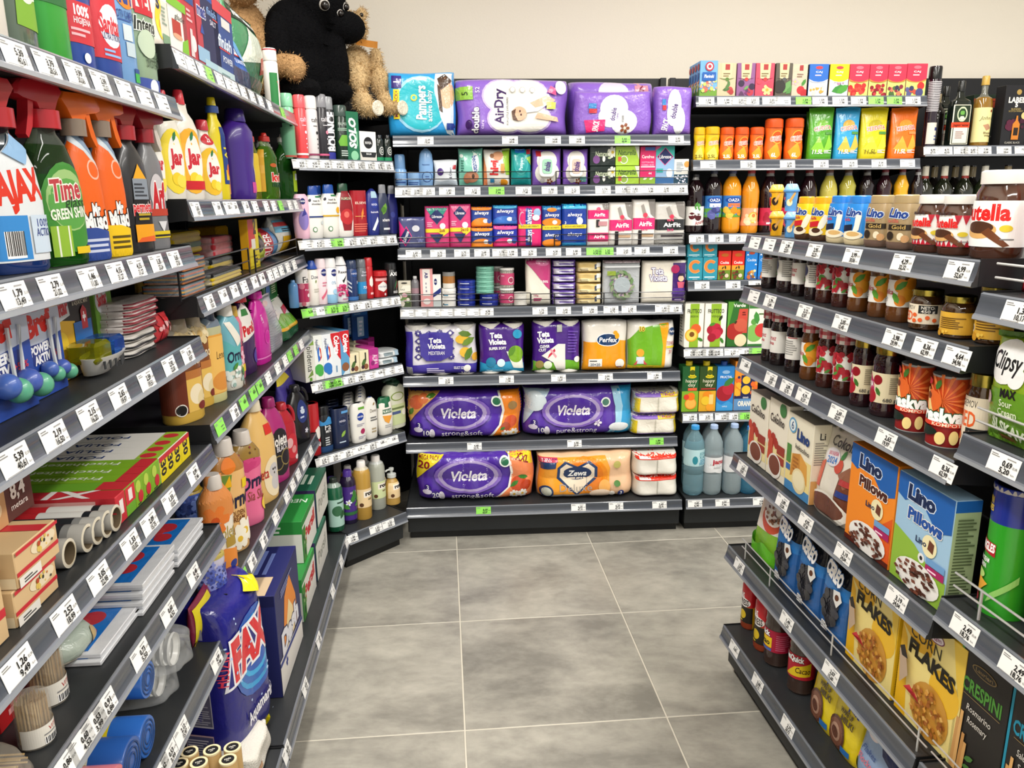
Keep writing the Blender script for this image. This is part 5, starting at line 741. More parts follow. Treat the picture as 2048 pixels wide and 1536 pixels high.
# ================================================================ right island: spreads, jams, cereal
botp('cup_y', 'spread_cup', 'spread', 'eeae1c', [T(-.3, .64, .18, 'Lino', '1f3f8a', w=.6, b=.04, r=-8), C(.35, .36, .15, '2a1c18'), P([(.3, .4), (.8, .72), (.9, .64), (.45, .3)], 'd8a458'), R(-.5, .2, -.1, .5, 'c82a2a')], 'cup', q=1., caps=[(.78, 1, 1.0, .72, 'f2c860', 'dome_lid')]); botp('cup_b', 'spread_cup', 'spread', '5f9fdc', [T(-.3, .64, .18, 'Lino', '1f3f8a', w=.6, b=.04, r=-8), C(.35, .32, .13, 'f0e0b8'), P([(.3, .4), (.8, .72), (.9, .64), (.45, .3)], 'd8a458'), R(-.4, .2, -.1, .36, '1f3f7a'), R(-.5, .42, -.1, .52, 'c84a5a')], 'cup', q=1., caps=[(.78, 1, 1.0, .72, '8fbfe8', 'dome_lid')])
def lino(key, bc, cc, ex, low='4a3020'): botp(key, 'spread_jar', 'spread', [(.14, low), (.86, bc), (1, bc)], [T(.05, .66, .15, 'Lino', '1f3f8a', w=1., b=.05, o='d8e4f4', r=-4, sh=.15)] + ex, 'lino', q=.75, e=3.4, caps=[(.845, 1, .88, .86, cc, 'lid', 1)])
lino('li_y', 'f0c41e', 'f2a51c', [T(-.2, .52, .07, 'lada', 'c82a3a', w=.5), P([(-.6, .3), (.3, .34), (.3, .46), (-.6, .42)], 'c8202a'), P([(.1, .16), (.6, .3), (.9, .56), (.6, .6), (.3, .4)], 'f0ead8'), E(.0, .2, .6, .09, 'e8e0c8'), E(.1, .24, .34, .06, '4a2a1c')]); lino('li_b', '2a86d8', '2a7fd4', [T(-.3, .52, .07, 'lada', 'c84a5a', w=.5), P([(-.8, .26), (.1, .3), (.1, .42), (-.8, .38)], '16203a'), P([(.1, .2), (.5, .3), (.6, .6), (.3, .62), (.25, .4)], 'f4f0e4'), E(.1, .2, .6, .09, 'f0e6cc'), E(.15, .22, .4, .05, 'd8b070')], 'd8c8a0'); lino('li_g', 'a08a66', 'a8926a', [T(-.2, .53, .07, 'lada', 'c86a5a', w=.7), R(-.4, .36, .7, .46, '2a2018'), T(.15, .41, .07, 'Gold', 'c8a860', w=.7), C(-.25, .25, .08, '2a2018'), C(.3, .24, .07, 'e8dcc0'), C(.5, .2, .07, 'c89a6a')], '6a5448')
NUT = lambda big: [R(-1.3, .14, 1.3, .66, 'efefee')] + ([] if big else [P([(-1.3 + .2 * i, .14), (-1.1 + .2 * i, .14), (-1.2 + .2 * i, .26)], 'b81c30') for i in range(13)] + [P([(.1 + .26 * i, .66), (.36 + .26 * i, .66), (.23 + .26 * i, .5)], 'b01c30') for i in range(5)] + [P([(-1.2 + .2 * i, .66), (-1.0 + .2 * i, .66), (-1.1 + .2 * i, .72)], '3a2a28') for i in range(6)]) + [T(-.25, .53, .14 if not big else .17, 'nutella', 'd8201f', w=1.0 if not big else 1.5, b=.04)] + [E(-.35 if not big else -.3, .33, .5, .1, 'd8a868'), E(-.35 if not big else -.3, .36, .42, .07, '4a2a1a'), P([(-.2, .3), (.0, .36), (.55, .16), (.4, .14)], '6a3a1f'), E(.42, .35, .16, .04, 'd8c030'), LN(.3, .22, .7, .25, 1, '777')]
botp('nut_s', 'spread_jar', 'spread', '4a2a1c', NUT(0), 'nut', q=.8, mat='gs', caps=[(.845, 1, .85, .85, 'e8e6e0', 'lid')]); botp('nut_b', 'spread_jar', 'spread', '46281b', NUT(1), 'nut', q=.8, mat='gs', caps=[(.845, 1, .82, .84, 'eeece6', 'lid')])
I(Rb, '1', 'cup_y', 1536, 1567, None, 'lower yellow spread cup of the stacked pair', h=.066, sb=.03, rz=20); I(Rb, '1', 'cup_y', 1536, 1567, None, 'upper yellow spread cup of the stacked pair', h=.07, z=.067, sb=.03, rz=20); I(Rb, '1', 'cup_b', 1565, 1596, None, 'lower light blue spread cup of the stacked pair', h=.066, sb=.03, rz=20); I(Rb, '1', 'cup_b', 1565, 1596, None, 'upper light blue spread cup of the stacked pair', h=.07, z=.067, sb=.03, rz=20)
for k, a, b, t, l in (('li_y', 1591, 1625, 393, 'farther yellow spread jar with yellow lid'), ('li_y', 1622, 1660, 393, 'nearer yellow spread jar with yellow lid'), ('li_b', 1655, 1698, 391, 'farther blue spread jar with blue lid'), ('li_b', 1691, 1736, 391, 'nearer blue spread jar with blue lid'), ('li_g', 1731, 1782, 390, 'farther gold-beige spread jar'), ('li_g', 1776, 1832, 389, 'nearer gold-beige spread jar'), ('nut_s', 1826, 1890, 389, 'farther small hazelnut spread jar with red zigzag label'), ('nut_s', 1874, 1947, 389, 'nearer small hazelnut spread jar with red zigzag label'), ('nut_b', 1938, 2040, 340, 'large hazelnut spread jar with white lid')): I(Rb, '1', k, a, b, t, l, sb=.025, rz=28 if 'nut' in k else 14)
GING = lambda r, w, d, h: gingham(r, w, h)
def gingham(r, w, h):
    m = M(); n = 24; k = w / 2 * .98; zs = [h * .765, h * .82, h * .875, h * .93, h * .985]; V = [(k * math.sin(6.2832 * j / n), -k * math.cos(6.2832 * j / n), z) for z in zs for j in range(n)]
    fs = [(i * n + j, i * n + (j + 1) % n, (i + 1) * n + (j + 1) % n, (i + 1) * n + j) for i in range(4) for j in range(n)]; cs = [('e8e0dc', 'c8646a', 'a81c2c')[(i % 2) + (j // 2 % 2)] for i in range(4) for j in range(n)]
    m.add(V, fs + [tuple(4 * n + j for j in range(n))], cs + ['b8404a']); m.build('gingham_lid', 'pl', r)
def jam(key, c, art): botp(key, 'jam_jar', 'jam', [(.8, c), (1, '1a1414')], [R(-1.6, .22, 1.6, .6, 'e6e4de'), E(-.62, .57, .2, .04, 'c02a3a')] + art, 'jam', q=1., mat='gs', extra=GING)
jam('jam_plum', '1e1012', [LN(.1, .3, .95, .6, 8, '8a8a88'), C(-.5, .5, .1, '3a3f66'), DOT(-.9, .26, -.2, .38, 8, ['a82a3a', '8a2030', '4a7a3a'], .04)]); jam('jam_back', '1a0f10', [LN(-.6, .3, .8, .56, 7, '9a9a96'), LN(-.1, .58, .7, .61, 1, 'b03a44')]); jam('jam_txt', '1a0f10', [T(-.3, .48, .08, 'Pekmez', 'b8243a', w=1., sh=.2), T(-.3, .39, .06, 'sljiva', 'b8243a', w=.7, sh=.2)] )
jam('jam_hip', '3a1812', [DOT(-.4, .26, 1., .62, 26, ['a82430', 'b8303a', '9a1f2c'], .05, 4), ('m', [LF(-.2 + .3 * i, .3 + .07 * (i % 3), .1, 40 + 60 * i, '4f8a3a') for i in range(5)]), T(-.65, .42, .06, 'Sipak', 'b8243a', w=.5, sh=.2)]); jam('jam_apr', '5a3414', [C(.35, .52, .1, 'dc8a1e'), C(.6, .4, .11, 'e09a28'), C(.35, .31, .08, 'd8801c'), C(.85, .56, .09, 'd8861e'), LF(.1, .46, .2, 40, '4a8a2a'), LF(.3, .27, .18, 120, '5a9a34'), T(-.45, .43, .07, 'Marelica', 'b8243a', w=.9, sh=.2), LN(-.8, .3, -.2, .36, 2, '999')])
for k, a, b, l in (('jam_back', 1521, 1554, 'farthest'), ('jam_plum', 1551, 1594, 'second farthest'), ('jam_txt', 1588, 1612, 'third farthest'), ('jam_plum', 1607, 1638, 'fourth farthest'), ('jam_hip', 1629, 1668, 'fifth farthest'), ('jam_hip', 1660, 1702, 'sixth farthest'), ('jam_apr', 1692, 1737, 'third nearest'), ('jam_apr', 1732, 1780, 'second nearest'), ('jam_apr', 1768, 1826, 'nearest')): I(Rb, '2', k, a if b - a > 30 else b - 32, b, None, l + ' gingham-lidded jam jar on the second island shelf, ' + dict(jam_back='white back label', jam_plum='plum label', jam_txt='plain lettered label', jam_hip='rosehip label', jam_apr='apricot label')[k], h=.143, sb=.03, rz=22, grp='jam jars on the second island shelf')
def honey(key, art, c='3a2410'): botp(key, 'honey_jar', 'honey', c, art, 'squat', q=1., mat='gs', caps=[(.84, 1, .9, .9, 'a89a48', 'lid', 0, 'me')])
honey('med', [R(-1.4, .16, 1.4, .64, 'e6dac4'), T(-.5, .55, .1, 'ZAGREMOV', '2a2a28', w=.9, b=0), T(-.5, .34, .22, 'MED', 'e0602a', w=.75, b=.02), R(.1, .42, .8, .62, '26282a'), T(.45, .56, .07, 'NETO:', 'e8e4da', w=.5), T(.45, .47, .07, '450 g', 'e8e4da', w=.5), ('m', [C(x, y, .05, 'e0602a') for x, y in ((-.02, .38), (.2, .26), (.45, .32), (.7, .26), (-.02, .24))])]); honey('hon', [R(-1.4, .1, 1.4, .62, 'd8a83a'), P([(-.9, .62), (-.5, .4), (-.9, .1)], '6a8a4a'), C(-.35, .26, .07, 'e8e4d8'), C(-.35, .26, .045, '26282a'), LN(-.1, .24, .9, .52, 6, '6a4a14'), DOT(-.3, .1, .4, .2, 7, ['e8c050', 'c8922a'], .05)])
honey('med9', [R(-1.4, .1, 1.4, .72, 'e6dac4'), T(-.35, .64, .08, 'ZAGREMOV', '2a2a28', w=1., b=0), T(-.3, .46, .17, 'MED', 'e0602a', w=.9, b=.02), R(-.2, .12, .9, .36, '26282a'), T(.3, .29, .07, 'NETO:', 'e8e4da', w=.7), T(.3, .19, .07, '900 g', 'e8e4da', w=.7), C(-.6, .24, .05, 'e0602a')])
I(Rb, '2', 'med', 1814, 1884, 577, 'honey jar with cream label and gold lid', sb=.02, rz=20); I(Rb, '2', 'hon', 1876, 1950, 590, 'honey jar with yellow label and gold lid', sb=.02); I(Rb, '2', 'hon', 1944, 2024, None, 'second yellow-labelled honey jar, behind the nearest shelf corner', sb=.04, h=.1)
for k, a, b, l in (('jam_txt', 1521, 1548, 'farthest'), ('jam_txt', 1537, 1576, 'second farthest'), ('jam_back', 1567, 1604, 'third farthest'), ('jam_apr', 1597, 1636, 'third nearest'), ('jam_hip', 1629, 1668, 'second nearest'), ('jam_hip', 1661, 1705, 'nearest')): I(Rb, '3', k, a, b, None, l + ' gingham-lidded jam jar on the third island shelf, ' + dict(jam_back='white back label', jam_txt='lettered label', jam_hip='rosehip label', jam_apr='apricot label')[k], h=.158, sb=.03, rz=22, grp='jam jars on the third island shelf')
botp('cherry', 'compote_jar', 'compote', '240c12', [R(-1.5, .2, 1.5, .62, 'dcd2b0'), P([(-1, .22), (-.5, .2), (-.1, .34), (-.2, .5), (-.5, .6), (-1, .6)], 'b01c5a'), C(.0, .52, .07, '8a1420'), C(-.3, .28, .1, 'a01a2a'), LF(-.05, .42, .14, -60, '3a6a2a'), E(-.75, .58, .26, .03, 'c83040'), T(-.5, .45, .07, 'VISNJA', 'fff', w=.6, sh=.1), LN(.5, .34, .95, .58, 9, '8a826a'), T(.55, .25, .05, '680 g', '333', w=.5)], 'jar', q=1., mat='gs', caps=[(.87, 1, .88, .88, 'a89440', 'lid', 0, 'me')])
I(Rb, '3', 'cherry', 1696, 1746, None, 'farther jar of cherries with gold lid and pink label', h=.152, sb=.02, rz=20); I(Rb, '3', 'cherry', 1735, 1802, None, 'nearer jar of cherries with gold lid and pink label', h=.152, sb=.02, rz=20)
botp('peach', 'fruit_can', 'tinned fruit', [(.015, '9a9a9a'), (.97, 'c84a1e'), (1, '9a9a9a')], [P([(-1, .02), (1, .02), (1, .3), (-1, .3)], '8a1c1c')] + [P([(.15, .66), (.15 + .9 * math.cos(a), .66 + .36 * math.sin(a)), (.15 + .9 * math.cos(a + .14), .66 + .36 * math.sin(a + .14))], 'e0763a') for a in [i * .4 for i in range(16)]] + [C(-.25, .64, .15, 'd8642a'), P([(-.6, .74), (-.5, .82), (-.15, .5), (-.3, .46)], 'f0d088'), C(-.4, .7, .05, '6a3010'), LF(-.1, .8, .16, 70, '3f6a2a'), E(-.5, .9, .2, .05, 'b8202f'), T(.0, .45, .19, 'Breskva', 'fff', w=1.7, o='1f5a3a', b=.05), R(-1, .3, .85, .36, 'd8402a'), T(.35, .33, .045, 'KOMPOT', 'f4ead0', w=.9), E(-.4, .22, .5, .07, '16261f'), E(.2, .14, .16, .09, 'f0d890'), E(.6, .16, .14, .1, 'f0d890')], 'tin', q=1.)
I(Rb, '3', 'peach', 1789, 1858, None, 'farther tin of peach compote', h=.135, sb=.015, rz=20); I(Rb, '3', 'peach', 1849, 1930, None, 'nearer tin of peach compote', h=.135, sb=.015, rz=20); I(Rb, '3', 'med9', 1916, 1990, None, 'large honey jar partly hidden by the chrome guard', h=.155, sb=.03, rz=20)
CK = [T(-.05, .76, .1, 'Cokolino', '2a1f18', w=1.5, r=-2, b=.02, sh=.1), P([(-.15, .82), (.05, .82), (-.05, .85)], '2a1f18')]
COK = [R(-1, .1, 1, .4, 'ecdca0'), DOT(-.9, .36, .2, .56, 9, ['b8402f', 'c84a34', 'a83424'], .06), R(.1, .34, .9, .46, '9a3a2a'), R(.1, .22, .9, .32, '9a3a2a'), P([(-.9, .2), (-.3, .2), (-.4, .5), (-.8, .5)], 'c04a34'), C(.5, .92, .09, '3f7a3f'), E(-.05, .16, .72, .16, 'e8e4dc'), E(-.05, .17, .6, .125, '7a4634')] + CK
boxp('cok', 'cereal_box', 'cereal', 'ece6d4', COK, q=.35, aT=[R(-1, 0, 1, 1, '9a968a')])
boxp('keks', 'cereal_box', 'cereal', 'ece6d0', [R(-1, .1, 1, .5, 'ecd890'), R(-1, 0, 1, .12, '4a8ac0'), P([(-.5, .5), (.1, .55), (.2, .3), (-.6, .2)], 'c88a3a'), P([(.1, .56), (.7, .46), (.8, .2), (.2, .3)], 'dca048'), LN(-.4, .3, .1, .5, 4, 'a86a2a'), E(.15, .2, .55, .16, 'e8d8a8'), E(.15, .21, .45, .12, 'f0e6c0'), R(-.95, .36, -.6, .6, '4f8a3f'), R(-.95, .26, -.6, .34, '3a6ab0'), C(-.6, .86, .1, '5f9fc8'), C(-.6, .86, .075, 'e8f0f0'), T(-.6, .86, .1, '6', '1f4a7a'), T(.3, .78, .13, 'Lino', '1f3f7a', w=1., b=.05, r=-3), T(.3, .62, .06, 'keksolino', '2a2018', w=1.1, r=-3)], q=.35, aR=[LN(-.8, .5, .8, .8, 10, '9a958a'), T(0, .86, .08, 'Li', '222'), R(-1, .0, 1, .3, 'd8a060')], aT=[R(-1, 0, 1, 1, 'a8a498')])
bagp('cok_bag', 'cereal_bag', 'cereal', 'd8d2c4', [R(.3, .1, 1, .52, '6a3a28'), P([(-.9, .3), (-.5, .3), (-.6, .6), (-1, .5)], 'c8604a'), P([(.2, .52), (.6, .64), (.9, .5), (.6, .4)], '8a5a44'), C(.1, .6, .08, 'c04a34'), LF(.1, .66, .14, 60, '3f7a3f'), E(-.3, .66, .38, .1, 'd8d4d8'), T(-.3, .7, .04, 'LINO KALENDAR', 'c8305a', w=.5, r=8), T(-.28, .63, .07, '2024', '3f7ac0', w=.5, r=8), R(.4, .44, .9, .5, 'a83a3a'), R(.4, .32, .9, .38, '2a3a7a'), E(.0, .13, .92, .16, 'e4e0d6'), E(.0, .15, .8, .115, '6a3f30'), T(.2, .84, .11, 'Cokolino', '2a2220', w=1.5, b=.02, sh=.1)], st='stand', q=.5)
PIL = lambda c, c2, seed: [P([(-1, .8), (-.7, .76), (-.4, .82), (0, .8), (.4, .68), (.7, .66), (1, .7), (1, 1), (-1, 1)], '1f5fae'), T(-.1, .86, .12, 'Lino', '16284f', w=1., b=.06, o='d8e4f4', r=-2), T(.1, .67, .1, 'Pillows', c, w=1.25, b=.05, o='f4f0e8', r=-2), C(.35, .49, .1, 'efe6b8'), T(.05, .49, .05, 'Lino', '16284f', w=.4, b=.03), P([(.3, .46), (.5, .44), (.52, .53), (.34, .55)], '6a3a26'), R(.3, .33, .95, .39, '6f9fd0'), R(.3, .26, .95, .325, 'a81f60'), LN(.38, .28, .9, .31, 1, 'fde'), NB(.05, .14, .82, .15, 'efeeea', 46, seed, ('5a2e20', '6a3828', '4a261a', '7a4634'), .13)]
boxp('pil_o', 'cereal_box', 'cereal', 'ee8a26', [P([(.3, .3), (1, .5), (1, 0), (.2, 0)], 'dc5a1c'), R(-1, 0, 1, .05, '5a1f14')] + PIL('4a2018', '', 3), q=.3); boxp('pil_b', 'cereal_box', 'cereal', '9fc4e0', [P([(-1, .5), (-.2, .42), (.4, .3), (1, .26), (1, 0), (-1, 0)], '8fb83f'), C(.1, .34, .045, 'e8e8e8'), C(.1, .34, .02, '222')] + PIL('1f4fa0', '', 8), q=.3, aR=[R(-1, .08, 1, .9, 'a8bc90'), R(-1, .9, 1, 1, '1f5fae'), LN(-.8, .12, .8, .86, 26, '5a6a4a')])
I(Rb, '4', 'cok', 1494, 1529, 789, 'farther cream cereal carton with brown bowl', sb=.025); I(Rb, '4', 'cok', 1531, 1567, 803, 'nearer cream cereal carton with brown bowl', sb=.025); I(Rb, '4', 'keks', 1568, 1616, 836, 'cream cereal carton with biscuits and round blue seal', sb=.025); I(Rb, '4', 'cok_bag', 1618, 1690, None, 'grey-cream cereal bag with a cup of brown cereal', h=.225, sb=.03)
I(Rb, '4', 'pil_o', 1688, 1775, None, 'orange cereal carton with blue top and bowl of chocolate pillows', h=.228, sb=.02); I(Rb, '4', 'pil_b', 1778, 1884, None, 'light blue and green cereal carton with bowl of chocolate pillows', h=.225, sb=.02)
bagp('bag_green', 'cereal_bag', 'cereal', '7ab032', [P([(-1, .4), (1, .5), (1, 1), (-1, 1)], 'd8d4cc'), E(.2, .66, .7, .2, 'c04a2a'), NB(.2, .72, .62, .15, 'ece8e0', 24, 5), C(.6, .86, .08, 'e0ddd4'), WV(0, .26, '5fb81f', .06)], st='stand', q=.5)
bagp('bag_cereo', 'cereal_bag', 'cereal', '16181e', [R(-1, .0, 1, .5, '2a5fa0'), R(-1, .44, 1, .56, '2f74b8'), ('m', [C(.1 + .5 * math.cos(i * 2.4) * math.sqrt(i / 40), .3 + .16 * math.sin(i * 2.4) * math.sqrt(i / 40), .05, ('26262c', '3a3a42', '2f2f36')[i % 3], 9) for i in range(40)]), P([(.2, .5), (.6, .52), (.8, .44), (.6, .36), (.3, .42)], 'dcdcd8'), C(.5, .45, .03, '5a3018'), T(.05, .64, .13, 'CEREO', 'fff', w=1.2, r=-12, o='3a6aa8', b=.06), E(.5, .86, .26, .05, '6a2a30'), T(.5, .86, .035, 'CERBONA', 'ddd', w=.4), T(-.05, .1, .05, '210g', '333', w=.4, o='eee', ob=.2)], st='stand', q=.4)
CF = [R(-1, .0, 1, 1, 'ecd98a'), P([(-1, .8), (-.4, .66), (0, .7), (.2, 1), (-1, 1)], 'e0ac22'), P([(-1, 0), (-.6, .0), (-.8, .7), (-1, .8)], 'e8b41e'), C(.5, .5, .18, 'e8b830'), P([(.6, 1), (1, 1), (1, .5), (.8, .7)], 'ecc84a'), E(.05, .9, .3, .05, '7a2a5a'), E(.05, .9, .27, .042, 'f0e6ec'), T(.05, .9, .035, 'Bruggen', '8a2a6a', w=.4), T(-.2, .8, .1, 'CORN', '2a2412', w=1., b=0, r=-3), T(.05, .65, .12, 'FLAKES', '1c180c', w=1.5, b=.05, r=-4), NB(.15, .24, .62, .24, 'c8923a', 80, 11, ('b8742a', 'd89a3f', '9a5a1f', 'e0b060', 'a8642a'), .1), P([(-.6, .3), (-.2, .33), (-.05, .28), (-.4, .36)], 'c8303a'), P([(-.85, .6), (-.6, .56), (-.5, .42), (-.75, .3)], 'b8a088'), P([(-.85, .62), (-.7, .66), (-.55, .56), (-.75, .55)], '2a2420')]
boxp('flakes', 'cereal_box', 'cereal', 'e0b41c', CF, q=.28, aR=[LN(-.8, .05, .8, .5, 26, '8a7412'), T(0, .82, .05, 'CORN', '222', w=1.2, b=0), T(.1, .75, .05, 'F', '222')])
I(Rb, '5', 'bag_green', 1500, 1545, None, 'green cereal bag with a red bowl at the far end', h=.2, sb=.06)
for a, b, l in ((1542, 1582, 'farthest'), (1585, 1630, 'middle'), (1632, 1682, 'nearest')): I(Rb, '5', 'bag_cereo', a, b, None, l + ' of the three black and blue cereal bags', h=.262, sb=.05)
I(Rb, '5', 'flakes', 1690, 1780, None, 'farther yellow corn flakes carton', h=.25, sb=.05); I(Rb, '5', 'flakes', 1787, 1905, None, 'nearer yellow corn flakes carton', h=.25, sb=.05)
botp('kras', 'cocoa_jar', 'cocoa', [(.4, 'd8a41e'), (1, 'c8202a')], [T(-.1, .6, .1, 'KRAS', 'fff', w=.7, b=.03), E(0, .48, .8, .09, 'f0ece8'), T(0, .48, .1, 'EXPRESS', '2a1a18', w=1.3, b=.03), R(-1, .12, 1, .4, '26221c'), C(.1, .26, .08, 'd8b820'), R(-1, 0, 1, .12, '8a3a20'), LN(-.5, .14, .5, .18, 1, 'e8d020')], 'soft', q=.8, caps=[(.85, 1, .66, .6, 'b81c28')])
botp('quick', 'cocoa_jar', 'cocoa', '3a2a24', [R(-1.4, .24, 1.4, .58, 'a81c3a'), P([(-.9, .3), (.2, .3), (.2, .46), (-.9, .46)], 'ecc81e'), T(-.35, .52, .08, 'Quick', 'fff', w=.9, o='2a1a18', b=.04), T(-.3, .38, .08, 'cacao', '1c1410', w=.8, b=.03), R(-.8, .25, .2, .29, '3f6ab0'), LN(.4, .28, 1.2, .54, 8, 'c8607a')], 'cacao', q=1., mat='gs', caps=[(.88, 1, .84, .82, 'e0b41c', 'lid')]); botp('benq', 'cocoa_jar', 'cocoa', '3f2f28', [R(-1.4, .24, 1.4, .6, 'b01f30'), P([(-.4, .26), (.9, .3), (.9, .5), (.1, .42)], 'e0c01e'), T(.0, .54, .08, 'BenQuick', 'fff', w=1.1, o='2a1a18', b=.04), T(.5, .38, .08, 'Cacao', '3a1410', w=.7, sh=.2), P([(-.8, .26), (-.4, .26), (-.5, .5), (-.8, .5)], '8a5a44')], 'cacao', q=1., mat='gs', caps=[(.88, 1, .84, .82, '5a4a40', 'lid')])
bagp('nesq', 'cocoa_bag', 'cocoa', 'e6cf20', [T(-.2, .86, .04, 'Nestle', '3a3a1a', w=.6, b=.02), T(.05, .74, .13, 'Nesquik', '1f2f8a', w=1.5, b=.05, r=-6), T(.1, .58, .06, 'WAKE UP', '5a4a1a', w=.8, b=.04), T(.25, .49, .07, 'MILK!', '5a4a1a', w=.8, b=.04), E(-.25, .25, .6, .22, '5a3424'), E(-.25, .25, .5, .18, '7a4c38'), E(-.25, .25, .34, .12, 'b08a74'), E(-.28, .24, .24, .08, '6a4030'), R(.2, .08, .7, .16, '2a6ab0')], st='stand', q=.45); bagp('bluebag', 'cereal_bag', 'cereal', '8fa8cc', [P([(-.4, 1), (1, 1), (1, .5), (.2, .6)], '1f2a5a'), E(-.4, .74, .36, .1, 'f0e6ec'), T(-.4, .74, .06, 'Bruggen', 'b83a5a', w=.5), T(-.35, .5, .07, 'Flakes', '3a5a9a', w=.7, sh=.3), T(-.3, .38, .08, 'Flocken', 'd86a7a', w=.8), WV(0, .24, 'd8c83a', .05)], st='stand', q=.5)
I(Rb, '6', 'kras', 1480, 1512, None, 'farther red cocoa bottle', h=.19, sb=.05); I(Rb, '6', 'kras', 1505, 1541, None, 'nearer red cocoa bottle', h=.2, sb=.04); I(Rb, '6', 'quick', 1525, 1580, None, 'ribbed cocoa jar with yellow lid', h=.2, sb=.04, rz=20); I(Rb, '6', 'benq', 1572, 1628, None, 'ribbed cocoa jar with red label beside the yellow bags', h=.2, sb=.05, rz=20)
I(Rb, '6', 'nesq', 1613, 1660, None, 'farther yellow cocoa bag with brown swirl', h=.2, sb=.06); I(Rb, '6', 'nesq', 1650, 1705, None, 'nearer yellow cocoa bag with brown swirl', h=.19, sb=.06); I(Rb, '6', 'bluebag', 1700, 1775, None, 'farther blue cereal bag at the foot of the island', h=.2, sb=.05); I(Rb, '6', 'bluebag', 1765, 1850, None, 'nearer blue cereal bag at the foot of the island', h=.2, sb=.05)
Rb.fence('5', 1483, 1850, .05, 2, 'd8d8d8', 'ch', .0018, (.03, .22, .6, .97)); Qb.fence('5', None, None, .05, 2, 'd8d8d8', 'ch', .0018, (.1, .5)); Qb.fence('4', None, None, .05, 2, 'd8d8d8', 'ch', .0022, (.07, .5)); Qb.fence('3', None, None, .045, 2, 'd8d8d8', 'ch', .0022, (.12, .5)); Qb.fence('1', None, None, .045, 2, 'd8d8d8', 'ch', .0022, (.12, .5))
bagp('pretz', 'snack_bag', 'crisps', 'a81c2c', [('m', [P([(-.9 + .3 * i, .2), (-.8 + .3 * i, .2), (-.5 + .3 * i, .95), (-.6 + .3 * i, .95)], 'd8845a') for i in range(6)]), T(-.5, .1, .06, '250g', 'fff', w=.5)], st='pillow', q=.4)
bagp('clip', 'snack_bag', 'crisps', '7f9f22', [P([(-.9, .5), (1, .5), (1, 0), (-.9, 0)], '5f8f22'), E(-.2, .74, .72, .2, 'e8e8e8'), E(.3, .62, .3, .1, 'e8e8e8'), T(-.18, .75, .15, 'Clipsy', '16181a', w=1.2, b=.02, r=-4), T(.15, .47, .07, 'MAX', '16181a', w=.6, b=.05), T(.1, .38, .06, 'Sour', 'dfe8c8', w=.5), T(.15, .3, .06, 'Cream', 'dfe8c8', w=.7), T(.1, .15, .1, 'SLSKAV', 'd8e4c8', w=1.2, b=.04, r=-14), E(-.75, .4, .2, .06, 'b8a8b0'), R(-.3, .03, .3, .08, '8a5a2a'), R(-1, .95, 1, 1, '4f7a1f')], st='pillow', q=.35)
def pring(key, c, top, ex): botp(key, 'crisps_tube', 'crisps', [(.72, c), (1, top)], ex, 'pring', q=1., ns=32, caps=[(.96, 1, 1.03, 1.03, 'b8b4b0', 'lid')])
pring('pri_g', '2f9a26', '1f2f8a', [T(-.6, .88, .05, 'WIN', 'e0c02a', w=.34, b=.03), T(-.6, .82, .045, 'MOVIES', 'e0c02a', w=.44, b=.03), P([(-.95, .5), (-.1, .46), (-.1, .56), (-.95, .58)], 'b01c2c'), T(-.5, .525, .06, 'PRINGLES', 'fff', w=.76, b=.04, r=-2), T(-.55, .42, .035, 'SOUR CREAM', 'fff', w=.6, b=.02), T(-.55, .37, .035, '& ONION', 'fff', w=.4, b=.02), P([(-1, .05), (-.5, .16), (-.2, .24), (-.6, .28), (-1, .34)], 'e8a838'), E(-.6, .3, .26, .035, 'b8d87a'), P([(-.2, .1), (.6, .3), (.6, .36), (-.1, .18)], '8fc86a'), E(-.7, .1, .2, .04, 'a8243a')]); pring('pri_o', 'ee7a1c', '6a2a7a', [P([(-.95, .5), (-.1, .46), (-.1, .56), (-.95, .58)], 'b01c2c'), P([(-1, .05), (-.3, .2), (-.6, .28), (-1, .34)], 'f8c048')])
CR = lambda c, t1, t2: [R(-1, 0, -.9, 1, c), T(.0, .72, .1, 'CRESPINI', c, w=1.6, b=.03), E(0, .88, .5, .04, '8a744a'), E(0, .88, .46, .033, '23201e'), T(0, .88, .03, 'Laurieri', '8a744a', w=.7), R(-.7, .64, .8, .645, '8a744a'), T(.0, .56, .05, t1, 'e0dcd4', w=1., sh=.15, b=0), T(.0, .47, .05, t2, 'e0dcd4', w=.8, sh=.15, b=0)] + [P([(x, 0), (x + .14, 0), (x + .2, t), (x + .08, t)], k) for x, t, k in ((-.9, .42, 'c8965a'), (-.76, .5, 'd8a868'), (-.6, .34, 'c08c50'), (-.48, .28, 'cf9e60'))] + [LF(-.3, .16, .1, 30, '4a7a3a'), LF(-.34, .1, .1, 10, '4a7a3a')]
boxp('cre_g', 'breadstick_box', 'breadsticks', '23201e', CR('4a8a34', 'Rosmarino', 'Rosemary'), q=.4, aL=[R(-1, 0, 1, 1, '4a8a34')]); boxp('cre_b', 'breadstick_box', 'breadsticks', '23201e', CR('1f8aa8', 'Sale Marino', 'Sea Salt'), q=.4, aL=[R(-1, 0, 1, 1, '1f8aa8')])
I(Qb, '1', 'pretz', 2022, 2110, None, 'red pretzel bag cut by the frame edge behind a chrome guard', h=.2, sb=.05); I(Qb, '3', 'clip', 1948, 2046, 668, 'green crisps bag with white circle leaning on the chrome guard', sb=.012, d=.05); I(Qb, '3', 'clip', 2048, 2150, None, 'green crisps bag cut by the frame edge', h=.2, sb=.06)
I(Qb, '4', 'pri_g', 1952, 2052, None, 'green and blue crisps tube', h=.235, sb=.035, rz=25); I(Qb, '4', 'pri_o', 2048, 2150, None, 'orange crisps tube cut by the frame edge', h=.235, sb=.035)
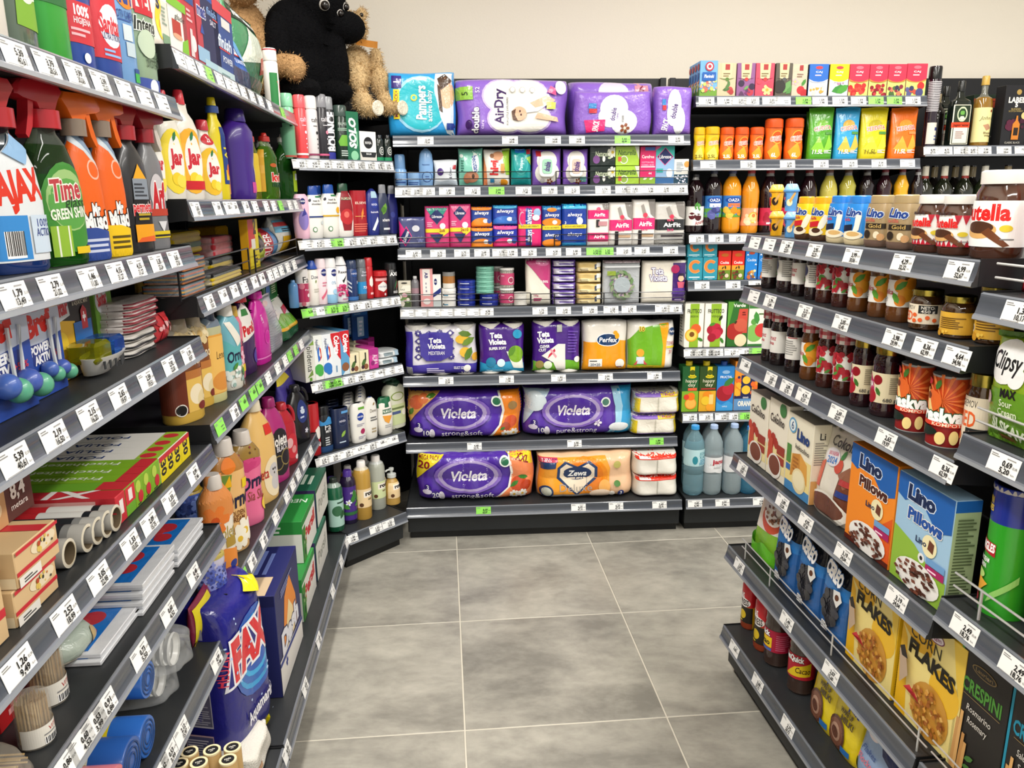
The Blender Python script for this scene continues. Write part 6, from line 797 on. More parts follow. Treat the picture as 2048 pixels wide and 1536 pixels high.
I(Qb, '5', 'cre_g', 1893, 1985, None, 'black breadstick carton with green edge', h=.26, sb=.05); I(Qb, '5', 'cre_b', 1988, 2085, None, 'black breadstick carton with blue edge', h=.26, sb=.05)
Rb.tags('1', '1509 1538 1572:2,99:22,53 1628:2,95:22,23 1704:3,99:30,06 1804:4,29:32,32 1916:6,99:52,67'); Rb.tags('2', '1507 1539:1,79:13,49 1608:2,12:15,97 1682:2,05:15,45 1787:3,98:29,99 1848:8,36:62,99 1912:4,64:34,96'); Rb.tags('3', '1490:2,05 1541:2,65:19,97 1573:2,09:15,75 1606:4,19:31,57 1674:2,69:20,27 1771:2,65:19,97 1885:8,36:62,99')
Rb.tags('4', '1484:2,65:19,97 1564:3,09:23,28 1611:4,95:37,30 1686:3,19:24,04 1792:3,19:24,04'); Rb.tags('5', '1478:2,29:17,25 1573:1,49:11,23 1661:2,07:15,60'); Rb.tags('6', '1468:3,65 1515:3,68:27,73 1575:2,75:20,72'); Qb.tags('1', '2037:1,35:10,17'); Qb.tags('3', '2006:0,69:5,20'); Qb.tags('4', '1928:2,49:18,76 2030:2,49:18,76'); Qb.tags('5', '1875:1,99')
# ================================================================ diagonal corner bay: toiletries
def spray(key, c, cap, art, z=(.8, 1), **a): botp(key, 'spray_can', 'toiletries', c, art, 'aero', q=1., caps=[(z[0] - .002, z[1], .97, .93, cap)], **a)
TAFT = lambda c: [T(.0, .62, .07, 'taft', c, w=.7, b=.0), C(.2, .42, .025, c), C(.22, .32, .012, c), C(.22, .24, .012, c), C(.22, .18, .012, c), LN(-.2, .52, .4, .54, 1, c)]
spray('sp_green', '7fc49a', '86c9a0', [T(.2, .62, .07, 'taft', '2a3a34', w=.7), R(-1, .02, 1, .05, 'd86a5a')]); spray('sp_red', 'e8484c', 'ea5a60', TAFT('fde') + [R(-1, .06, 1, .09, 'f4e8e4')]); spray('sp_white', 'd8d4d4', 'e8e4e0', TAFT('222') + [R(-1, .06, 1, .09, '8a3a5a')]); spray('sp_black', '26242a', '85858a', TAFT('e8e4e8') + [R(-1, .06, 1, .09, 'c85a80'), C(.2, .42, .03, 'd88aa0')])
spray('sp_bounce', '1d1d22', '8a8c90', [T(.05, .45, .15, 'BOUNCE', 'e8e8ec', r=90, w=.62, b=.05), R(-1, 0, 1, .12, '2a2f8a'), ('m', [E(.7, .2 + .1 * i, .1, .03, 'd8d8dc') for i in range(6)])])
spray('sp_palm', '14281e', '3a4a44', [T(.0, .66, .05, 'PALMOLIVE', 'c8d8cc', w=1.1, b=0), LN(-.6, .54, .5, .6, 2, '9ab8a4'), P([(-.6, .34), (-.3, .46), (.5, .46), (.6, .3), (.2, .26), (-.5, .26)], '6aa83a'), LN(-.4, .08, .5, .2, 3, 'b8c8c0')])
boxp('bx_solo', 'aftershave_box', 'toiletries', '1f6a4a', [T(-.1, .55, .17, 'SOLO', 'f0f4f0', r=90, w=.62, b=.05, sh=.2), LN(.5, .3, .8, .9, 1, '8ac8a0'), C(.1, .1, .1, '8ac8a0')], q=.8); boxp('bx_balm', 'balm_box', 'toiletries', 'ecebe6', [C(.0, .62, .2, '1c1c20'), T(0, .62, .09, 'NIVEA', 'eee', w=.8), R(-1, .0, 1, .3, '26282c'), P([(-1, .3), (-.8, .12), (.8, .12), (1, .3), (1, 0), (-1, 0)], 'd8d4cc'), T(0, .24, .06, 'BALM', 'eee', w=.6)], q=.5)
botp('sm_dark', 'aftershave_bottle', 'toiletries', '16201c', [R(-1, .04, 1, .16, '1f8a5a'), ('m', [E(.1, .4, .5 - .12 * i, .16 - .04 * i, ('c8ccc8', '16201c')[i % 2]) for i in range(4)])], 'slim', q=.7, mat='gs', caps=[(.85, 1, .6, .55, '1a1c1e')])
for k, a, b, t, l in (('sp_green', 564, 594, 187, 'mint green hairspray can at the left end of the corner shelf'), ('sp_red', 592, 618, 190, 'coral red hairspray can'), ('sp_white', 614, 640, 192, 'white and grey hairspray can'), ('sp_black', 632, 660, 189, 'black hairspray can with grey cap'), ('sp_bounce', 648, 672, 194, 'black can with tall white sideways lettering'), ('sp_palm', 669, 699, 211, 'dark green spray can with leaf'), ('bx_solo', 697, 721, 223, 'tall green aftershave carton with sideways lettering'), ('bx_balm', 722, 754, 263, 'white balm carton with black circle'), ('sm_dark', 752, 768, 270, 'left one of the two small dark aftershave bottles'), ('sm_dark', 768, 784, 270, 'right one of the two small dark aftershave bottles')): I(D, '1', k, a, b, t, l, sb=.02)
def sh(key, c, cap, art, prof='sham', q=.55, cz=(.815, 1, .6, .56), mat='pl', cl=1): botp(key, 'shampoo_bottle', 'toiletries', c, art, prof, q=q, e=2.6, mat=mat, caps=[cz + (cap, 'cap', cl)])
sh('h_pink', 'e6b8cc', 'd8a8c0', [C(0, .84, .07, '1f2a66'), T(0, .84, .035, 'NIVEA', 'fff', w=.5), E(0, .42, .5, .22, '8a7ac0'), P([(-.2, .5), (.3, .55), (.1, .7)], '3a3a8a')], 'shup', .5, (0, .02, .8, .8)); HS = lambda c: [C(-.6, .73, .03, '223'), T(.05, .72, .035, 'head &', '223', w=.7), T(.05, .66, .035, 'shoulders', '223', w=.95), R(.0, .78, .7, .81, '2a7a4a'), R(-.8, .4, .8, .43, c), C(-.25, .17, .05, '3a7a4a'), C(-.25, .17, .035, 'eeeae0')]
sh('h_hs1', 'e6e4de', '1f4aa0', HS('2a3f7a') + [C(.5, .3, .04, 'c0c8c8')]); sh('h_hs2', 'e6e4dc', '1f52a8', HS('c8a030') + [C(.55, .52, .06, 'e8a820')]); sh('h_palm', 'ece8e2', '1f4a34', [P([(-.5, .86), (.5, .86), (.6, .5), (.35, .12), (-.35, .12), (-.6, .5)], '8a1f28'), T(0, .72, .04, 'PALMOLIVE', 'e8e0c0', w=.9, o='1f4a34', ob=.15), C(0, .38, .15, 'b82a30'), C(-.05, .42, .06, 'd86a60')]); sh('h_els', 'a81c28', '7a141c', [T(0, .73, .05, 'ELSEVE', 'f0d8c8', w=1.1), P([(-.05, .35), (.2, .5), (.15, .62), (-.05, .5)], 'e88a3a'), LN(-.7, .1, .8, .3, 4, 'd86a5a'), LN(-.6, .43, .8, .46, 1, 'e8a060')], 'tubs', .6, (.96, 1, .98, .96)); sh('h_nmilk', '24307e', '202a70', [C(0, .66, .09, '2a3a90'), T(0, .66, .045, 'NIVEA', 'dde', w=.7), R(-.4, .8, .4, .94, 'a8c8d8'), T(0, .5, .04, 'hairmilk', 'eef', w=.9), P([(-.4, .12), (.3, .4), (.4, .3), (-.1, .1)], 'e8eef4')], 'oval', .55, (.0, .03, .8, .8)); sh('h_schau', '2c3550', '8a8c92', [LF(-.3, .4, .25, 70, '6a9a3a'), C(-.2, .5, .06, '4a7a2a'), T(.1, .3, .06, 'schauma', 'fff', w=1.), R(-.3, .1, .6, .14, 'd8dce0')], 'sham', .55); sh('h_navy', '23286e', '9a9ca4', [C(-.2, .4, .06, '3a428a')], 'sham', .5)
for k, a, b, t, l in (('h_pink', 589, 622, 388, 'pink conditioner bottle at the left end'), ('h_hs1', 614, 648, 372, 'white shampoo bottle with blue cap and blue stripe'), ('h_hs2', 643, 680, 369, 'white shampoo bottle with blue cap and orange slice'), ('h_palm', 672, 708, 367, 'white shampoo bottle with green cap and dark red panel'), ('h_els', 703, 735, 381, 'dark red shampoo bottle'), ('h_nmilk', 733, 760, 377, 'dark blue hair milk bottle with white feather'), ('h_schau', 755, 780, 369, 'slate blue shampoo bottle with grey cap'), ('h_navy', 774, 797, 371, 'navy shampoo bottle behind the slate blue one')): I(D, '2', k, a, b, t, l, sb=.02 if k != 'h_navy' else .05)
ORD = ('second', 'third', 'fourth', 'fifth', 'hindmost')
for i in range(3): I(D, '2', 'h_hs1', 640, None, None, ORD[i] + ' white shampoo bottle counted back from the blue-striped one', sb=.06 + .05 * i, w=.062, h=.2, grp='column of white shampoo bottles')
def deo(key, c, art, cap, q=1., prof='aero', z=(.8, 1, .97, .9)): botp(key, 'deodorant', 'toiletries', c, art, prof, q=q, caps=[(z[0] - .002,) + z[1:] + (cap,)])
deo('d_fa', [(.12, 'e6dcd8'), (.62, 'b82a5a'), (1, 'eae6e4')], [T(.1, .72, .16, 'Fa', '222', b=0), C(-.4, .55, .08, 'd87a90'), T(.2, .45, .04, 'Pink', 'fde', w=.6), C(.3, .3, .05, 'f0e0e4'), C(-.3, .08, .06, 'c86a7a')], 'e8e4e2', prof='can', z=(.98, 1, .9, .8)); deo('d_dove', 'e6e2da', [T(.0, .64, .08, 'Dove', '2a3a5a', w=.8, b=0), LF(0, .5, .08, 80, '7a8a4a'), LN(-.2, .3, .5, .4, 2, 'b8b4a8')], '1f4aa8', z=(.82, 1, .95, .5)); deo('d_pearl', 'ead4da', [C(.1, .7, .08, '1f2a70'), T(.1, .7, .04, 'NIVEA', 'fff', w=.7), LN(-.2, .4, .6, .52, 2, 'c87a90'), P([(-.3, .1), (.5, .3), (.4, .34), (-.4, .16)], 'd0607a')], 'f0dde2'); deo('d_zero', [(.2, '8fc0e0'), (1, 'e8eaec')], [C(.1, .68, .08, '1f2a70'), T(.1, .68, .04, 'NIVEA', 'fff', w=.7), T(0, .46, .07, '0%', '8ab0d0', b=0), C(.1, .26, .06, '9fcae6')], 'f0f0f0'); deo('d_rex', 'e8e6e8', [T(0, .67, .06, 'Rexona', '222', w=1.1), P([(-.3, .52), (-.2, .48), (.3, .6), (-.1, .42)], '222'), DOT(-.9, .12, .7, .38, 40, ['c0306a', 'd85a8a', 'a02050'], .03), LN(-.3, .06, .4, .1, 1, 'b05a80')], 'efeff0', z=(.82, 1, .95, .55)); deo('d_nmen', '1f3566', [C(0, .67, .09, '2a4a86'), T(0, .67, .04, 'NIVEA', 'dde', w=.7), ('m', [P([(-1, .3 + .1 * i), (-.4, .2 + .1 * i), (-.4, .24 + .1 * i), (-1, .35 + .1 * i)], 'c8d0d8') for i in range(3)]), T(.3, .45, .07, '0', 'dde'), R(-1, 0, 1, .1, '3a6aa8')], '2a3a5a'); deo('d_dmen', [(.14, '5a6066'), (.44, '2a86c0'), (1, '62686e')], [T(.1, .68, .05, 'Dove', 'dde', w=.7), T(.1, .6, .04, 'MEN+CARE', 'dde', w=.9), T(.1, .3, .06, '72h', 'fff')], '6a7076'); deo('d_osp', 'b81c24', [P([(-.3, .46), (0, .56), (.3, .46), (.3, .34), (0, .28), (-.3, .34)], 'ece4dc'), LN(-.2, .1, .4, .2, 1, 'f0c0c0')], 'c82a30'); deo('d_ost', 'b01c22', [R(-.7, .62, .6, .72, 'e0a8a8'), P([(-.5, .46), (0, .6), (.5, .46), (.5, .3), (0, .2), (-.5, .3)], 'e4e0dc'), T(0, .4, .06, 'Old Spice', '3a4a7a', w=.8), C(.2, .1, .05, 'e8d0d0')], 'c0282c', .7, z=(.8, 1, .98, .9)); deo('d_axe', '1c1d1f', [T(.0, .66, .1, 'AXE', 'eee', w=1., b=.04), P([(.2, .2), (.5, .3), (.7, .56), (.4, .4)], 'd8402a'), P([(-.1, .2), (.1, .4), (.4, .5), (.1, .3)], '3a7a4a'), LN(-.2, .08, .6, .16, 2, 'ddd')], '26282a'); deo('d_blue', '5f93c8', [], '6fa0d4', prof='slim', z=(.92, 1, .5, .4))
for k, a, b, t, l in (('d_blue', 579, 599, 560, 'sky blue bottle at the far left beside the pink deodorant'), ('d_fa', 594, 620, 538, 'pink and white deodorant can'), ('d_dove', 614, 640, 521, 'white deodorant can with blue cap'), ('d_pearl', 633, 656, 517, 'pale pink deodorant can with dark blue circle'), ('d_zero', 650, 676, 516, 'white and light blue deodorant can with dark blue circle'), ('d_rex', 670, 697, 513, 'white deodorant can with tick and pink petals'), ('d_nmen', 693, 717, 520, 'navy deodorant can with diagonal stripes'), ('d_dmen', 714, 735, 518, 'grey and blue deodorant can'), ('d_osp', 730, 748, 515, 'tall slim red deodorant can'), ('d_ost', 745, 775, 541, 'wide red deodorant stick with pale badge'), ('d_axe', 770, 795, 525, 'black deodorant can with red and green flash')): I(D, '3', k, a, b, t, l, sb=.02)
def tp(key, c, art, **a): boxp(key, 'toothpaste_box', 'toothpaste', c, art, d=.19, **a)
tp('t_pli', 'e8e8de', [T(.1, .56, .15, 'plidenta', '1c241c', r=-90, w=.62, b=0), P([(-.6, .1), (.5, .3), (.6, .16)], '7a9a4a'), R(-.2, .02, .3, .1, '6aa83a'), R(-1, .9, 1, 1, '8ab04a')]); AQ = lambda c: [T(-.2, .8, .07, 'Aquafresh', '2a3a6a', r=-90, w=.24), P([(-.3, .66), (.3, .8), (.1, .56), (.5, .48), (-.1, .4)], '2f6ac0'), P([(.2, .74), (.6, .7), (.7, .5), (.2, .42), (.5, .56)], 'd0402a'), C(-.1, .24, .12, c), C(.2, .16, .08, c)]
tp('t_aqg', 'e8ebe6', AQ('4aa84a')); tp('t_aqb', 'e6eaee', AQ('2f74c0')); tp('t_cola', 'e0e6ea', [P([(-1, 1), (1, 1), (1, .36), (.4, .46), (-.6, .7), (-1, .9)], 'c8202a'), T(.2, .72, .13, 'Colgate', 'fff', r=-90, w=.42, b=.04), LN(-.2, .1, .2, .4, 1, '6a90b0')]); tp('t_colb', '5a9ac8', [P([(-1, 1), (1, 1), (1, .36), (.4, .46), (-.6, .7), (-1, .9)], 'c8202a'), T(.2, .72, .13, 'Colgate', 'fff', r=-90, w=.42, b=.04), P([(-.8, 0), (.6, .2), (.8, 0)], 'd8e4ea'), C(-.1, .18, .1, '8a5a3a')])
boxp('soap_b', 'soap_box', 'soap', 'e6dcb8', [LF(-.6, .2, .5, 60, '4a6a34'), P([(.1, .5), (.4, .5), (.4, .9), (.1, .9)], '2a2a22'), C(.3, .2, .14, '8a5a3a'), C(-.4, .2, .1, '3a2430')], q=.6, d=.09); boxp('soap_p', 'soap_box', 'soap', 'c83a94', [T(.2, .45, .3, 'AURA', 'f4e4f0', r=-90, w=.5), R(-1, .7, 1, 1, 'a82a80'), C(-.3, .3, .12, '8a2a70')], q=.6, d=.09)
for k, a, b, t, l in (('t_pli', 612, 632, 683, 'white and green upright toothpaste carton with sideways black lettering'), ('t_aqg', 632, 649, 671, 'white upright toothpaste carton with red-blue swirl and green spot'), ('t_aqb', 649, 667, 669, 'white upright toothpaste carton with red-blue swirl and blue spot'), ('t_cola', 666, 684, 665, 'red and white upright toothpaste carton'), ('t_colb', 684, 702, 661, 'red and blue upright toothpaste carton'), ('soap_b', 700, 720, 707, 'beige soap carton with dark berries'), ('soap_b', 721, 739, 701, 'beige soap carton with an almond'), ('soap_p', 740, 758, 697, 'magenta soap carton, front of its column')): I(D, '4', k, a, b, t, l, sb=.015)
for i in range(3): I(D, '4', 'soap_b', 716, None, None, ORD[i] + ' beige soap carton counted back in its column', sb=.11 + .091 * i, w=.036, h=.075, grp='column of beige soap cartons'); I(D, '4', 'soap_p', 744, None, None, ORD[i] + ' magenta soap carton counted back in its column', sb=.11 + .091 * i, w=.034, h=.075, grp='column of magenta soap cartons')
def card(r, w, d, h): m = M(); m.box(-w * .2, -d / 2 - .004, h * .1, w * .2, -d / 2, h * .75, 'a8c8e0', .002); put_art(m, [LN(-.6, .1, .6, .9, 4, 'eef')], lambda x, y, e: (x * w * .2, -d / 2 - .0041 - e, h * (.1 + .65 * y)), w * .2, h * .65); m.build('blister', 'pl', r)
boxp('brushcard', 'toothbrush_card', 'toothbrushes', '1f4a8a', [R(-.9, .8, .9, 1, '2f6ab0'), LN(-.7, .84, .5, .96, 2, '8ac'), R(-.1, .1, .1, .7, 'c8d8e8')], d=.012, extra=card)
I(D, '4', 'brushcard', 706, 738, None, 'dark blue toothbrush card hanging at the back of the corner bay', h=.14, z=.075, sb=.29); I(D, '4', 'brushcard', 690, 712, None, 'second dark blue toothbrush card hanging beside the front one', h=.12, z=.09, sb=.31)
bagp('flatw', 'wet_wipes_pouch', 'wipes', 'd8dcdc', [R(-.6, .3, .2, .8, '8a9aa0'), R(.4, 0, 1, 1, '9fb8c8')], st='soft', d=.12, mat='wr')
I(D, '4', 'flatw', 758, 800, None, 'lower flat white pouch lying at the right end of the toothpaste shelf', h=.028, sb=.03); I(D, '4', 'flatw', 760, 802, None, 'upper flat white pouch lying on another pouch', h=.028, z=.029, sb=.04)
sh('g_red', 'b81c24', '7a7068', [P([(.0, .5), (.3, .56), (.6, .5), (.6, .36), (.3, .3), (.0, .36)], 'ece4dc'), C(.4, .2, .04, 'e8d0d0')], 'can', .9, (.96, 1, .9, .85)); sh('g_fa', '1d2026', '16181c', [T(.1, .56, .13, 'Fa', 'e8e8ea', b=0), T(.1, .46, .05, 'MEN', 'e8e8ea', w=.6), WV(.6, .72, '3a86c0', .05), LN(-.3, .16, .4, .36, 4, 'c8ccd0'), R(-1, 0, 1, .14, '1f3f6a')], 'sham', .6, (.82, 1, .8, .72)); sh('g_nmen', '1f2a4a', '1c2c60', [C(0, .68, .12, '3a4a70'), C(0, .68, .11, '1f2a4a'), T(0, .68, .05, 'NIVEA', 'dde', w=.6), LF(-.2, .28, .2, 50, '8ab04a'), R(-.1, .87, .6, .93, '5fa0d8'), LN(-.4, .14, .4, .2, 1, 'bcd')], 'can', .55, (.95, 1, .95, .9)); sh('g_nw', 'ebe9e2', '1f2f86', [C(0, .66, .1, '1f3f9a'), T(0, .66, .045, 'NIVEA', 'fff', w=.6), R(-.2, .84, .5, .9, '6aa83a'), C(.2, .28, .07, 'a82a5a'), LN(-.4, .42, .6, .5, 2, '99a'), LN(-.3, .1, .5, .18, 2, '99a')], 'shup', .5, (.95, 1, .7, .66)); sh('g_dove', 'e8e6de', '1f3f86', [T(.1, .68, .08, 'Dove', '5a4a30', w=.8, b=0), LF(.1, .8, .1, 40, '9a7a4a'), LN(-.3, .44, .6, .56, 2, '666'), LN(-.2, .16, .6, .3, 2, 'a89878')], 'oval', .5, (.92, 1, .4, .3)); sh('g_palm', 'ebe8de', '1f6a44', [T(0, .64, .07, 'PALMOLIVE', 'e8f0e4', w=.9, o='1f5a3a', ob=.2), P([(-.5, .54), (.5, .5), (.1, .3), (-.3, .38)], 'e8a040'), LN(-.3, .2, .5, .3, 2, 'aaa')], 'oval', .55, (.74, 1, .94, .8)); botp('g_pump', 'soap_pump_bottle', 'toiletries', 'dcdfc8', [R(-.9, .08, .9, .5, 'c8d4a0'), E(0, .66, .5, .09, '8aa04a'), E(0, .66, .42, .07, 'dcdfc8'), R(-.6, .3, .2, .36, '4a5a8a'), C(.5, .32, .07, 'f0ece0'), LN(-.5, .4, .6, .48, 1, '6a7a4a')], 'slim', q=.55, e=3, caps=[(.79, .9, .5, .44, '1f3a2a', 'collar')], pump='1f3a2a')
for k, a, b, t, l in (('g_red', 610, 642, 806, 'red shower gel bottle at the left end'), ('g_fa', 639, 666, 812, 'black and blue shower gel bottle'), ('g_nmen', 665, 699, 815, 'navy shower gel bottle with leaf'), ('g_nw', 702, 734, 805, 'white shower gel bottle with blue circle and red flower'), ('g_dove', 730, 756, 793, 'white tapering shower gel bottle'), ('g_palm', 755, 786, 794, 'white shower gel bottle with green cap'), ('g_pump', 768, 810, 757, 'pale green pump bottle at the right end')): I(D, '5', k, a, b, t, l, sb=.02 if k != 'g_pump' else .06)
for i in range(5): I(D, '5', 'g_nw', 700, None, None, ORD[i] + ' white shower gel bottle counted back in its column', sb=.065 + .042 * i, w=.06, h=.165, grp='column of white shower gel bottles'); I(D, '5', 'g_dove', 724, None, None, ORD[i] + ' tapering white shower gel bottle counted back in its column', sb=.065 + .042 * i, w=.06, h=.185, grp='column of tapering white bottles'); I(D, '5', 'g_nmen', 668, None, None, ORD[i] + ' navy shower gel bottle counted back in its column', sb=.065 + .042 * i, w=.06, h=.15, grp='column of navy shower gel bottles')
botp('s_green', 'soap_bottle', 'toiletries', [(.84, '1f5a3e'), (1, '8a9a90')], [R(-.9, .1, .9, .62, 'a8ccc0'), C(-.2, .4, .1, '3a6a4a'), LF(0, .24, .2, 60, '2f5a3a'), LF(.2, .3, .2, 10, '3f6a44'), LN(-.2, .54, .5, .6, 1, '2a4a3a')], 'slim', q=1., mat='gs', caps=[(.92, 1, .5, .46, '26302a')])
botp('s_herb', 'soap_bottle', 'toiletries', [(.08, '1c1430'), (.72, '43267e'), (1, '1f1430')], [T(.1, .6, .04, 'HERBAL', 'e8e0f4', w=.7), LF(-.2, .4, .25, 60, '3a7a34'), LF(.1, .34, .25, 20, '4a8a3a'), LF(.2, .46, .2, 100, '3a7a34'), LF(-.3, .3, .2, 150, '4a8a3a'), FL(-.4, .42, .06, 'eef', 'dd8', 5), R(-1, .18, 1, .24, '2f6a3a'), C(.6, .46, .06, '4aa84a')], 'slim', q=1., caps=[(.8, 1, .6, .55, '4a2f86')]); ROSA = lambda c, c2: [R(-.8, .22, 1., .54, c2), T(.25, .46, .07, 'rosa', '1c1c1c', w=.9, b=.05, o='f4ece0', ob=.25), LN(.0, .34, .6, .4, 1, '8a7a5a'), C(-.5, .27, .035, '5a3a24')]
botp('s_ram', 'soap_bottle', 'toiletries', [(.86, 'b8903f'), (1, 'c8c0a8')], ROSA('', 'ecd0a0'), 'slim', q=1., caps=[(.87, 1, .52, .5, 'ece8e2')]); botp('s_rgr', 'soap_bottle', 'toiletries', [(.86, 'a8aca0'), (1, 'c8ccc8')], ROSA('', 'd0dca8'), 'slim', q=1., caps=[(.87, 1, .52, .5, 'f0ece8')]); botp('s_rpu', 'soap_pump_bottle', 'toiletries', 'b8924a', [R(-.8, .2, 1., .62, 'ecd0a0'), T(.25, .52, .09, 'rosa', '1c1c1c', w=.9, b=.05, o='f4ece0', ob=.25), C(-.4, .28, .05, '5a3a24')], 'trig', q=1., pump='c8ccc8')
for k, a, b, t, l in (('s_green', 655, 690, 955, 'dark green soap bottle with pale leaf label'), ('s_herb', 684, 716, 940, 'purple herbal bottle with green leaves'), ('s_ram', 710, 745, 921, 'amber soap bottle with white cap'), ('s_rgr', 738, 773, 910, 'clear grey soap bottle with white cap'), ('s_rpu', 770, 801, 935, 'small amber pump bottle')): I(D, '6', k, a, b, t, l, sb={'s_green': .05, 's_herb': .07, 's_ram': .06, 's_rgr': .1, 's_rpu': .09}[k])
I(D, '6', 's_herb', 668, None, None, 'purple herbal bottle behind the dark green one', sb=.13, w=.06, h=.2); I(D, '6', 's_ram', 700, None, None, 'amber soap bottle behind the front amber one', sb=.15, w=.062, h=.22); I(D, '6', 's_rgr', 732, None, None, 'clear grey soap bottle behind the front grey one', sb=.2, w=.062, h=.22); I(D, '6', 's_rpu', 762, None, None, 'small amber pump bottle behind the front one', sb=.18, w=.06, h=.165)
D.tags('1', '600:4,05:30,51 626:4,05:31,66 650:4,05:31,66 674:4,05:31,66 696:3,55:26,75 717:3,55:26,75 737:3,95:29,76 757:3,95:29,76 774:3,95:29,76'); D.tags('2', '612 635:4,19:31,57 656 g676:3,99:30,06 700:3,73:28,10 721:3,73:28,10 742:3,73:28,10 762 781:4,58:34,58'); D.tags('3', 'g618:2,59 640:3,19 g663:2,75:20,67 g686:2,75:20,67 708:3,05:22,98 731:3,05:22,98 752 771 789:2,75:20,73')
D.tags('4', '637:2,29:17,25 g659:1,99:14,99 g674:1,99:14,99 697:2,05:15,45 718:0,86:6,48 738 758:0,99 778 795'); D.tags('5', '645:3,29:24,79 668:2,99:22,53 693:2,99:22,53 717:2,19 741:2,99:22,53 762:2,85 785:2,85'); D.tags('6', '703:1,99:14,99 752:1,33:10,02 777:1,33:10,02')
# ---------------------------------------------------------------- plush animals on the corner top board
def blob(m, parts, c, n=14):
    """one continuous skin over overlapping ellipsoids: metaball surface turned into a mesh"""
    mb = bpy.data.metaballs.new('skin'); mb.resolution = .014; mb.threshold = .12
    for (x, y, z), (a, b, e) in parts:
        el = mb.elements.new(type='ELLIPSOID'); el.co = (x, y, z); el.size_x, el.size_y, el.size_z = a, b, e; el.radius = 1.; el.stiffness = 6
    return mb
def plush(name, label, loc, rz, parts, col, res=.016, fur=6000, fl=.014, cols=None, seed=1):
    r = empty(name, loc, rz, label, 'soft toy'); mb = blob(None, parts, col); mb.resolution = res; ob = bpy.data.objects.new('skin', mb); COL.objects.link(ob); bpy.context.view_layer.update()
    me = bpy.data.meshes.new_from_object(ob.evaluated_get(bpy.context.evaluated_depsgraph_get())); bpy.data.objects.remove(ob); bpy.data.metaballs.remove(mb)
    m = M(); V = [v.co.copy() for v in me.vertices]; m.add(V, [tuple(p.vertices) for p in me.polygons], col); b = m.build('body', 'fz', r)
    q = random.Random(seed); P_ = list(me.polygons); F = M(); cs = cols or [col]
    for i in range(fur):
        p = P_[q.randrange(len(P_))]; n = p.normal; c = p.center + Vector((q.uniform(-1, 1), q.uniform(-1, 1), q.uniform(-1, 1))) * res * .6
        d = (n + Vector((q.uniform(-.7, .7), q.uniform(-.7, .7), q.uniform(-.9, .4)))).normalized() * fl * q.uniform(.6, 1.3); t = n.orthogonal().normalized() * .0016; t.rotate(Matrix.Rotation(q.uniform(0, 3.1), 3, n))
        c = c - n * .004; F.add([c - t, c + t, c + d], [(0, 1, 2)], q.choice(cs))
    f = F.build('fur', 'fz', r, flat=True); f['kind'] = 'stuff'; bpy.data.meshes.remove(me); return r
def eye(r, p, s, c='120c0a', ring=None):
    m = M(); R0 = lambda k, ss: [[(p[0] + ss * math.cos(t) * math.sin(u), p[1] + ss * math.sin(t) * math.sin(u), p[2] + ss * math.cos(u)) for t in [6.2832 * j / 12 for j in range(12)]] for u in [math.pi * i / 8 for i in range(9)]]
    m.rings(R0(0, s), c, (False, False)); m.build('eye', 'pl', r)
zB = 1.8606
# ================================================================ left run, far bay: dish soap, sponges, softener, washing powder
def gx(c): return [R(-.9, .1, .9, .9, c)]
def han(r, w, d, h, c, sg=1, z0=.45, z1=.85, out=.5):
    m = M(); x = sg * w * .3; pts = [(x, 0, h * z1), (sg * w * (.3 + .4 * out), 0, h * (z1 - .03)), (sg * w * (.38 + .5 * out), 0, h * ((z0 + z1) / 2)), (sg * w * .42, 0, h * z0)]
    P_ = []
    for i in range(13):
        t = i / 12; a = [Vector(p) for p in pts]
        while len(a) > 1: a = [a[j].lerp(a[j + 1], t) for j in range(len(a) - 1)]
        P_.append(a[0])
    m.tube(P_, min(w, d) * .13, c, 10); m.build('handle', 'pl', r)
botp('b_lemon', 'cleaner_bottle', 'cleaning products', 'ece4d8', [E(.1, .42, .6, .3, 'f2d03a'), C(.1, .34, .1, 'e8a020'), C(.3, .46, .08, 'f0b83a'), T(-.2, .66, .16, 'S', '1f2a5a', b=.05)], 'soft', q=.5)
boxp('f_thin', 'air_freshener_box', 'cleaning products', 'd9d6c8', [LN(-.6, .5, .5, .9, 5, '8a9a8a'), R(-.8, .1, .8, .3, '7a9a7a')], q=1.); boxp('f_candle', 'air_freshener_box', 'cleaning products', 'e8e6dc', [R(-.6, .35, .3, .62, 'b0352a'), E(-.1, .34, .5, .05, 'd8a080'), R(-1, .84, 1, 1, '7ab82f'), P([(.2, .0), (1, 0), (1, .4), (.4, .3)], '7ab82f'), T(.2, .7, .1, 'glade', '26262a', w=1., sh=.2, b=0)], q=.6)
boxp('f_red', 'freshener_refill_box', 'cleaning products', 'b8323f', [R(-.8, .86, .7, .97, '2a4a8a'), LN(-.4, .6, .5, .8, 3, 'e8b0b4'), P([(-.2, .1), (.3, .1), (.2, .5), (-.1, .5)], 'd8c8c8'), C(.3, .3, .12, 'e8dcdc')], q=.5); boxp('f_mat', 'freshener_refill_box', 'cleaning products', 'b83a48', [T(.1, .82, .16, 'mat', '2a3a8a', w=1.3, o='e8e4ea', b=.04), R(-.9, .1, .9, .3, '8fb4d0'), P([(-.3, .5), (.3, .5), (0, .64)], '2a4a9a')], q=.5)
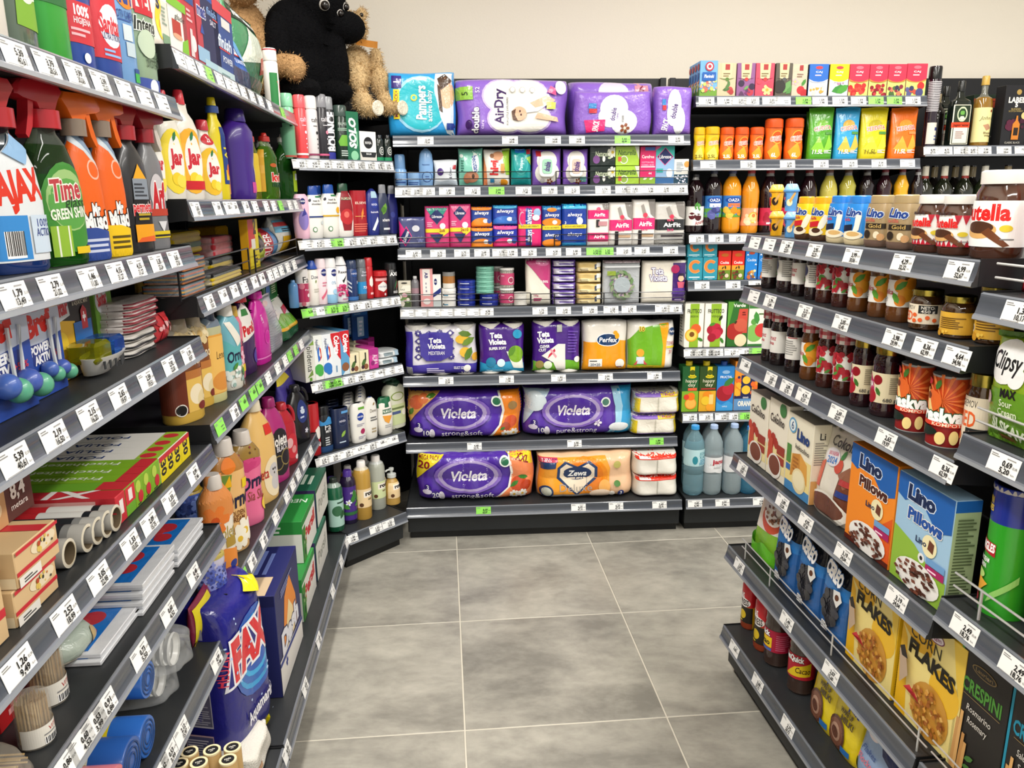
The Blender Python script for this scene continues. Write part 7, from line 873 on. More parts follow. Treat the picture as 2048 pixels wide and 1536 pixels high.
boxp('f_salt', 'dishwasher_salt_box', 'cleaning products', '1d2350', [T(.2, .86, .1, 'finish', '8ab0e0', w=1.1, sh=.1), R(.3, .78, .9, .8, 'c83a3a'), T(.3, .72, .07, 'SALT', 'dde', w=.7), R(-1, 0, 1, .16, 'a8c8d4')], q=.6); boxp('f_pow', 'dishwasher_tablet_box', 'cleaning products', '2f4a8a', [R(-1, .84, 1, 1, 'c8404a'), R(-.2, .7, .7, .82, 'd8d4d0'), T(0, .5, .15, 'finish', 'd8e4f4', w=1.4, sh=.1, b=.03), R(-.6, .39, .5, .41, 'c83a3a'), T(.2, .28, .08, 'POWER', 'e8ecf4', w=1.), R(-1, 0, 1, .14, 'b8d0d4'), LN(-.6, .02, .5, .1, 2, '6a8a8a')], q=.6)
bagp('f_pouch', 'dishwasher_tablet_pouch', 'cleaning products', '1f56a8', [R(-.6, .8, .3, .88, '163a7a'), T(-.1, .6, .15, 'finish', 'e8f0fa', w=1.2, sh=.1, b=.04), R(-.4, .5, .6, .52, 'd83a3a'), T(.1, .42, .06, 'QUANTUM', 'dfe8f8', w=.8), R(-.9, .02, .9, .3, '1c2a55'), E(.4, .62, .3, .16, '5f94d0')], st='stand', q=.4, mat='wr')
bagp('f_hang', 'dishwasher_tablet_bag', 'cleaning products', '3f7a54', [P([(-1, .82), (1, .82), (.8, 1), (-.8, 1)], '16281f'), T(0, .89, .06, 'NEW & IMPROVED', 'e8ece8', w=1.5, b=.03), P([(-.8, .35), (.6, .5), (.8, .75), (-.3, .8)], 'd8e0d0'), P([(.1, .3), (.6, .36), (.5, .55), (.2, .5)], 'b83a3a'), P([(.3, .1), (.8, .2), (.9, .4), (.5, .3)], 'd8c83a'), R(-1, 0, 1, .24, '1f4a30')], st='pillow', q=.3, mat='wr')
spray('f_V', 'ece8e0', 'e8e2da', [R(-1, .06, 1, .6, '2a7a3f'), E(.15, .36, .4, .15, 'e8e8e0'), T(.15, .36, .18, 'V', 'd8342a', b=.06), R(.3, .06, .7, .16, 'e8d820'), R(-.3, .06, -.1, .6, 'e8e4dc')], z=(.8, 1)); PR['f_V']['caps'] += ((.965, .985, .965, .96, 'c8303a', 'cap_ring'),)
for k, a, b, t, l in (('b_lemon', 289, 330, -40, 'white cleaner bottle with lemons at the near end of the far top shelf'), ('f_thin', 326, 344, 0, 'thin pale air freshener carton'), ('f_candle', 342, 380, -2, 'white and lime carton with a red candle'), ('f_red', 372, 402, -15, 'red refill carton with dark blue tab'), ('f_mat', 398, 424, -8, 'red refill carton with blue and white lettering'), ('f_salt', 412, 446, 2, 'tall dark navy salt carton'), ('f_pow', 436, 474, 8, 'blue tablet carton with red top'), ('f_pouch', 462, 508, 42, 'shiny blue tablet pouch'), ('f_hang', 494, 548, 25, 'green and black shiny tablet bag'), ('f_V', 532, 562, 97, 'white and green spray can with red ring')): I(Fb, '1', k, a, b, t, l, sb=.02, d=.03 if k == 'f_thin' else None)
JAR = lambda bg, bl: [E(.0, .36, .86, .3, bg), E(.12, .38, .5, .22, 'f0eee8'), T(.1, .4, .13, 'Jar', 'c82838', w=.8, b=.05, o='f4f0ea', ob=.06), LF(.0, .54, .1, 70, '2f7a4a'), C(.0, .2, .06, 'f0d030'), C(.25, .18, .06, 'f2dc50')] + ([R(-.6, .1, .7, .18, 'c8202a')] if bl else [])
botp('jar_y', 'dish_soap_bottle', 'dish soap', 'e9e5da', JAR('f0d83a', 0), 'dish', q=.55, e=2.6, caps=[(.87, 1, .3, .24, 'd8303f')]); botp('jar_o', 'dish_soap_bottle', 'dish soap', 'e9e5da', JAR('f0b030', 1), 'dish', q=.55, e=2.6, caps=[(.87, 1, .3, .24, 'd8303f')]); botp('jar_s', 'dish_soap_bottle', 'dish soap', 'e9e5da', [E(.0, .76, .6, .07, 'c8202f'), T(.05, .76, .07, '2x', 'fff')] + JAR('f0c030', 1)[:-1], 'dish', q=.55, e=2.6, caps=[(.87, 1, .38, .34, 'c8303f')])
botp('so_yel', 'cleaner_bottle', 'cleaning products', 'e2cf1a', [R(.1, .16, 1., .72, '1f3f86'), R(.3, .2, .9, .3, 'e8c020'), E(.6, .3, .2, .06, 'e0702a'), T(.6, .46, .1, 'AJ', 'e8d820', r=90)], 'dish', q=.55, e=2.6, caps=[(.85, .92, .5, .5, '2a4a8a', 'collar'), (.92, 1, .34, .3, 'd8c41a')]); botp('so_pur', 'softener_bottle', 'cleaning products', '45258c', [R(.2, .08, 1.2, .2, 'c84a9a'), T(.7, .3, .1, 'W5', 'e0d4f0', w=.5, sh=.3)], 'soft', q=.6, caps=[(.86, 1, .5, .44, '36207a')])
botp('so_kvi', 'dish_soap_bottle', 'dish soap', [(.8, '6aa62a'), (1, 'b8d0a0')], [R(-.95, .12, -.55, .75, 'e8b030'), T(.25, .34, .12, 'kvi', 'd8302a', w=.8, o='f0ece4', b=.04), T(.25, .22, .06, 'FRESH', '1f4a3a', w=.8), E(.1, .52, .3, .03, 'c8602a')], 'dish', q=.55, mat='gl', caps=[(.87, .95, .36, .34, 'c8302a'), (.95, 1, .2, .16, 'c8302a', 'spout')]); botp('so_gw', 'dish_soap_bottle', 'dish soap', [(.84, '2f7a2a'), (1, '9ab89a')], [R(.1, .12, 1.1, .6, 'a8c82a'), R(.3, .3, .9, .4, 'e8eef4')], 'dish', q=.55, mat='gl', caps=[(.87, .95, .36, .34, 'e4e2dc'), (.95, 1, .2, .16, 'e4e2dc', 'spout')]); botp('so_y', 'dish_soap_bottle', 'dish soap', 'a8b02a', [R(-.5, .12, .5, .7, 'e8c83a')], 'dish', q=.55, mat='gl', caps=[(.87, .95, .36, .34, 'c8302a'), (.95, 1, .2, .16, 'c8302a', 'spout')])
botp('so_dk', 'cleaner_bottle', 'cleaning products', '3a2c28', [R(-.8, .1, .8, .6, 'd88a4a')], 'dish', q=.55, caps=[(.87, 1, .3, .24, '222')])
for k, a, b, t, l, sb in (('jar_y', 299, 330, 212, 'white dish soap bottle with yellow label, nearest of the row', .03), ('jar_y', 322, 367, 180, 'tall white dish soap bottle with yellow crescent label', .03), ('jar_o', 352, 402, 180, 'tall white dish soap bottle with orange label and lemon', .02), ('jar_s', 396, 438, 240, 'short white dish soap bottle with red cap and 2x badge', .02), ('so_yel', 424, 456, 195, 'yellow cleaner bottle with blue collar', .02), ('so_dk', 440, 460, 282, 'dark brown bottle between the yellow and purple ones', .04), ('so_pur', 456, 510, 218, 'large glossy purple bottle', .02), ('so_y', 503, 522, 266, 'yellow clear dish soap bottle with red spout', .05), ('so_kvi', 518, 556, 266, 'clear green dish soap bottle with red spout and lettering', .02), ('so_gw', 556, 591, 268, 'dark green dish soap bottle with white spout at the far end', .02)): I(Fb, '2', k, a, b, t, l, sb=sb, rz=-26)
for x, l, sb in ((527, 'green dish soap bottle with white spout behind the one with lettering', .1), (546, 'second green dish soap bottle with white spout in the back row', .11), (500, 'small purple bottle behind the large purple one', .12)): I(Fb, '2', 'so_gw' if x > 510 else 'so_pur', x, None, None, l, w=.075, h=.21, sb=sb)
# sponges and cloths
def slabs(cols):
    def f(r, w, d, h):
        n = len(cols)
        for i, c in enumerate(cols): m = M(); m.box(-w * .46, -d * .44, h * (.03 + .94 * i / n), w * .46, d * .44, h * (.03 + .94 * (i + .96) / n), c, .004); m.build('sponge', 'sp', r)
    return f
def cell(key, n, c, cols, art=()): bagp(key, n, c, 'dfe4e6', list(art), st='soft', q=.8, mat='fi', extra=slabs(cols), amat='pa')
cell('sp_y', 'sponge_pack', 'sponges', ['d8b81e', '2f5a2f', 'd8b81e', 'd0b01c']); cell('sp_r', 'sponge_pack', 'sponges', ['c8404a', 'c8404a', 'c03a44']); cell('cl_st', 'cloth_pack', 'cloths', ['c87a4a', '4a6a7a', 'd0a050', '5a7a8a', 'c8603a', '6a7f8a']); cell('cl_y', 'cloth_pack', 'cloths', ['e0c02a', 'd8b820', '26282a'])
boxp('sp_blk', 'sponge_block', 'sponges', 'dea81a', [], q=.5, mat='sp', ch=.006); boxp('sp_big', 'sponge_cloth_pack', 'sponges', 'dea81a', [R(-1, 0, 1, 1, 'e0cc1e'), P([(-1, 1), (0, 1), (.4, .55), (-1, .4)], 'c8302f'), R(-.5, .4, .3, .6, 'e8e4dc'), T(.3, .86, .3, '2', '26262a', b=.05), LN(-.3, .1, .6, .3, 3, '4a4410')], q=.2)
bagp('lime', 'cloth_pack', 'cloths', 'b8c81e', [P([(-1, .6), (.2, 1), (.4, .6), (-.4, .4)], '20221f'), R(-.8, .05, .6, .2, 'd8d8d0')], st='pillow', q=.3, mat='wr'); bagp('super', 'scourer_pack', 'sponges', '4a8ac0', [R(-1, 0, -.3, 1, 'b82a34'), T(-.65, .5, .4, 'SUPER', 'fff', r=90, w=.7), BC(.3, .5, .9, .9)], st='pillow', q=.4, mat='wr'); bagp('glove', 'glove_pack', 'gloves', 'd8d8d0', [R(-.6, .05, .3, .5, 'd8a820'), R(-.9, .6, .9, .9, '6ab0d0'), R(-.9, .75, .9, .85, 'c83a3a'), LN(-.6, .62, .6, .72, 2, '333')], st='pillow', q=.4, mat='wr')
I(Fb, '3', 'sp_y', 350, 412, None, 'upper yellow sponge pack in clear wrap near the bay joint', h=.062, z=.066, sb=.13, d=.11); I(Fb, '3', 'sp_y', 352, 414, None, 'lower yellow sponge pack in clear wrap near the bay joint', h=.064, sb=.125, d=.11)
I(Fb, '3', 'sp_r', 432, 472, None, 'red sponge block in clear wrap', h=.06, z=.046, sb=.1, d=.08); I(Fb, '3', 'cl_y', 428, 490, None, 'yellow cloth pack lying behind the wire guard', h=.03, sb=.02, d=.07); I(Fb, '3', 'cl_y', 428, 474, None, 'yellow cloth pack lying under the red sponge', h=.045, sb=.1, d=.1)
for i in range(3): I(Fb, '3', 'cl_st', 372, 418, None, ('bottom', 'middle', 'top')[i] + ' striped cloth pack of the stack behind the wire guard', h=.026, z=.027 * i, sb=.02, d=.1)
I(Fb, '3', 'sp_big', 502, 521, 438, 'tall yellow double sponge pack with notches and red-yellow card', sb=.045); I(Fb, '3', 'sp_blk', 440, 462, 452, 'yellow sponge block in the dark behind the red one', sb=.24, d=.1)
I(Fb, '3', 'lime', 516, 541, 466, 'lime and black cloth packet', sb=.05); I(Fb, '3', 'super', 541, 567, 456, 'red and blue scourer packet with sideways lettering', sb=.05); I(Fb, '3', 'glove', 568, 594, 432, 'packet with yellow glove at the far end', sb=.05)
Fb.fence('3', 362, 500, .07); Fb.fence('3', 512, 594, .06)
# softeners, shelf four
def len_(key, c, art, cap, **a): botp(key, 'softener_bottle', 'softener', c, art, a.pop('prof', 'soft'), q=.62, e=2.6, caps=[(.86, 1, .52, .46, cap)], **a)
len_('l_gold', [(.3, 'd8b04a'), (.75, '7a4424'), (1, 'b8b0a0')], [R(-1, .1, 1, .42, 'e0b85a'), C(.2, .26, .1, 'ecdfc0'), C(.5, .2, .09, 'e0cfa0'), R(-1, .42, 1, .5, 'b8743a'), T(.2, .6, .1, 'Lenor', 'e8d8b8', w=.9, sh=.1), FL(-.1, .8, .14, 'dcc694', 'c8a868', 7), FL(.5, .84, .1, 'e4d4ac', 'c8a868', 7), R(-1.2, .1, -.25, .6, '6a3020'), C(-.5, .14, .06, 'e8e4dc'), C(-.5, .14, .05, '1c1a18'), E(.4, .14, .2, .04, '7a2a24')], 'b8aa90', prof='slim'); len_('l_pale', [(.09, 'c8c48a'), (.72, 'e0a040'), (.8, 'b8b890'), (1, '6a7a8a')], [R(-1, .1, 1, .7, 'e8b860'), E(.2, .22, .7, .1, 'd89040'), T(.3, .5, .08, 'Lenor', '3a2a1a', w=.8, sh=.1, b=0)], '22324a', prof='slim'); len_('l_teal', [(.5, 'e0ddd0'), (1, '6fb0c0')], [P([(-1, .2), (1, .3), (1, .6), (0, .5), (-1, .65)], '5fb0b4'), P([(-.6, .8), (.2, .5), (.6, .56), (-.2, .8)], 'ece8dc'), T(.1, .4, .12, 'Ornel', '1c2440', w=1.4, b=.03, sh=.15, r=6), DOT(-.7, .04, .8, .26, 24, ['f0f0ec', 'dfe8e4', '9ab8b0'], .03), LF(-.3, .24, .12, 40, '4a8a3a'), LF(.5, .14, .12, 100, '4a8a3a')], 'e4e0d8'); len_('l_pk', 'e0708a', [T(.3, .5, .1, "L'or", '1c2440', w=.7), R(-1, .1, 1, .2, 'e8c83a'), FL(0, .3, .1, 'f0c0d0', 'd0406a', 6)], 'c8a040'); len_('l_dpur', '3a1450', [DOT(-.9, .05, .9, .7, 22, ['6a2a7a', '52206a', '7a3a80'], .05), C(.1, .3, .07, 'd8d4d8'), C(.1, .3, .058, '1c1420')], '1a0c28')
botp('per_col', 'detergent_bottle', 'detergent', '3a1c50', [P([(-.9, .4), (.5, .5), (.7, .8), (-.4, .9), (-.9, .8)], 'e6e2dc'), T(-.1, .57, .12, 'Persil', 'c8202a', w=1., b=.05, r=8), R(-.6, .74, .1, .82, '2f7a3a'), E(.5, .2, .4, .1, '4a3a9a')], 'jug', q=.5, e=2.6, caps=[(.9, 1, .4, .36, 'c02030')]); botp('mag', 'stain_remover_bottle', 'detergent', 'c81f9a', [T(-.3, .62, .05, 'NET', 'f0d0e8', r=-70), E(.1, .36, .3, .1, 'd84ab0'), E(.1, .36, .24, .08, 'c81f9a'), R(-.8, .08, .8, .1, 'e07ac0')], 'jug', q=.5, e=3, caps=[(.9, 1, .42, .4, 'c8229c')], extra=lambda r, w, d, h: han(r, w, d, h, 'c8229c', -1, .3, .86, .2))
boxp('per_tab', 'detergent_capsule_tub', 'detergent', '2f6a34', [R(-1, .86, 1, 1, 'd8a020'), T(-.4, .72, .2, 'Persil', 'c8202a', w=1., b=.05, o='e8e4dc'), T(.55, .74, .1, '4in1', '26262a', w=.6), P([(-1, .5), (1, .62), (1, .84), (-1, .6)], 'e6e4d4'), T(-.4, .72, .2, 'Persil', 'c8202a', w=1., b=.05), E(-.5, .34, .3, .18, '3a6ab0'), LN(.0, .2, .8, .5, 5, 'c8dcb0')], q=.7, mat='pl', ch=.005); boxp('per_box', 'detergent_box', 'detergent', '2f7a44', [R(-.6, .3, .3, .8, '8ab0c0'), R(.2, .1, .9, .5, 'e8e4e0'), R(-1, 0, .2, .3, 'c83a3a')], q=.8)
bagp('silv', 'detergent_pouch', 'detergent', 'a8aab2', [LN(-.8, .1, .7, .8, 16, '8a8c94'), E(-.2, .88, .3, .05, 'c8a0a0')], st='stand', q=.4); bagp('per_bag', 'detergent_bag', 'detergent', 'e4e2d8', [R(-1, 0, 1, .28, '1f5a34'), R(-1, .28, 1, .36, 'e0a82a'), P([(-1, .36), (1, .36), (1, .5), (-.2, .66), (-1, .5)], '6aa82f'), P([(0, .6), (.6, .66), (.7, .78), (.2, .76)], 'c8303a')], st='stand', q=.5)
for k, a, b, t, l, sb in (('l_gold', 336, 402, 636, 'brown and gold softener bottle with beige flower, nearest', .04), ('l_gold', 378, 424, 628, 'brown and gold softener bottle with beige flower, second', .05), ('l_pale', 410, 450, 615, 'cylindrical orange softener bottle with dark cap', .03), ('l_teal', 442, 484, 607, 'white and teal softener bottle with jasmine', .02), ('l_pk', 466, 490, 612, 'pink softener bottle behind the teal one', .04), ('per_col', 468, 512, 588, 'dark purple detergent bottle with white label', .03), ('mag', 500, 540, 582, 'magenta stain remover bottle', .02)): I(Fb, '4', k, a, b, t, l, sb=sb, rz=-24 if k[0] == 'l' else -8)
I(Fb, '4', 'per_tab', 530, 556, None, 'green capsule tub with yellow lid standing on a carton', h=.13, z=.135, sb=.1, d=.14); I(Fb, '4', 'per_box', 530, 556, None, 'green carton under the capsule tub', h=.134, sb=.1, d=.14); I(Fb, '4', 'silv', 545, 572, 592, 'silver grey detergent pouch', sb=.03); I(Fb, '4', 'per_bag', 571, 601, 598, 'white and green detergent bag at the far end', sb=.03)
for x, l in ((243, 'nearer'), (296, 'farther')): I(Fb, '4', 'l_dpur', x, None, None, l + ' of the two dark purple bottles in the back row near the bay joint', w=.085, h=.24, sb=.25)
# softeners, shelf five
len_('o_blue', [(.82, '3a5ab0'), (1, 'c8a83a')], [('m', [FL(-.8 + .4 * (i % 5), .2 + .17 * (i // 5), .1, ('5a7ad0', '3a4f9a', '7a94dc')[i % 3], '2a3a7a', 7) for i in range(18)])], 'b8982a'); len_('o_gold', [(.72, 'e6b878'), (.86, 'b07a3a'), (1, 'c8c0b0')], [P([(-.9, .3), (-.2, .5), (.0, .7), (-.6, .72), (-.9, .6)], '6a8a3a'), C(-.1, .78, .07, 'e07a2a'), P([(-.4, .6), (-.1, .7), (-.05, .6)], 'e8b01e'), P([(-.5, .5), (-.35, .42), (-.3, .54)], 'd88a1a'), T(.2, .47, .13, 'Ornel', '1c2040', w=1.5, b=.03, sh=.15, r=6), T(.1, .35, .045, 'GOLDEN', '6a3a14', w=.8), T(.1, .3, .045, 'DREAM', '6a3a14', w=.7), FL(.4, .18, .12, 'f0ead8', 'e0b83a', 7), FL(.1, .12, .1, 'f0ead8', 'e0b83a', 7), R(.4, .56, .8, .64, 'e8cc1e')], 'd8d0c8'); len_('o_pink', [(.7, 'e8709a'), (.86, '9a7a3a'), (1, 'd0c8c0')], [E(.0, .66, .7, .06, 'd04a80'), LF(-.4, .6, .2, 20, 'c84078'), LF(0, .62, .2, 150, 'c84078'), T(.2, .47, .13, 'Ornel', '1c2040', w=1.5, b=.03, sh=.15, r=6), T(.2, .32, .1, 'Sia Slu', '8a4a2a', w=.9, sh=.2, b=0), DOT(-.9, .7, .9, .84, 8, ['5a3a1a', '8a2a3a'], .015), C(.8, .2, .08, 'ecc84a')], 'd8d0c8'); len_('o_vio', 'e8e0d0', [P([(-1, .5), (1, .6), (1, 1), (-1, 1)], 'd88a4a'), FL(-.3, .56, .16, 'e07a34', 'c8501a', 6), T(.2, .42, .12, 'Violeta', 'a8923a', w=1.4, b=0), R(.1, .26, .8, .36, 'a88a3a'), P([(-1, 0), (1, 0), (1, .2), (0, .26), (-1, .16)], 'e08a3a'), E(.4, .08, .2, .04, '2a3a8a')], 'd8d0c8')
botp('o_dog', 'detergent_bottle', 'detergent', 'e6bc70', [E(.35, .24, .55, .2, 'ecdcb8'), C(.35, .3, .07, 'c8c4c4'), E(.4, .18, .24, .08, 'c8c4c4'), C(.3, .31, .012, '222'), C(.42, .31, .012, '222'), E(.36, .27, .03, .012, '222'), R(.1, .66, .6, .76, 'd8342a'), T(-.4, .3, .1, 'Violeta', 'b8302a', w=.9)], 'jug', q=.5, e=2.6, caps=[(.9, 1, .34, .3, 'e8dcc0')]); botp('o_mag', 'detergent_bottle', 'detergent', 'b02a78', [E(.1, .36, .7, .28, '222024'), T(.0, .5, .12, 'Violeta', 'f0ece8', w=1.2, b=.03), T(.2, .4, .06, 'BLACK', 'e8e4e8', w=.7), C(-.1, .24, .09, '8a7a4a'), C(-.1, .24, .075, '222024'), C(.4, .28, .1, '8a7a4a'), C(.4, .28, .085, '222024')], 'jug', q=.45, e=2.6, caps=[(.9, 1, .34, .3, '9a2468')], extra=lambda r, w, d, h: han(r, w, d, h, 'b02a78', -1, .5, .9, .5)); botp('o_red', 'detergent_bottle', 'detergent', 'b81c2c', [E(.2, .3, .5, .2, 'c8303a'), C(.0, .36, .08, 'e0b0b0'), C(.3, .24, .06, 'd88a8a'), E(.5, .1, .14, .04, 'e8d8d8')], 'jug', q=.45, e=2.6, caps=[(.9, 1, .34, .3, 'c02a3a')], extra=lambda r, w, d, h: han(r, w, d, h, 'b81c2c', 1, .5, .9, .5)); botp('o_blk', 'detergent_bottle', 'detergent', '17171a', [E(.0, .55, .4, .2, '2a3a7a'), T(0, .6, .16, 'e', 'd8e4f4', b=.05), LN(-.2, .44, .3, .5, 1, 'c8d4f0'), FL(.2, .2, .05, 'dde', 'fff', 5)], 'jug', q=.5, e=2.6, caps=[(.9, 1, .34, .3, '222226')], extra=lambda r, w, d, h: han(r, w, d, h, '17171a', 1, .45, .9, .6)); bagp('o_pp', 'softener_pouch', 'softener', '4a3f94', [P([(-1, .86), (.2, .84), (-.2, 1), (-1, 1)], 'd8c42a'), P([(-.6, .4), (.4, .6), (.2, .7), (-.6, .5)], '6a60b4'), DOT(-.8, .06, .8, .3, 10, ['d8b060', '8a7ac0'], .03)], st='stand', q=.35, mat='wr'); botp('o_low', 'softener_bottle', 'softener', 'c8c4d8', [R(-1, .7, 1, .95, 'b8a85a'), T(.2, .84, .1, 'deluxe', '6a5a2a', w=.8), ('m', [FL(-.7 + .45 * (i % 4), .14 + .16 * (i // 4), .11, ('5a6ac0', '8a94d4', '4a58a8')[i % 3], '3a4080', 7) for i in range(14)])], 'soft', q=.6, caps=[(.86, 1, .5, .46, 'c8b86a')])
for k, a, b, t, l, sb in (('o_low', 402, 447, 1090, 'softener bottle with blue flowers and olive band at the near end', .02), ('o_blue', 372, 422, 955, 'softener bottle covered in blue cornflowers with gold cap', .1), ('o_vio', 418, 468, 948, 'white and orange softener bottle with big orange flower', .02), ('o_gold', 438, 492, 876, 'peach softener bottle with butterfly and daisies', .02), ('o_pink', 474, 522, 860, 'pink softener bottle with painted bow', .02), ('o_dog', 495, 548, 800, 'large peach detergent bottle with a puppy label', .02), ('o_mag', 528, 570, 795, 'magenta detergent bottle with black label', .02), ('o_red', 553, 588, 805, 'red detergent bottle with handle', .02), ('o_blk', 578, 614, 770, 'black detergent bottle with handle', .02)): I(Fb, '5', k, a, b, t, l, sb=sb, rz=-42 if k in ('o_gold', 'o_pink', 'o_vio', 'o_blue', 'o_low') else -26)
I(Fb, '5', 'o_pp', 590, 616, 735, 'tall purple shiny pouch with yellow corner', sb=.05)
# washing powder on the bottom shelf
bagp('fax', 'washing_powder_bag', 'detergent', '1f1f78', [E(.3, .6, .95, .26, '2a5ab0'), E(.3, .6, .85, .22, '2f9cd8'), E(.3, .6, .75, .19, '2466b8'), E(.3, .6, .6, .15, '3aa8e0'), E(.3, .6, .5, .12, '2a5ab4'), P([(-.9, .5), (-.75, .76), (.95, .84), (.95, .6)], 'e8e8f0'), P([(-.84, .52), (-.71, .74), (.95, .82), (.95, .62)], '1f1f78'), T(.1, .67, .21, 'FAX', 'd8202c', w=1.6, b=.06, r=4, o='f0f0f4', ob=.06), T(-.9, .64, .04, 'HEUZIM', 'e0405a', r=86, w=.2), T(.3, .26, .07, 'Aquamarine', 'f0f0f8', w=1.3, r=6, b=.03), DOT(-.9, .06, .95, .9, 16, 'b8d0f4', .008), P([(-.3, 0), (.9, 0), (1, .06)], 'e8d81e'), P([(.2, .97), (.7, .9), (1, .96), (.6, 1)], 'e8d81e')], st='soft', q=1.0, mat='fo')
def gus(r, w, d, h):
    m = M(); f = lambda x, y, e: (-w / 2 * 1.0 - e - .001, -x * d * .3, h * y)
    put_art(m, [R(-.9, .3, .7, .8, 'c8c4d0'), R(-.85, .31, .65, .79, '6a6880'), LN(-.8, .32, .6, .78, 34, 'b0aec0'), R(-.9, .08, .7, .26, 'c8a8b0'), R(-.86, .09, .66, .25, '55557a'), LN(-.8, .1, .6, .24, 9, 'c8c4d0'), R(-.9, .84, .7, .9, '8a8ab0'), LN(-.8, .85, .6, .89, 1, 'fff')], f, d * .3, h); m.build('printed_side', 'fo', r)
PR['fax']['extra'] = gus
boxp('dash', 'washing_powder_box', 'detergent', '24285e', [P([(-.7, .3), (-.3, .8), (.2, .9), (.6, .6), (.7, .3), (.4, .3), (.3, .55), (.0, .7), (-.3, .5), (-.45, .3)], 'e88a2a'), P([(-.45, .3), (-.3, .5), (0, .7), (.3, .55), (.4, .3)], 'f0d8a0'), T(0, .42, .2, 'Dash', 'e8e8f0', w=1.5, b=.06, o='1c2050'), P([(-1, 0), (1, 0), (1, .24), (-1, .34)], 'ece8e2'), T(-.5, .2, .1, '+', '2a3a8a', b=.08), LN(-.6, .86, .4, .94, 3, '8a90c0'), P([(-1, .28), (1, .2), (1, .24), (-1, .32)], '2a3a8a')], q=1.2, d=.24, aT=[R(-1, .1, -.3, .8, 'c8b090'), LN(-.2, .2, .9, .5, 3, '6a7ab8')], aL=[R(-1, .9, 1, 1, '1a1c48')])
boxp('pers', 'washing_powder_box', 'detergent', '2f8a3f', [R(-1, 0, 1, 1, 'e6e4dc'), T(.1, .55, .28, 'Persil', 'c8202a', w=1.5, b=.05, r=4), R(-1, .86, 1, 1, '2f8a3f'), R(-1, 0, -.6, .8, '4a8a3a'), DOT(-.9, .1, -.5, .7, 10, ['6aa83a', '2a4a3a', 'b8c8a0'], .05)], q=1.5, d=.24, aL=[R(-1, 0, 1, .7, 'dcdcd4'), C(-.6, .5, .14, '3a3a7a'), C(-.6, .2, .12, '2a6a4a'), R(-1, .7, 1, 1, '2f8a3f'), LN(-.6, .74, .8, .94, 2, 'e8f0e4')], aT=[T(.5, .4, .14, 'NEUTRAL', 'e0f0e0', r=90, w=.7), C(-.3, .6, .2, '8ab8d8')]); boxp('bonux', 'washing_powder_box', 'detergent', '1f5a44', [R(-1, 0, 1, 1, 'e2e0d8'), T(.0, .5, .3, 'Persil', '8a8a80', w=1.4, r=4), R(-1, .9, 1, 1, '1f5a44')], q=1.5, d=.26, aT=[R(-1, .6, 1, 1, '3a2a54'), E(-.1, .72, .5, .1, 'd8d4e4'), LN(-.5, .1, .5, .3, 2, 'c8d8c8')], aL=[R(-1, 0, 1, 1, '3a2f5a')])
botp('p_jug', 'detergent_jug', 'detergent', 'e6e2d8', [E(.15, .62, .6, .1, 'ecd41e'), T(.15, .64, .07, 'MEGA', 'b0242a', w=.8, b=.04), R(-.1, .53, .4, .57, '2f7a3a'), T(.2, .44, .12, 'Persil', 'c01c28', w=1.1, b=.06, r=5), LN(-.2, .2, .6, .34, 3, 'c8b8b0')], 'jug', q=.6, e=2.8, caps=[(.9, 1, .36, .34, 'c8242c')], extra=lambda r, w, d, h: han(r, w, d, h, 'e6e2d8', 1, .25, .8, .25))
I(Fb, '6', 'fax', 521, None, 1172, 'big dark blue washing powder bag with red lettering', sb=.06, w=.215, d=.15, rz=-14); I(Fb, '6', 'fax', 452, 498, None, 'second dark blue washing powder bag behind the front one', h=.36, sb=.25, w=.2, d=.16); I(Fb, '6', 'dash', 566, 606, 1138, 'dark navy washing powder box with orange arc', sb=.04)
for a, b, k, xs in ((609, 633, 'pers', 'nearer'), (636, 656, 'bonux', 'farther')):
    I(Fb, '6', k, a, b, None, 'lower washing powder box of the %s green-topped stack' % xs, h=.15, sb=.05); I(Fb, '6', k, a, b, None, 'upper washing powder box of the %s green-topped stack' % xs, h=.15, z=.151, sb=.06)
I(Fb, '6', 'p_jug', 655, 682, None, 'large white detergent jug with red cap at the far end of the bottom shelf', sb=.08, w=.17, h=.36)
Fb.tags('1', '360 382 405 g418 440 458 470 487 505 522 540 g566'); Fb.tags('2', '393:2,65:19,97 436:3,99 457:3,55 470:2,69 493:2,05 511 533 548 g562 580 592'); Fb.tags('3', '420:1,33:10,02 448:1,05 470:1,33 489 510:1,59 525:0,86 541 552 563 576 589'); Fb.tags('4', 'g441 470:3,49:26,30 g488:4,05 g507:4,05 g520:4,05 537 556 571 g580 g592 603'); Fb.tags('5', 'g465:4,49 g476 g488:4,49 505:4,05:30,51 528:4,05:30,51 552 574 586 597 608 622'); Fb.tags('6', '574:8,49:63,97 611:9,99:75,27 638:9,99:75,27 666 683 694')
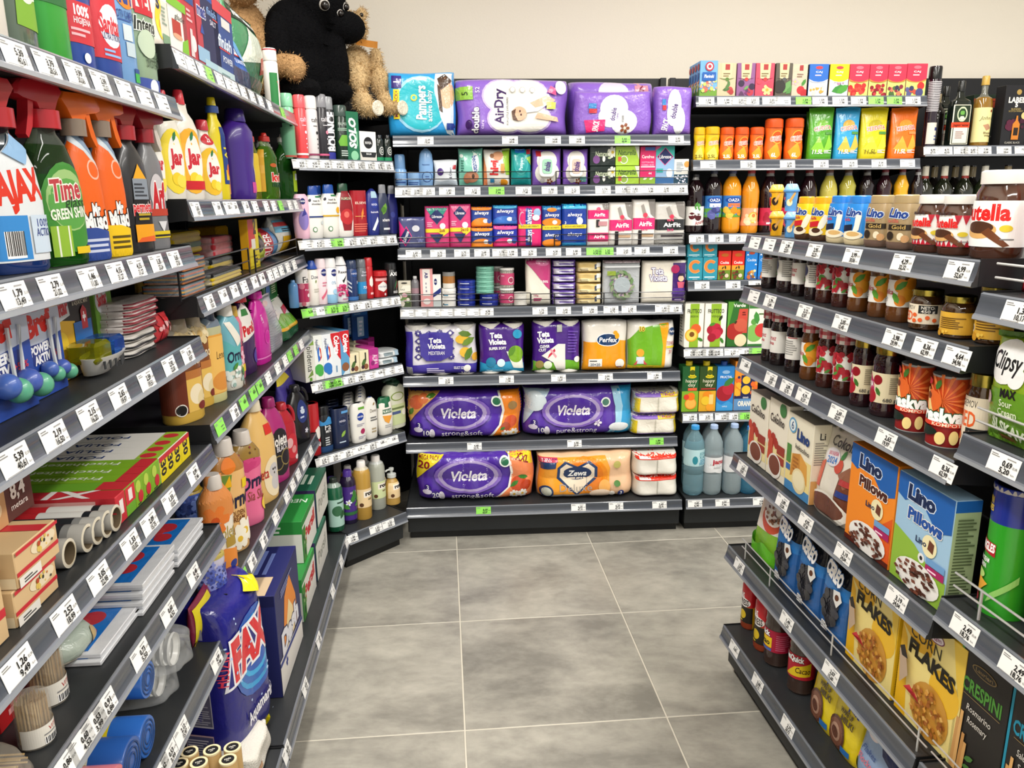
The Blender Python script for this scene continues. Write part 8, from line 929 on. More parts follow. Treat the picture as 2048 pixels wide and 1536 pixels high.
# ================================================================ left run, near bay: cleaners, foil rolls, bags
def tr(key, c, art, t, prof='trig', q=.5, mat='pl', e=3., **a): botp(key, 'spray_cleaner', 'cleaning products', c, art, prof, q=q, e=e, mat=mat, trig=t, **a)
def bt(key, c, art, cap, prof='jug', mat='pl', q=.5): botp(key, 'cleaner_bottle', 'cleaning products', c, art, prof, q=q, e=2.8, mat=mat, caps=[(.9, 1, .36, .32, cap)])
bt('n_wh', 'd8d2c8', [], 'ccc'); bt('n_dk', [(.3, '5a6a5a'), (1, '3a4a3a')], [P([(-.4, .12), (.8, .1), (.9, .5), (.4, .7), (-.2, .6)], '7aa834'), C(.2, .28, .05, 'e0ecd0'), C(.5, .3, .05, 'e0ecd0'), LN(-.2, .4, .6, .5, 2, 'd8e8c8')], '3a3a3a', mat='gs'); bt('n_gr', '2f9a34', [R(-1, .3, 1, .68, '2f6a3a'), R(-1, .48, 1, .58, 'c03434'), C(.55, .5, .08, 'd8dcd0'), C(.55, .5, .065, 'b8beb0')], '2a7a2f', 'slim'); bt('n_sb', '23489c', [R(-1, .16, 1, .4, 'c8303c'), T(0, .35, .055, '100%', 'f0e8ec', w=.8, b=.04), T(.0, .29, .035, 'HIGIJENA', 'f0e8ec', w=.9), LN(-.6, .2, .5, .26, 2, 'f0b0b8'), E(.2, .5, .5, .07, 'e8ecf4'), T(.1, .56, .12, 'Sanitar', 'd8303c', w=1.5, b=.04, o='e8ecf4'), C(.0, .08, .03, 'fff')], 'e8e8ec'); bt('n_st', '23489c', [P([(-.9, .14), (.9, .14), (.9, .5), (.2, .78), (-.6, .7)], 'c8303c'), E(.1, .36, .6, .14, 'e8ecf4'), T(.1, .37, .11, 'Sanitar', 'c8303c', w=1.2, b=.04), T(.1, .29, .04, 'ULTRA STRONG', '26356a', w=1.), E(.1, .3, .5, .03, '2a4a9a') if 0 else LN(-.4, .16, .6, .22, 2, '8ab0e0')], '23489c'); bt('n_kh', '6f9ed0', [E(.1, .6, .7, .1, 'e08028'), T(.1, .6, .12, 'KH', '26408a', w=.9, b=.06), T(.0, .46, .05, 'PROTIV KAMENCA', '26407f', w=1.5), LN(-.5, .42, .6, .44, 1, '3a5a9a'), R(-.3, .3, .3, .4, 'c8d4d8'), R(-.2, .2, .4, .29, 'b8c8d0'), R(.2, .04, .7, .1, '3aa84a'), R(.2, .1, .7, .13, '2a4a8a')], 'd8e0e8', 'slim'); bt('n_wc', '8fa88a', [R(-.7, .52, .8, .96, 'd8d8d0'), T(.0, .76, .14, 'WC', 'c02834', w=1.2, b=.05), T(.0, .6, .14, 'NET', 'c02834', w=1.3, b=.05), R(-.6, .5, .7, .54, 'c02834'), T(.05, .44, .08, 'Intense', '1c221c', w=1.5, b=.03, o='e8ece4', sh=.15), T(.2, .26, .05, 'ANTI ODOR', '4a5a4a', w=1.2), T(.2, .2, .05, 'SYSTEM', '4a5a4a', w=.9), R(-1, .0, 1, .1, '3a4f9a'), C(.1, .05, .05, 'e8ecf0'), C(-.1, .32, .09, 'b8c8b0')], 'd8d8d8', 'sham')
for k, a, b, h, l in (('n_wh', -48, 12, .26, 'pale bottle cut by the left frame edge on the top shelf'), ('n_dk', 6, 72, .27, 'dark clear bottle with lime label'), ('n_gr', 66, 138, .27, 'bright green bottle with red band and round seal'), ('n_sb', 128, 187, .26, 'blue cleaner bottle with red 100% panel'), ('n_st', 180, 240, .25, 'blue cleaner bottle with slanted red label'), ('n_kh', 226, 274, .27, 'light blue limescale cleaner bottle with orange oval'), ('n_wc', 264, 314, .29, 'pale green toilet cleaner bottle with red lettering')): I(A, '1', k, a, b, None, l, h=h, sb=.02, rz=-12)
tr('ajax', [(.62, '16306a'), (1, '22303a')], [P([(-.75, .06), (.85, .06), (.85, .6), (.3, .72), (-.3, .62), (-.75, .5)], 'dde2e6'), T(.05, .45, .15, 'AJAX', 'd8341f', w=1.3, b=.05, r=6), R(-.7, .07, .1, .3, '3a8ad0'), BC(-.5, .08, -.05, .22), R(.15, .1, .8, .3, 'c8d8e8'), T(.5, .26, .04, '100%', '3a4a8a', w=.4), T(.5, .21, .04, 'ACTION', '3a4a8a', w=.5), P([(-.3, .62), (.3, .72), (.6, .64), (.3, .56)], '8ab4dc')], ('b01f28', 'b01f28', -1), mat='gs')
tr('time', [(.5, '2a7a24'), (.66, '3a5a34'), (1, '7a857a')], [E(.1, .32, .85, .25, '3f8a34'), E(.1, .36, .7, .17, '9ac07a'), E(.1, .34, .66, .14, '5aa04a'), T(.0, .42, .11, 'Time', 'b83a44', w=1., o='f0ece0', sh=.15, b=.03, r=5), T(.25, .35, .06, 'glass', '2a4a2a', w=.7, sh=.2), T(.1, .29, .055, 'GREEN SHINE', 'eef4e4', w=1.3, b=.03, r=4), R(-.6, .05, .0, .22, '8fb83a'), R(-.45, .05, -.4, .22, 'e8ecd8'), R(-.12, .05, -.07, .22, 'e8ecd8'), R(.1, .06, .95, .1, 'e0c020')], ('b81f2a', 'c02430', -1), mat='gl')
MUS = lambda c, c2: [P([(-1, .1), (1, .1), (1, .5), (0, .66), (-1, .72)], 'e8641c'), P([(-1, .72), (0, .66), (1, .5), (1, .54), (0, .7), (-1, .76)], 'c8d4dc'), C(.3, .55, .06, 'f4b8a0'), C(.3, .55, .048, 'e8641c'), P([(.0, .74), (.6, .72), (.6, .8), (.0, .82)], '26324a'), T(.3, .77, .04, '99.9%', 'e8ecf4', w=.5), T(.1, .31, .07, 'Mr', 'f4f4f4', w=.4, o='1c1c22', b=.05), T(.2, .24, .1, 'Muscle', 'f4f4f4', w=1.4, o='1c1c22', b=.05, r=5), P([(-1, 0), (1, 0), (1, .16), (0, .2), (-1, .2)], c), LN(-.5, .05, .8, .15, 3, c2)]
tr('mm_b', [(.6, '8ea4bc'), (1, '7f98b4')], MUS('2f4a94', 'c8d0e8'), ('e0641a', 'e0641a', 1, '8a7a6a')); tr('mm_y', [(.6, '8ea4bc'), (1, '7f98b4')], MUS('ecc41e', '5a4a10'), ('e0641a', 'e0641a', 1, '8a7a6a'))
tr('perm', '25262a', [P([(-.4, .07), (.6, .07), (.65, .3), (.5, .5), (.1, .6), (-.3, .5)], '1b1c1f'), P([(-.25, .5), (.45, .5), (.1, .6)], 'eaa820'), R(-.3, .36, .5, .5, '8a94a0'), LN(-.25, .38, .4, .48, 4, '3a4048'), T(.1, .31, .07, 'permetal', 'd82c34', w=1., o='f0e8e4', b=.03), LN(-.2, .22, .5, .28, 2, 'b8a030'), P([(-.4, .07), (.6, .07), (.62, .19), (-.4, .19)], 'eaa01e'), P([(-.4, .07), (.6, .07), (.6, .11), (-.2, .1)], 'e0602a')], ('a81f28', 'b02430', -1), prof='trigs'); tr('arf', '77787c', [E(.0, .4, .5, .14, 'c8c4c8'), T(.0, .38, .17, 'Arf', 'c0202c', w=.9, o='f0ecec', b=.06, sh=.1), R(-.6, .24, .8, .29, 'b8402f'), P([(-.2, .2), (.4, .2), (.1, .12)], 'd8d8dc'), R(-.6, .08, .8, .13, 'd8c020'), LN(-.5, .09, .7, .12, 1, '222')], ('a01f2a', 'd0c8c0', 1), prof='trigs')
for k, a, b, t, l in (('ajax', -28, 88, 150, 'dark blue window cleaner spray with red slanted lettering'), ('time', 80, 168, 160, 'clear green glass cleaner spray with red trigger'), ('mm_b', 150, 212, 184, 'orange and blue spray cleaner with blue foot'), ('mm_y', 204, 256, 190, 'orange and blue spray cleaner with yellow foot'), ('perm', 243, 302, 205, 'black spray cleaner with pointed label'), ('arf', 291, 335, 215, 'grey spray cleaner with red lettering')): I(A, '2', k, a, b, t, l, sb=.02, rz=-16)
# toilet blocks and refills, third shelf
def balls(r, w, d, h):
    for i, (x, z, c) in enumerate(((-.35, .2, '4a6ab8'), (-.02, .13, '5fae8e'), (.35, .17, '4a62b4'), (.72, .1, '5fae8c'))):
        m = M(); s = w * .115; R0 = [[(x * w * .5 + s * math.cos(t) * math.sin(u), -d / 2 - s * .9 + s * math.sin(t) * math.sin(u), h * z + s + s * math.cos(u)) for t in [6.2832 * j / 16 for j in range(16)]] for u in [math.pi * k / 10 for k in range(11)]]; m.rings(R0, c, (False, False)); m.build('scent_ball', 'pl', r)
    for x in (.1, .3): m = M(); m.tube([(x * w, -d / 2 - .004, h * .75), (x * w * .8, -d / 2 - .006, h * .45), (x * w * .5, -d / 2 - .01, h * .2)], .003, 'c8ccd0'); m.build('hanger', 'pl', r)
boxp('bref', 'toilet_block_card', 'toilet blocks', '2a4aa0', [P([(-1, .5), (1, .6), (1, .95), (-1, .85)], 'c8d0e4'), T(-.2, .74, .2, 'Bref', 'd8281f', w=1.4, b=.06, r=6), R(-1, .34, .6, .54, '26387f'), T(-.3, .49, .08, 'POWER', 'f0f0f4', w=1.1, b=.05, r=4), T(-.25, .39, .08, 'AKTIV', 'f0f0f4', w=.9, b=.05, r=4), T(.55, .4, .06, '+50%', 'd8303a', w=.5), T(.5, .26, .06, 'JUMBO', 'd8303a', w=.7, r=8)], d=.012, extra=balls)
I(A, '3', 'bref', -42, 80, None, 'blue toilet block card with red lettering and scent balls', h=.165, sb=.06); I(A, '3', 'bref', 82, 128, None, 'second blue toilet block card beside the front one', h=.155, sb=.07, w=.11)
def basket(r, w, d, h):
    m = M(); b = d / 2; k = w * .42
    m.rings([[(x * k * s, -b - .012 - .03 * y * s, z) for x, y in [(math.cos(6.2832 * i / 20), math.sin(6.2832 * i / 20) + 1) for i in range(20)]] for z, s in ((.004, .55), (h * .12, .8), (h * .25, 1.0), (h * .25, .93), (h * .1, .72))], 'e6e4de'); o = m.build('basket', 'pl', r)
    m = M()
    for i in range(7): x = (-.6 + .2 * i) * k; m.box(x - .003, -b - .073 + abs(i - 3) * .004, h * .11, x + .003, -b - .0715 + abs(i - 3) * .004, h * .2, '3a3c3e')
    m.build('slot', 'ma', r)
    for x0, x1, c in ((-.9, .0, 'a8a81e'), (.02, .9, '2f6ac8')): m = M(); m.box(x0 * k, -b - .06, h * .18, x1 * k, -b - .008, h * .42, c, .006); m.build('gel_block', 'gl', r)
boxp('san_b', 'toilet_block_card', 'toilet blocks', '201f1e', [P([(-1, .0), (-.1, .0), (.1, .62), (-1, .7)], 'e0b02a'), C(-.6, .4, .14, 'f0cc3a'), P([(-1, .62), (-.1, .7), (-.2, .98), (-1, .95)], 'd8dce0'), T(-.6, .8, .16, 'Sanitar', 'd0303a', w=.9, b=.05, r=6), T(.4, .9, .05, 'SPARKLING LEMON', 'e0d8c0', w=1.), T(.45, .82, .045, '& AQUATIC MINT', 'e0d8c0', w=.8), R(.0, .1, .9, .6, '2a6ab0'), P([(.4, .5), (.7, .5), (.7, .72), (.55, .78), (.4, .72)], 'c8303a'), R(.53, .58, .57, .7, 'fff'), R(.47, .62, .63, .66, 'fff')], d=.012, extra=basket); boxp('san_g', 'toilet_block_card', 'toilet blocks', '6fa03a', [E(-.3, .7, .7, .16, 'd8dce0'), T(-.2, .72, .14, 'Sanitar', 'd0303a', w=1.1, b=.05, r=8), E(0, .45, .3, .12, 'e0b830'), E(.2, .4, .2, .1, 'd89038'), C(.4, .14, .08, '4a9a7a')], d=.01)
I(A, '3', 'san_b', 108, 212, None, 'black lemon toilet block card with white slotted basket', h=.15, sb=.09, w=.15); I(A, '3', 'san_g', 204, 238, None, 'green lemon toilet block card', h=.155, sb=.11, w=.075)
bagp('mothp', 'refill_pack', 'refills', 'd8d0cc', [R(-1, .2, 1, .5, '8a2f3a'), R(-1, .7, 1, .9, '8a2f3a')], st='soft', mat='wr', d=.09); bagp('mothb', 'refill_pack', 'refills', 'd8d4ce', [R(-1, .3, 1, .6, '26282a')], st='soft', mat='wr', d=.09); bagp('maxi', 'refill_pack', 'refills', 'd8b41e', [T(0, .5, .4, 'MAXIMOL', '6a1a1a', w=1.4, r=180)], st='pillow', mat='wr', d=.02); bagp('candy', 'refill_pack', 'refills', 'c8383f', [DOT(-.8, .1, .8, .9, 14, ['d83a40', 'b82a34', 'e8b0b0'], .12)], st='pillow', mat='wr', q=.4)
for i in range(3): I(A, '3', 'mothb', 262, 320, None, ('bottom', 'second', 'third')[i] + ' black striped refill pack in the low stack', h=.013, z=.014 * i, sb=.05)
for i in range(4): I(A, '3', 'mothp', 262, 322, None, ('lowest', 'second', 'third', 'topmost')[i] + ' maroon striped refill pack lying on the black striped ones', h=.014, z=.043 + .0145 * i, sb=.055)
I(A, '3', 'maxi', 280, 345, None, 'yellow refill packet lying on top of the striped stack', h=.07, z=.06, sb=.16); I(A, '3', 'candy', 322, 352, None, 'red refill packet in clear wrap', h=.06, sb=.05, w=.08); 
# foil and film, fourth shelf: long boxes pushed in end-on
def longb(key, c, aT, art, aL=()): boxp(key, 'cling_film_box', 'foil and film', c, art, d=.31, aT=aT, aL=list(aL))
longb('cf_w', 'e4e2dc', [T(.0, .62, .5, 'PRIANJAJUCA', '26407a', r=90, w=.4) if 0 else T(-.1, .5, .05, 'FOLIJA', '26407a', r=90, w=.3), R(-1, 0, 1, .14, '9ac03a'), C(0, .08, .05, 'c8323a')], [R(-1, 0, 1, 1, 'ecd81e'), T(0, .5, .5, '30', '26262a', r=-90, w=.6, b=.04), R(-1, .8, 1, 1, 'c8323a')], [T(0, .5, .4, 'PRIANJAJUCA FOLIJA', '26407a', w=1.2, b=.03, sh=.2), R(.6, .1, .98, .9, 'c8503a')])
longb('cf_g', '7fae2a', [T(0, .5, .05, 'Frischhaltefolie', 'e8f0d8', r=90, w=.6), R(-1, .0, 1, .1, 'c8323a')], [C(-.2, .7, .22, 'b8d050'), C(.2, .3, .22, 'c8303a'), LN(-.6, .05, .6, .15, 1, '333')], [T(-.1, .5, .45, 'Frischhaltefolie', 'e8f0d8', w=1.1, b=.02), R(.6, .1, .95, .9, 'c03a34')]); longb('cf_p', '6fa830', [R(-1, 0, 1, .16, 'c8323a')], [R(-1, .4, 1, 1, 'd0303a'), R(-.4, .5, .4, .9, 'f0e8e4')], [R(-1, .0, 1, .45, 'd87a4a'), DOT(-.9, .1, .9, .5, 12, ['e8a050', 'c83a3a', '7ab03a'], .16), T(.2, .74, .4, 'PRIANJAJUCA', 'c0323a', w=1.1, b=.03, o='f0f0e0')]); longb('cf_r', 'c8303a', [T(0, .3, .2, 'XL', 'f0e8e4', r=90)], [R(-.4, .3, .4, .8, 'f0e8e4')], [R(.1, .1, .8, .9, 'e0a8a4'), T(.45, .5, .5, 'ALU', 'c02a34', w=.5)])
for k, a, b, l in (('cf_w', 364, 381, 'white cling film box, farthest from the camera'), ('cf_w', 350, 364, 'white cling film box, second from the far end'), ('cf_w', 337, 350, 'white cling film box, third from the far end'), ('cf_w', 323, 337, 'white cling film box next to the green ones'), ('cf_g', 305, 323, 'green cling film box next to the white ones'), ('cf_g', 290, 305, 'green cling film box, second of its row'), ('cf_g', 274, 290, 'green cling film box, third of its row'), ('cf_p', 256, 274, 'green cling film box with fruit side'), ('cf_r', 238, 256, 'red foil box beside the foil rolls')): I(A, '4', k, a, b, None, l, h=.052, sb=.02)
def froll(key, cs):
    def f(r, w, d, h):
        m = M(); n = 20; k = h / 2 - .0005; ys = [-d / 2, -d / 2 + .022, -d / 2 + .034, -d / 2 + .105, d / 2]
        m.rings([[(k * math.cos(6.2832 * j / n), y, h / 2 + k * math.sin(6.2832 * j / n)) for j in range(n)] for y in ys], cs, (False, True)); m.rings([[(q * math.cos(6.2832 * j / n), y, h / 2 + q * math.sin(6.2832 * j / n)) for j in range(n)] for y, q in ((-d / 2, k), (-d / 2 - .001, k * .8), (-d / 2 - .0005, k * .76), (-d / 2 + .12, k * .74))], ['d8d0bc', 'b8a888', '6a5c48'], (False, False)); m.build('foil_tube', 'pl', r)
    prod(key, 'foil_roll', 'foil and film', 'rev', col='d8d0bc', prof='can', q=1.); PR[key]['k'] = 'roll'; PR[key]['fn'] = f
froll('fr_w', ['b8b6b0', '26282c', 'e4e2dc', 'c02a30']); froll('fr_b', ['b8b6b0', '8a8a88', '2a2c30', '33363a'])
_mk = make
def make(key, w, h, d):
    if PR[key]['k'] != 'roll': return _mk(key, w, h, d)
    r = empty(PR[key]['n'], (0, 0, 0)); PR[key]['fn'](r, w, d, h); return r
for i, (k, a, b, l) in enumerate((('fr_w', 226, 246, 'white and red foil roll, farthest'), ('fr_w', 208, 229, 'white and red foil roll, second'), ('fr_b', 189, 211, 'black foil roll, third'), ('fr_b', 166, 194, 'black foil roll with green print, fourth'), ('fr_b', 128, 158, 'foil roll nearest to the baking paper boxes'))): I(A, '4', k, a, b, None, l, w=.046, h=.046, sb=.015 + .004 * i, d=.3)
boxp('bake', 'baking_paper_box', 'foil and film', 'd8b88a', [R(-1, .3, 1, .42, 'c8303a'), E(.3, .7, .6, .22, 'e8d8b8'), DOT(-.2, .55, .8, .85, 12, ['c87a3a', '3a3a2a', 'b84a2a', 'e0c060'], .07), R(-1, .0, .0, .28, 'e8e4dc'), LN(-.8, .06, -.2, .22, 2, '444'), R(-1, .9, 1, 1, 'c8303a')], d=.3, aT=[R(.3, 0, .7, 1, 'c8303a'), E(-.3, .4, .5, .2, 'e0c080'), DOT(-.8, .2, .2, .6, 12, ['3a6a3a', 'c86a2a', 'b84a2a'], .04)], aL=[R(-1, 0, 1, .3, 'ecdcb8')]); boxp('b84', 'baking_paper_box', 'foil and film', '5a302a', [R(-1, 0, -.3, 1, 'c89a6a'), C(-.7, .4, .16, 'e8d0a8'), T(.3, .6, .32, '8,4', 'ece0d8', w=.7, b=.03), T(.3, .28, .13, 'metara', 'e0d0c8', w=.8)], d=.3)
I(A, '4', 'b84', 0, 60, None, 'dark brown baking paper box marked 8,4', h=.068, z=.102, sb=.07, w=.11); I(A, '4', 'bake', 40, 122, None, 'upper baking paper box with food picture', h=.05, z=.051, sb=.015, w=.11); I(A, '4', 'bake', 40, 118, None, 'lower baking paper box with food picture', h=.05, sb=.02, w=.11); I(A, '4', 'bake', -70, 10, None, 'baking paper box cut by the left frame edge', h=.1, sb=.02, w=.11)
# freezer bags, toothpicks, fifth shelf
boxp('frz', 'freezer_bag_pack', 'freezer bags', 'd8dade', [], d=.26, aT=[R(-.9, .09, .9, .97, '1f6fc0'), E(.35, .24, .3, .09, 'b8303a'), E(.1, .3, .28, .08, 'c03a40'), E(-.25, .2, .24, .07, 'b8303a'), LN(-.6, .36, .3, .6, 7, '163a6a'), E(-.5, .5, .1, .04, 'b83a3a')], mat='fo')
for nm, a, b, n, sb in (('farthest', 362, 404, 4, .02), ('middle', 290, 350, 7, .02), ('nearest', 206, 284, 2, .03)):
    for i in range(n): I(A, '5', 'frz', a, b, None, '%s blue freezer bag pack of the %s stack' % (('bottom', 'second', 'third', 'fourth', 'fifth', 'sixth', 'top')[i] if i < n - 1 else 'top', nm), h=.0075, z=.008 * i, sb=sb + .003 * (i % 2), w=.17, grp='blue freezer bag packs')
bagp('npk', 'napkin_bag', 'napkins', 'a8b4a8', [LN(-.8, .1, .8, .4, 3, 'd8d0c0'), C(.4, .5, .2, 'b8a070'), R(-.9, .02, .2, .12, 'a83a3a')], st='pillow', mat='wr', d=.14); I(A, '5', 'npk', 152, 222, None, 'crumpled clear bag of kitchen odds behind the toothpick tubs', h=.07, sb=.05, w=.13)
def picks(r, w, d, h):
    m = M(); q = random.Random(9)
    for i in range(80):
        a = i * 2.4; t = .43 * w * math.sqrt((i + .5) / 80); x, y = t * math.cos(a), t * math.sin(a); z1 = h * (.98 + q.uniform(-.03, .03)); m.rings([[(x + k * math.cos(2.1 * j), y + k * math.sin(2.1 * j), z) for j in range(3)] for z, k in ((.004, .0012), (z1 - .006, .0013), (z1, .0003))], q.choice(('c8a878', 'd8bc8c', 'b89868')))
    o = m.build('toothpick', 'wd', r); o['kind'] = 'stuff'
botp('pick', 'toothpick_tub', 'toothpicks', 'e4dccc', [R(-1.2, .05, 1.2, .45, 'e6e2d8'), T(.1, .34, .09, 'VITA', 'b03a3a', w=.6), LN(-.4, .24, .5, .3, 1, '888'), BC(-.4, .06, .4, .2)], 'tubs', q=1., mat='fi', extra=picks)
I(A, '5', 'pick', 68, 130, None, 'farther tub of wooden toothpicks', w=.052, h=.085, sb=.045); I(A, '5', 'pick', 44, 104, None, 'nearer tub of wooden toothpicks', w=.046, h=.072, sb=.02); boxp('rbox', 'match_box', 'matches', 'b81f24', [LN(-.6, .3, .6, .7, 1, 'e8a0a0')], d=.12); I(A, '5', 'rbox', 20, 74, None, 'flat red box behind the toothpick tubs', w=.12, h=.045, sb=.1)
def skew(r, w, d, h):
    m = M(); q = random.Random(4)
    for i in range(60): x, z = q.uniform(-w * .42, w * .42), q.uniform(h * .1, h * .8); m.tube([(x, -d * .46, z), (x, d * .46, z)], .0016, q.choice(('cdb488', 'b89a68', 'e0cc9c')), 4)
    o = m.build('skewer', 'wd', r); o['kind'] = 'stuff'
bagp('skw', 'skewer_pack', 'skewers', 'e0d8c8', [R(-1, .0, 1, .2, 'c83a40'), E(0, .6, .5, .2, '3a5aa0')], st='soft', mat='fi', d=.22, extra=skew); I(A, '5', 'skw', -30, 62, None, 'clear pack of wooden skewers at the left frame edge', w=.17, h=.05, sb=.01)
# bin bags and cups, sixth shelf
def broll(c, lab):
    def f(r, w, d, h):
        k = h / 2 - .0005; n = 22; m = M(); ys = [-d / 2, -d / 2 + .002, -d / 2 + d * .3, d / 2]
        m.rings([[(k * s * math.cos(6.2832 * j / n), y, h / 2 + k * s * math.sin(6.2832 * j / n)) for j in range(n)] for y, s in zip(ys, (.97, 1, 1, 1))], c); m.build('bag_roll', 'pl', r)
        m = M(); m.rings([[(k * 1.012 * math.cos(6.2832 * j / n), y, h / 2 + k * 1.012 * math.sin(6.2832 * j / n)) for j in range(n)] for y in (-d / 2 + d * .32, d / 2)], lab, (False, False)); put_art(m, [T(.0, .55, .3, 'Zoda', '26262a', w=.9, b=.03)], lambda x, y, e: (-(k * 1.012 + e) * math.cos(1.2 * (y - .5)), d * .2 - x * d * .18, h / 2 + (k * 1.012 + e) * math.sin(1.2 * (y - .5) + .6)), d * .18, k * 1.2) if lab == 'e0c81e' else None; m.build('label', 'pa', r)
        m = M()
        for i in range(3): m.rings([[(q * math.cos(6.2832 * j / n), -d / 2 - .0012 - z, h / 2 + q * math.sin(6.2832 * j / n)) for j in range(n)] for q, z in ((k * (.3 + .22 * i), 0), (k * (.34 + .22 * i), .001), (k * (.38 + .22 * i), 0))], '2a4a80' if c != 'e0808a' else 'c8606a', (False, False))
        o = m.build('rolled_edge', 'pl', r); o['kind'] = 'stuff'
    return f
for k, c, lab in (('bb_b', '2f6ac0', 'e0c81e'), ('bb_g', '2a5aa8', 'c8ccc8'), ('bb_p', 'e0808a', 'e0c81e')): prod(k, 'bin_bag_roll', 'bin bags', 'roll', fn=broll(c, lab))
I(A, '6', 'bb_b', 300, None, None, 'blue bin bag roll with yellow label, farthest', w=.09, h=.075, sb=.02, d=.18); I(A, '6', 'bb_g', 270, None, None, 'dark blue bin bag roll with grey label', w=.09, h=.085, sb=.02, d=.18); I(A, '6', 'bb_p', 240, None, None, 'pink bin bag roll with yellow label, nearest', w=.09, h=.08, sb=.02, d=.18); I(A, '6', 'bb_b', 300, None, None, 'blue bin bag roll lying on the farthest one', w=.08, h=.07, sb=.035, d=.17, z=.076)
def cups(r, w, d, h):
    m = M(); n = 16
    for i in range(14): y = -d * .4 + d * .055 * i; m.rings([[(q * math.cos(6.2832 * j / n), y + z, h / 2 + q * math.sin(6.2832 * j / n)) for j in range(n)] for z, q in ((0, h * .4), (.004, h * .42), (d * .05, h * .36))], 'e4e4e0', (False, False))
    o = m.build('plastic_cup', 'pl', r); o['kind'] = 'stuff'
bagp('cupb', 'cup_pack', 'plastic cups', 'dfe2e4', [], st='soft', mat='fi', d=.26, extra=cups); I(A, '6', 'cupb', 380, None, None, 'crumpled clear pack of plastic cups, upper', w=.085, h=.08, sb=.0, d=.26, z=.06); I(A, '6', 'cupb', 352, None, None, 'crumpled clear pack of plastic cups, lower', w=.085, h=.08, sb=.03, d=.26)
bagp('snk', 'scourer_bag', 'sponges', '7a1f3a', [R(-.9, .1, .5, .9, 'd8c81e'), T(-.2, .6, .2, 'ECO', '26262a', w=.8), R(-.6, .2, .2, .4, '3a3a3a'), ('m', [P([(-.9 + .2 * i, 0), (-.7 + .2 * i, 0), (-.8 + .2 * i, .12)], 'e8c020') for i in range(9)])], st='pillow', mat='fo', d=.04); I(A, '6', 'snk', 404, 440, None, 'maroon and yellow packet at the far end of the bin bag shelf', h=.1, sb=.03, w=.15)
# adhesive tape rolls and gloves at the foot
def spool(r, w, d, h):
    k = w / 2; m = M(); m.lathe([(0, k), (h - .002, k), (h, k * .94)], 'a88a5a', 20); m.build('tube', 'cd', r); m = M(); m.lathe([(h + .0003, k * .98), (h + .004, k * .98), (h + .004, k * .72)], 'd8c8a0', 20, cap=(True, False)); m.build('rim', 'cd', r)
    m = M(); m.lathe([(h + .001, k * .72), (h + .003, k * .7)], '1a1b1c', 20); put_art(m, [T(0, .6, .2, 'Helia', 'e0dcd0', w=1.2), LN(-.4, .3, .4, .44, 1, 'c8c4b8')], lambda x, y, e: (x * k * .6, (y - .5) * k * 1.2, h + .0031 + e), k * .6, k * 1.2); m.build('end_cap', 'pa', r)
prod('spool', 'wrapping_paper_roll', 'paper rolls', 'roll', fn=spool)
for i, (px, py) in enumerate(((379, 1505), (424, 1502), (465, 1496), (359, 1529), (398, 1527), (456, 1521))):
    zt = .44; P_ = floor_pt(px, py, zt); r = make('spool', .034, zt - .1647, .034); r.location = (P_.x, P_.y, .1637); r['label'] = ('far row, nearest to the wall', 'far row, middle', 'far row, next to the gloves', 'near row, nearest to the wall', 'near row, middle', 'near row, next to the gloves')[i] + ': upright brown paper roll with black end'; r['category'] = 'paper rolls'; r['group'] = 'upright brown paper rolls'; r.rotation_euler = (0, 0, .5)
def fingers(r, w, d, h):
    for i in range(4): m = M(); m.tube([(-w * .1, -d * .5 + .03, h * (.2 + .2 * i)), (w * .3, -d * .5 + .012, h * (.2 + .2 * i)), (w * .52, -d * .5 + .02, h * (.2 + .2 * i))], h * .085, 'e0dcd2', 8); m.build('finger', 'fa', r)
bagp('glv', 'glove_bundle', 'gloves', 'dcd8ce', [R(-.9, .3, -.4, .5, 'c8a080')], st='soft', mat='fa', d=.12, extra=fingers); I(A, '7', 'glv', 508, 556, None, 'bundle of white work gloves at the foot of the near bay', h=.07, sb=.03, w=.16)
A.tags('1', '32:5,39:40,61 95:3,79:28,56 153:3,99:30,06 203:2,99:22,53 251 291 326'); A.tags('2', '30:1,79:13,49 105:2,79:21,02 180:1,46:11,00 234:4,15:31,27 275:4,15:31,27 315:3,35:25,24 350:3,65:27,50'); A.tags('3', '32:5,39:40,61 110:2,19:16,50 180:2,15:16,20 240:2,65:19,97 294:2,59:19,51 340:2,92:22,00 376:1,19:8,97')
A.tags('4', '38:1,26:9,49 132:2,52:18,99 200:3,05:22,98 262:1,33:10,02 300:2,09:15,75 340:1,33:10,02 388:0,99:7,46'); A.tags('5', '130:0,86 165:0,60:4,52 190:0,53:3,99 212:0,91:6,86 282:0,73:5,50 338:0,60:4,52 388:0,48:3,62'); A.tags('6', '325:0,62 340:0,53:3,99 364:2,12:15,97 434:0,99:7,46'); A.tags('7', '545:1,99:14,99')
# ================================================================ plush toys on the corner top board
def pl_at(px, py, y): return D.W(D.s_at(px, y, 1.9), y, 0), D.z_at(D.s_at(px, y, 1.9), y, py)
from mathutils.bvhtree import BVHTree
bpy.context.view_layer.update()
def eyes(r, pts, s, ring=None):
    b = next(c for c in r.children if c.name.startswith('body')); mw = Matrix.Translation(r.location) @ Matrix.Rotation(r.rotation_euler[2], 4, 'Z'); iv = mw.inverted(); t = BVHTree.FromPolygons([v.co for v in b.data.vertices], [tuple(p.vertices) for p in b.data.polygons])
    for px, py, k in pts:
        h = t.ray_cast(iv @ CAM, (iv.to_3x3() @ ray(px, py)).normalized())
        if h[0] is None: continue
        if ring: eye(r, h[0] + h[1] * -.003, s * k * 1.25, ring)
        eye(r, h[0] + h[1] * .004 + (iv @ CAM - h[0]).normalized() * .004, s * k)
g, gz = pl_at(612, 100, .34)
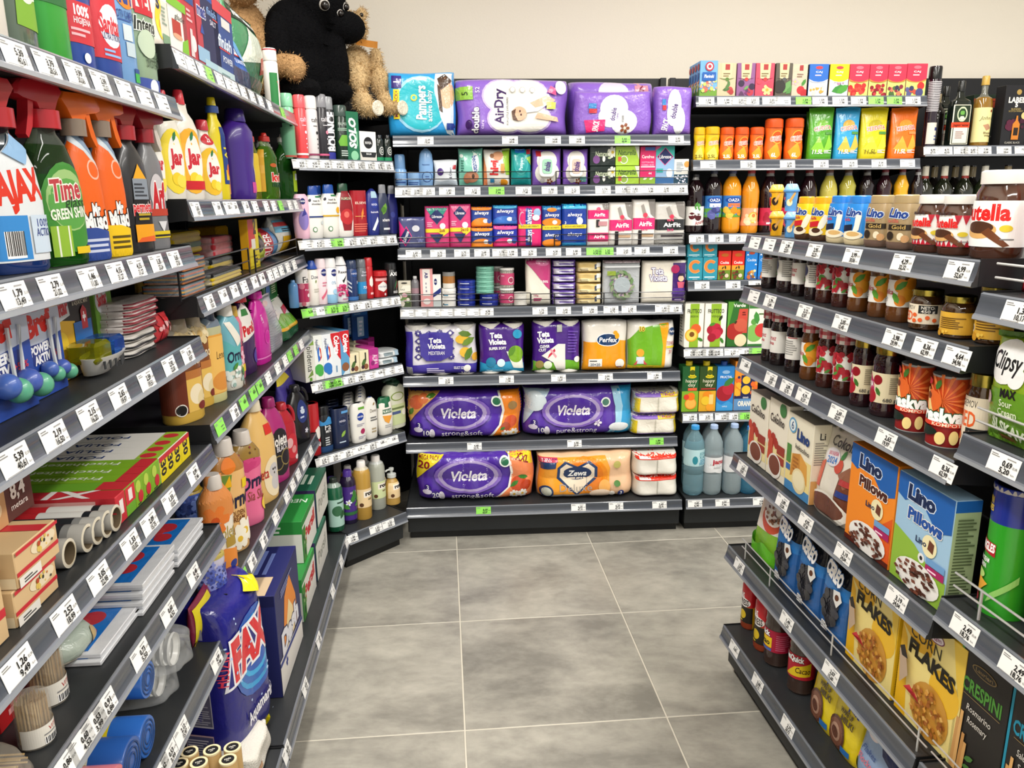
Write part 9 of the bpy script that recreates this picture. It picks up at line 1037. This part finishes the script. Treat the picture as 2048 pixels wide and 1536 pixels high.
blk = plush('plush_gorilla', 'big black plush ape with shiny eyes sitting on the corner shelving', (g.x, g.y, 1.8612), D.rz, [((-.02, .0, .13), (.17, .13, .15)), ((-.02, .0, .28), (.155, .12, .15)), ((.05, -.05, .4), (.13, .12, .12)), ((.14, -.11, .31), (.085, .085, .07)), ((-.15, -.05, .2), (.06, .06, .16)), ((.09, -.09, .16), (.06, .06, .16)), ((-.11, -.13, .05), (.07, .12, .055)), ((.03, -.14, .05), (.07, .12, .055))], '0b0b0d', .02, 5000, .009, ['0b0b0d', '121215'])
g, gz = pl_at(716, 100, .29)
tan = plush('plush_bear', 'beige plush bear with hanging feet beside the black ape', (g.x, g.y, 1.8612), D.rz, [((.0, .0, .17), (.075, .065, .11)), ((.01, .02, .33), (.07, .065, .075)), ((-.05, -.075, .12), (.04, .05, .07)), ((.06, -.075, .12), (.04, .05, .07)), ((-.055, -.1, .03), (.042, .05, .05)), ((.07, -.1, .04), (.042, .05, .05)), ((-.055, -.14, .0), (.043, .055, .035)), ((.075, -.14, .01), (.043, .055, .035)), ((.09, -.02, .2), (.03, .04, .075)), ((.05, .01, .39), (.03, .025, .03))], 'd0b284', .015, 11000, .012, ['d0b284', 'dcc094', 'c29f6c'], seed=2)
m = M(); m.rings([[(x, y, z) for x, y, z in q] for q in ([(-.05, -.07, .25), (.0, -.085, .245), (.06, -.07, .25)], [(-.05, -.074, .275), (.0, -.09, .27), (.06, -.074, .275)])], 'c8843a', (False, False), closed=False); m.build('ribbon', 'fa', tan)
for x, z in ((-.055, -.002), (.075, .008)): m = M(); m.lathe([(0, .03), (.004, .026)], 'e6dcc8', 14); o = m.build('foot_pad', 'fz', tan); o.location = (x, -.196, z); o.rotation_euler = (math.radians(90), 0, 0)
g, gz = pl_at(520, 60, .33)
brn = plush('plush_bear', 'brown plush bear half hidden behind the black ape', (g.x, g.y, 1.8612), D.rz, [((-.02, .03, .2), (.12, .09, .2)), ((-.02, .02, .52), (.13, .1, .12)), ((-.03, -.1, .4), (.06, .055, .055)), ((-.06, -.03, .38), (.07, .08, .05)), ((.03, -.12, .13), (.045, .08, .05)), ((.05, -.17, .12), (.05, .04, .055)), ((-.12, -.12, .06), (.06, .1, .05))], 'b08a5f', .018, 7000, .012, ['b08a5f', 'c09a6c', '9a764f'], seed=3)
eyes(blk, ((649, 10, 1.), (690, 14, .8), (680, 27, .75)), .017, 'b8b4ae'); eyes(tan, ((705, 30, 1.), (722, 31, 1.)), .008)
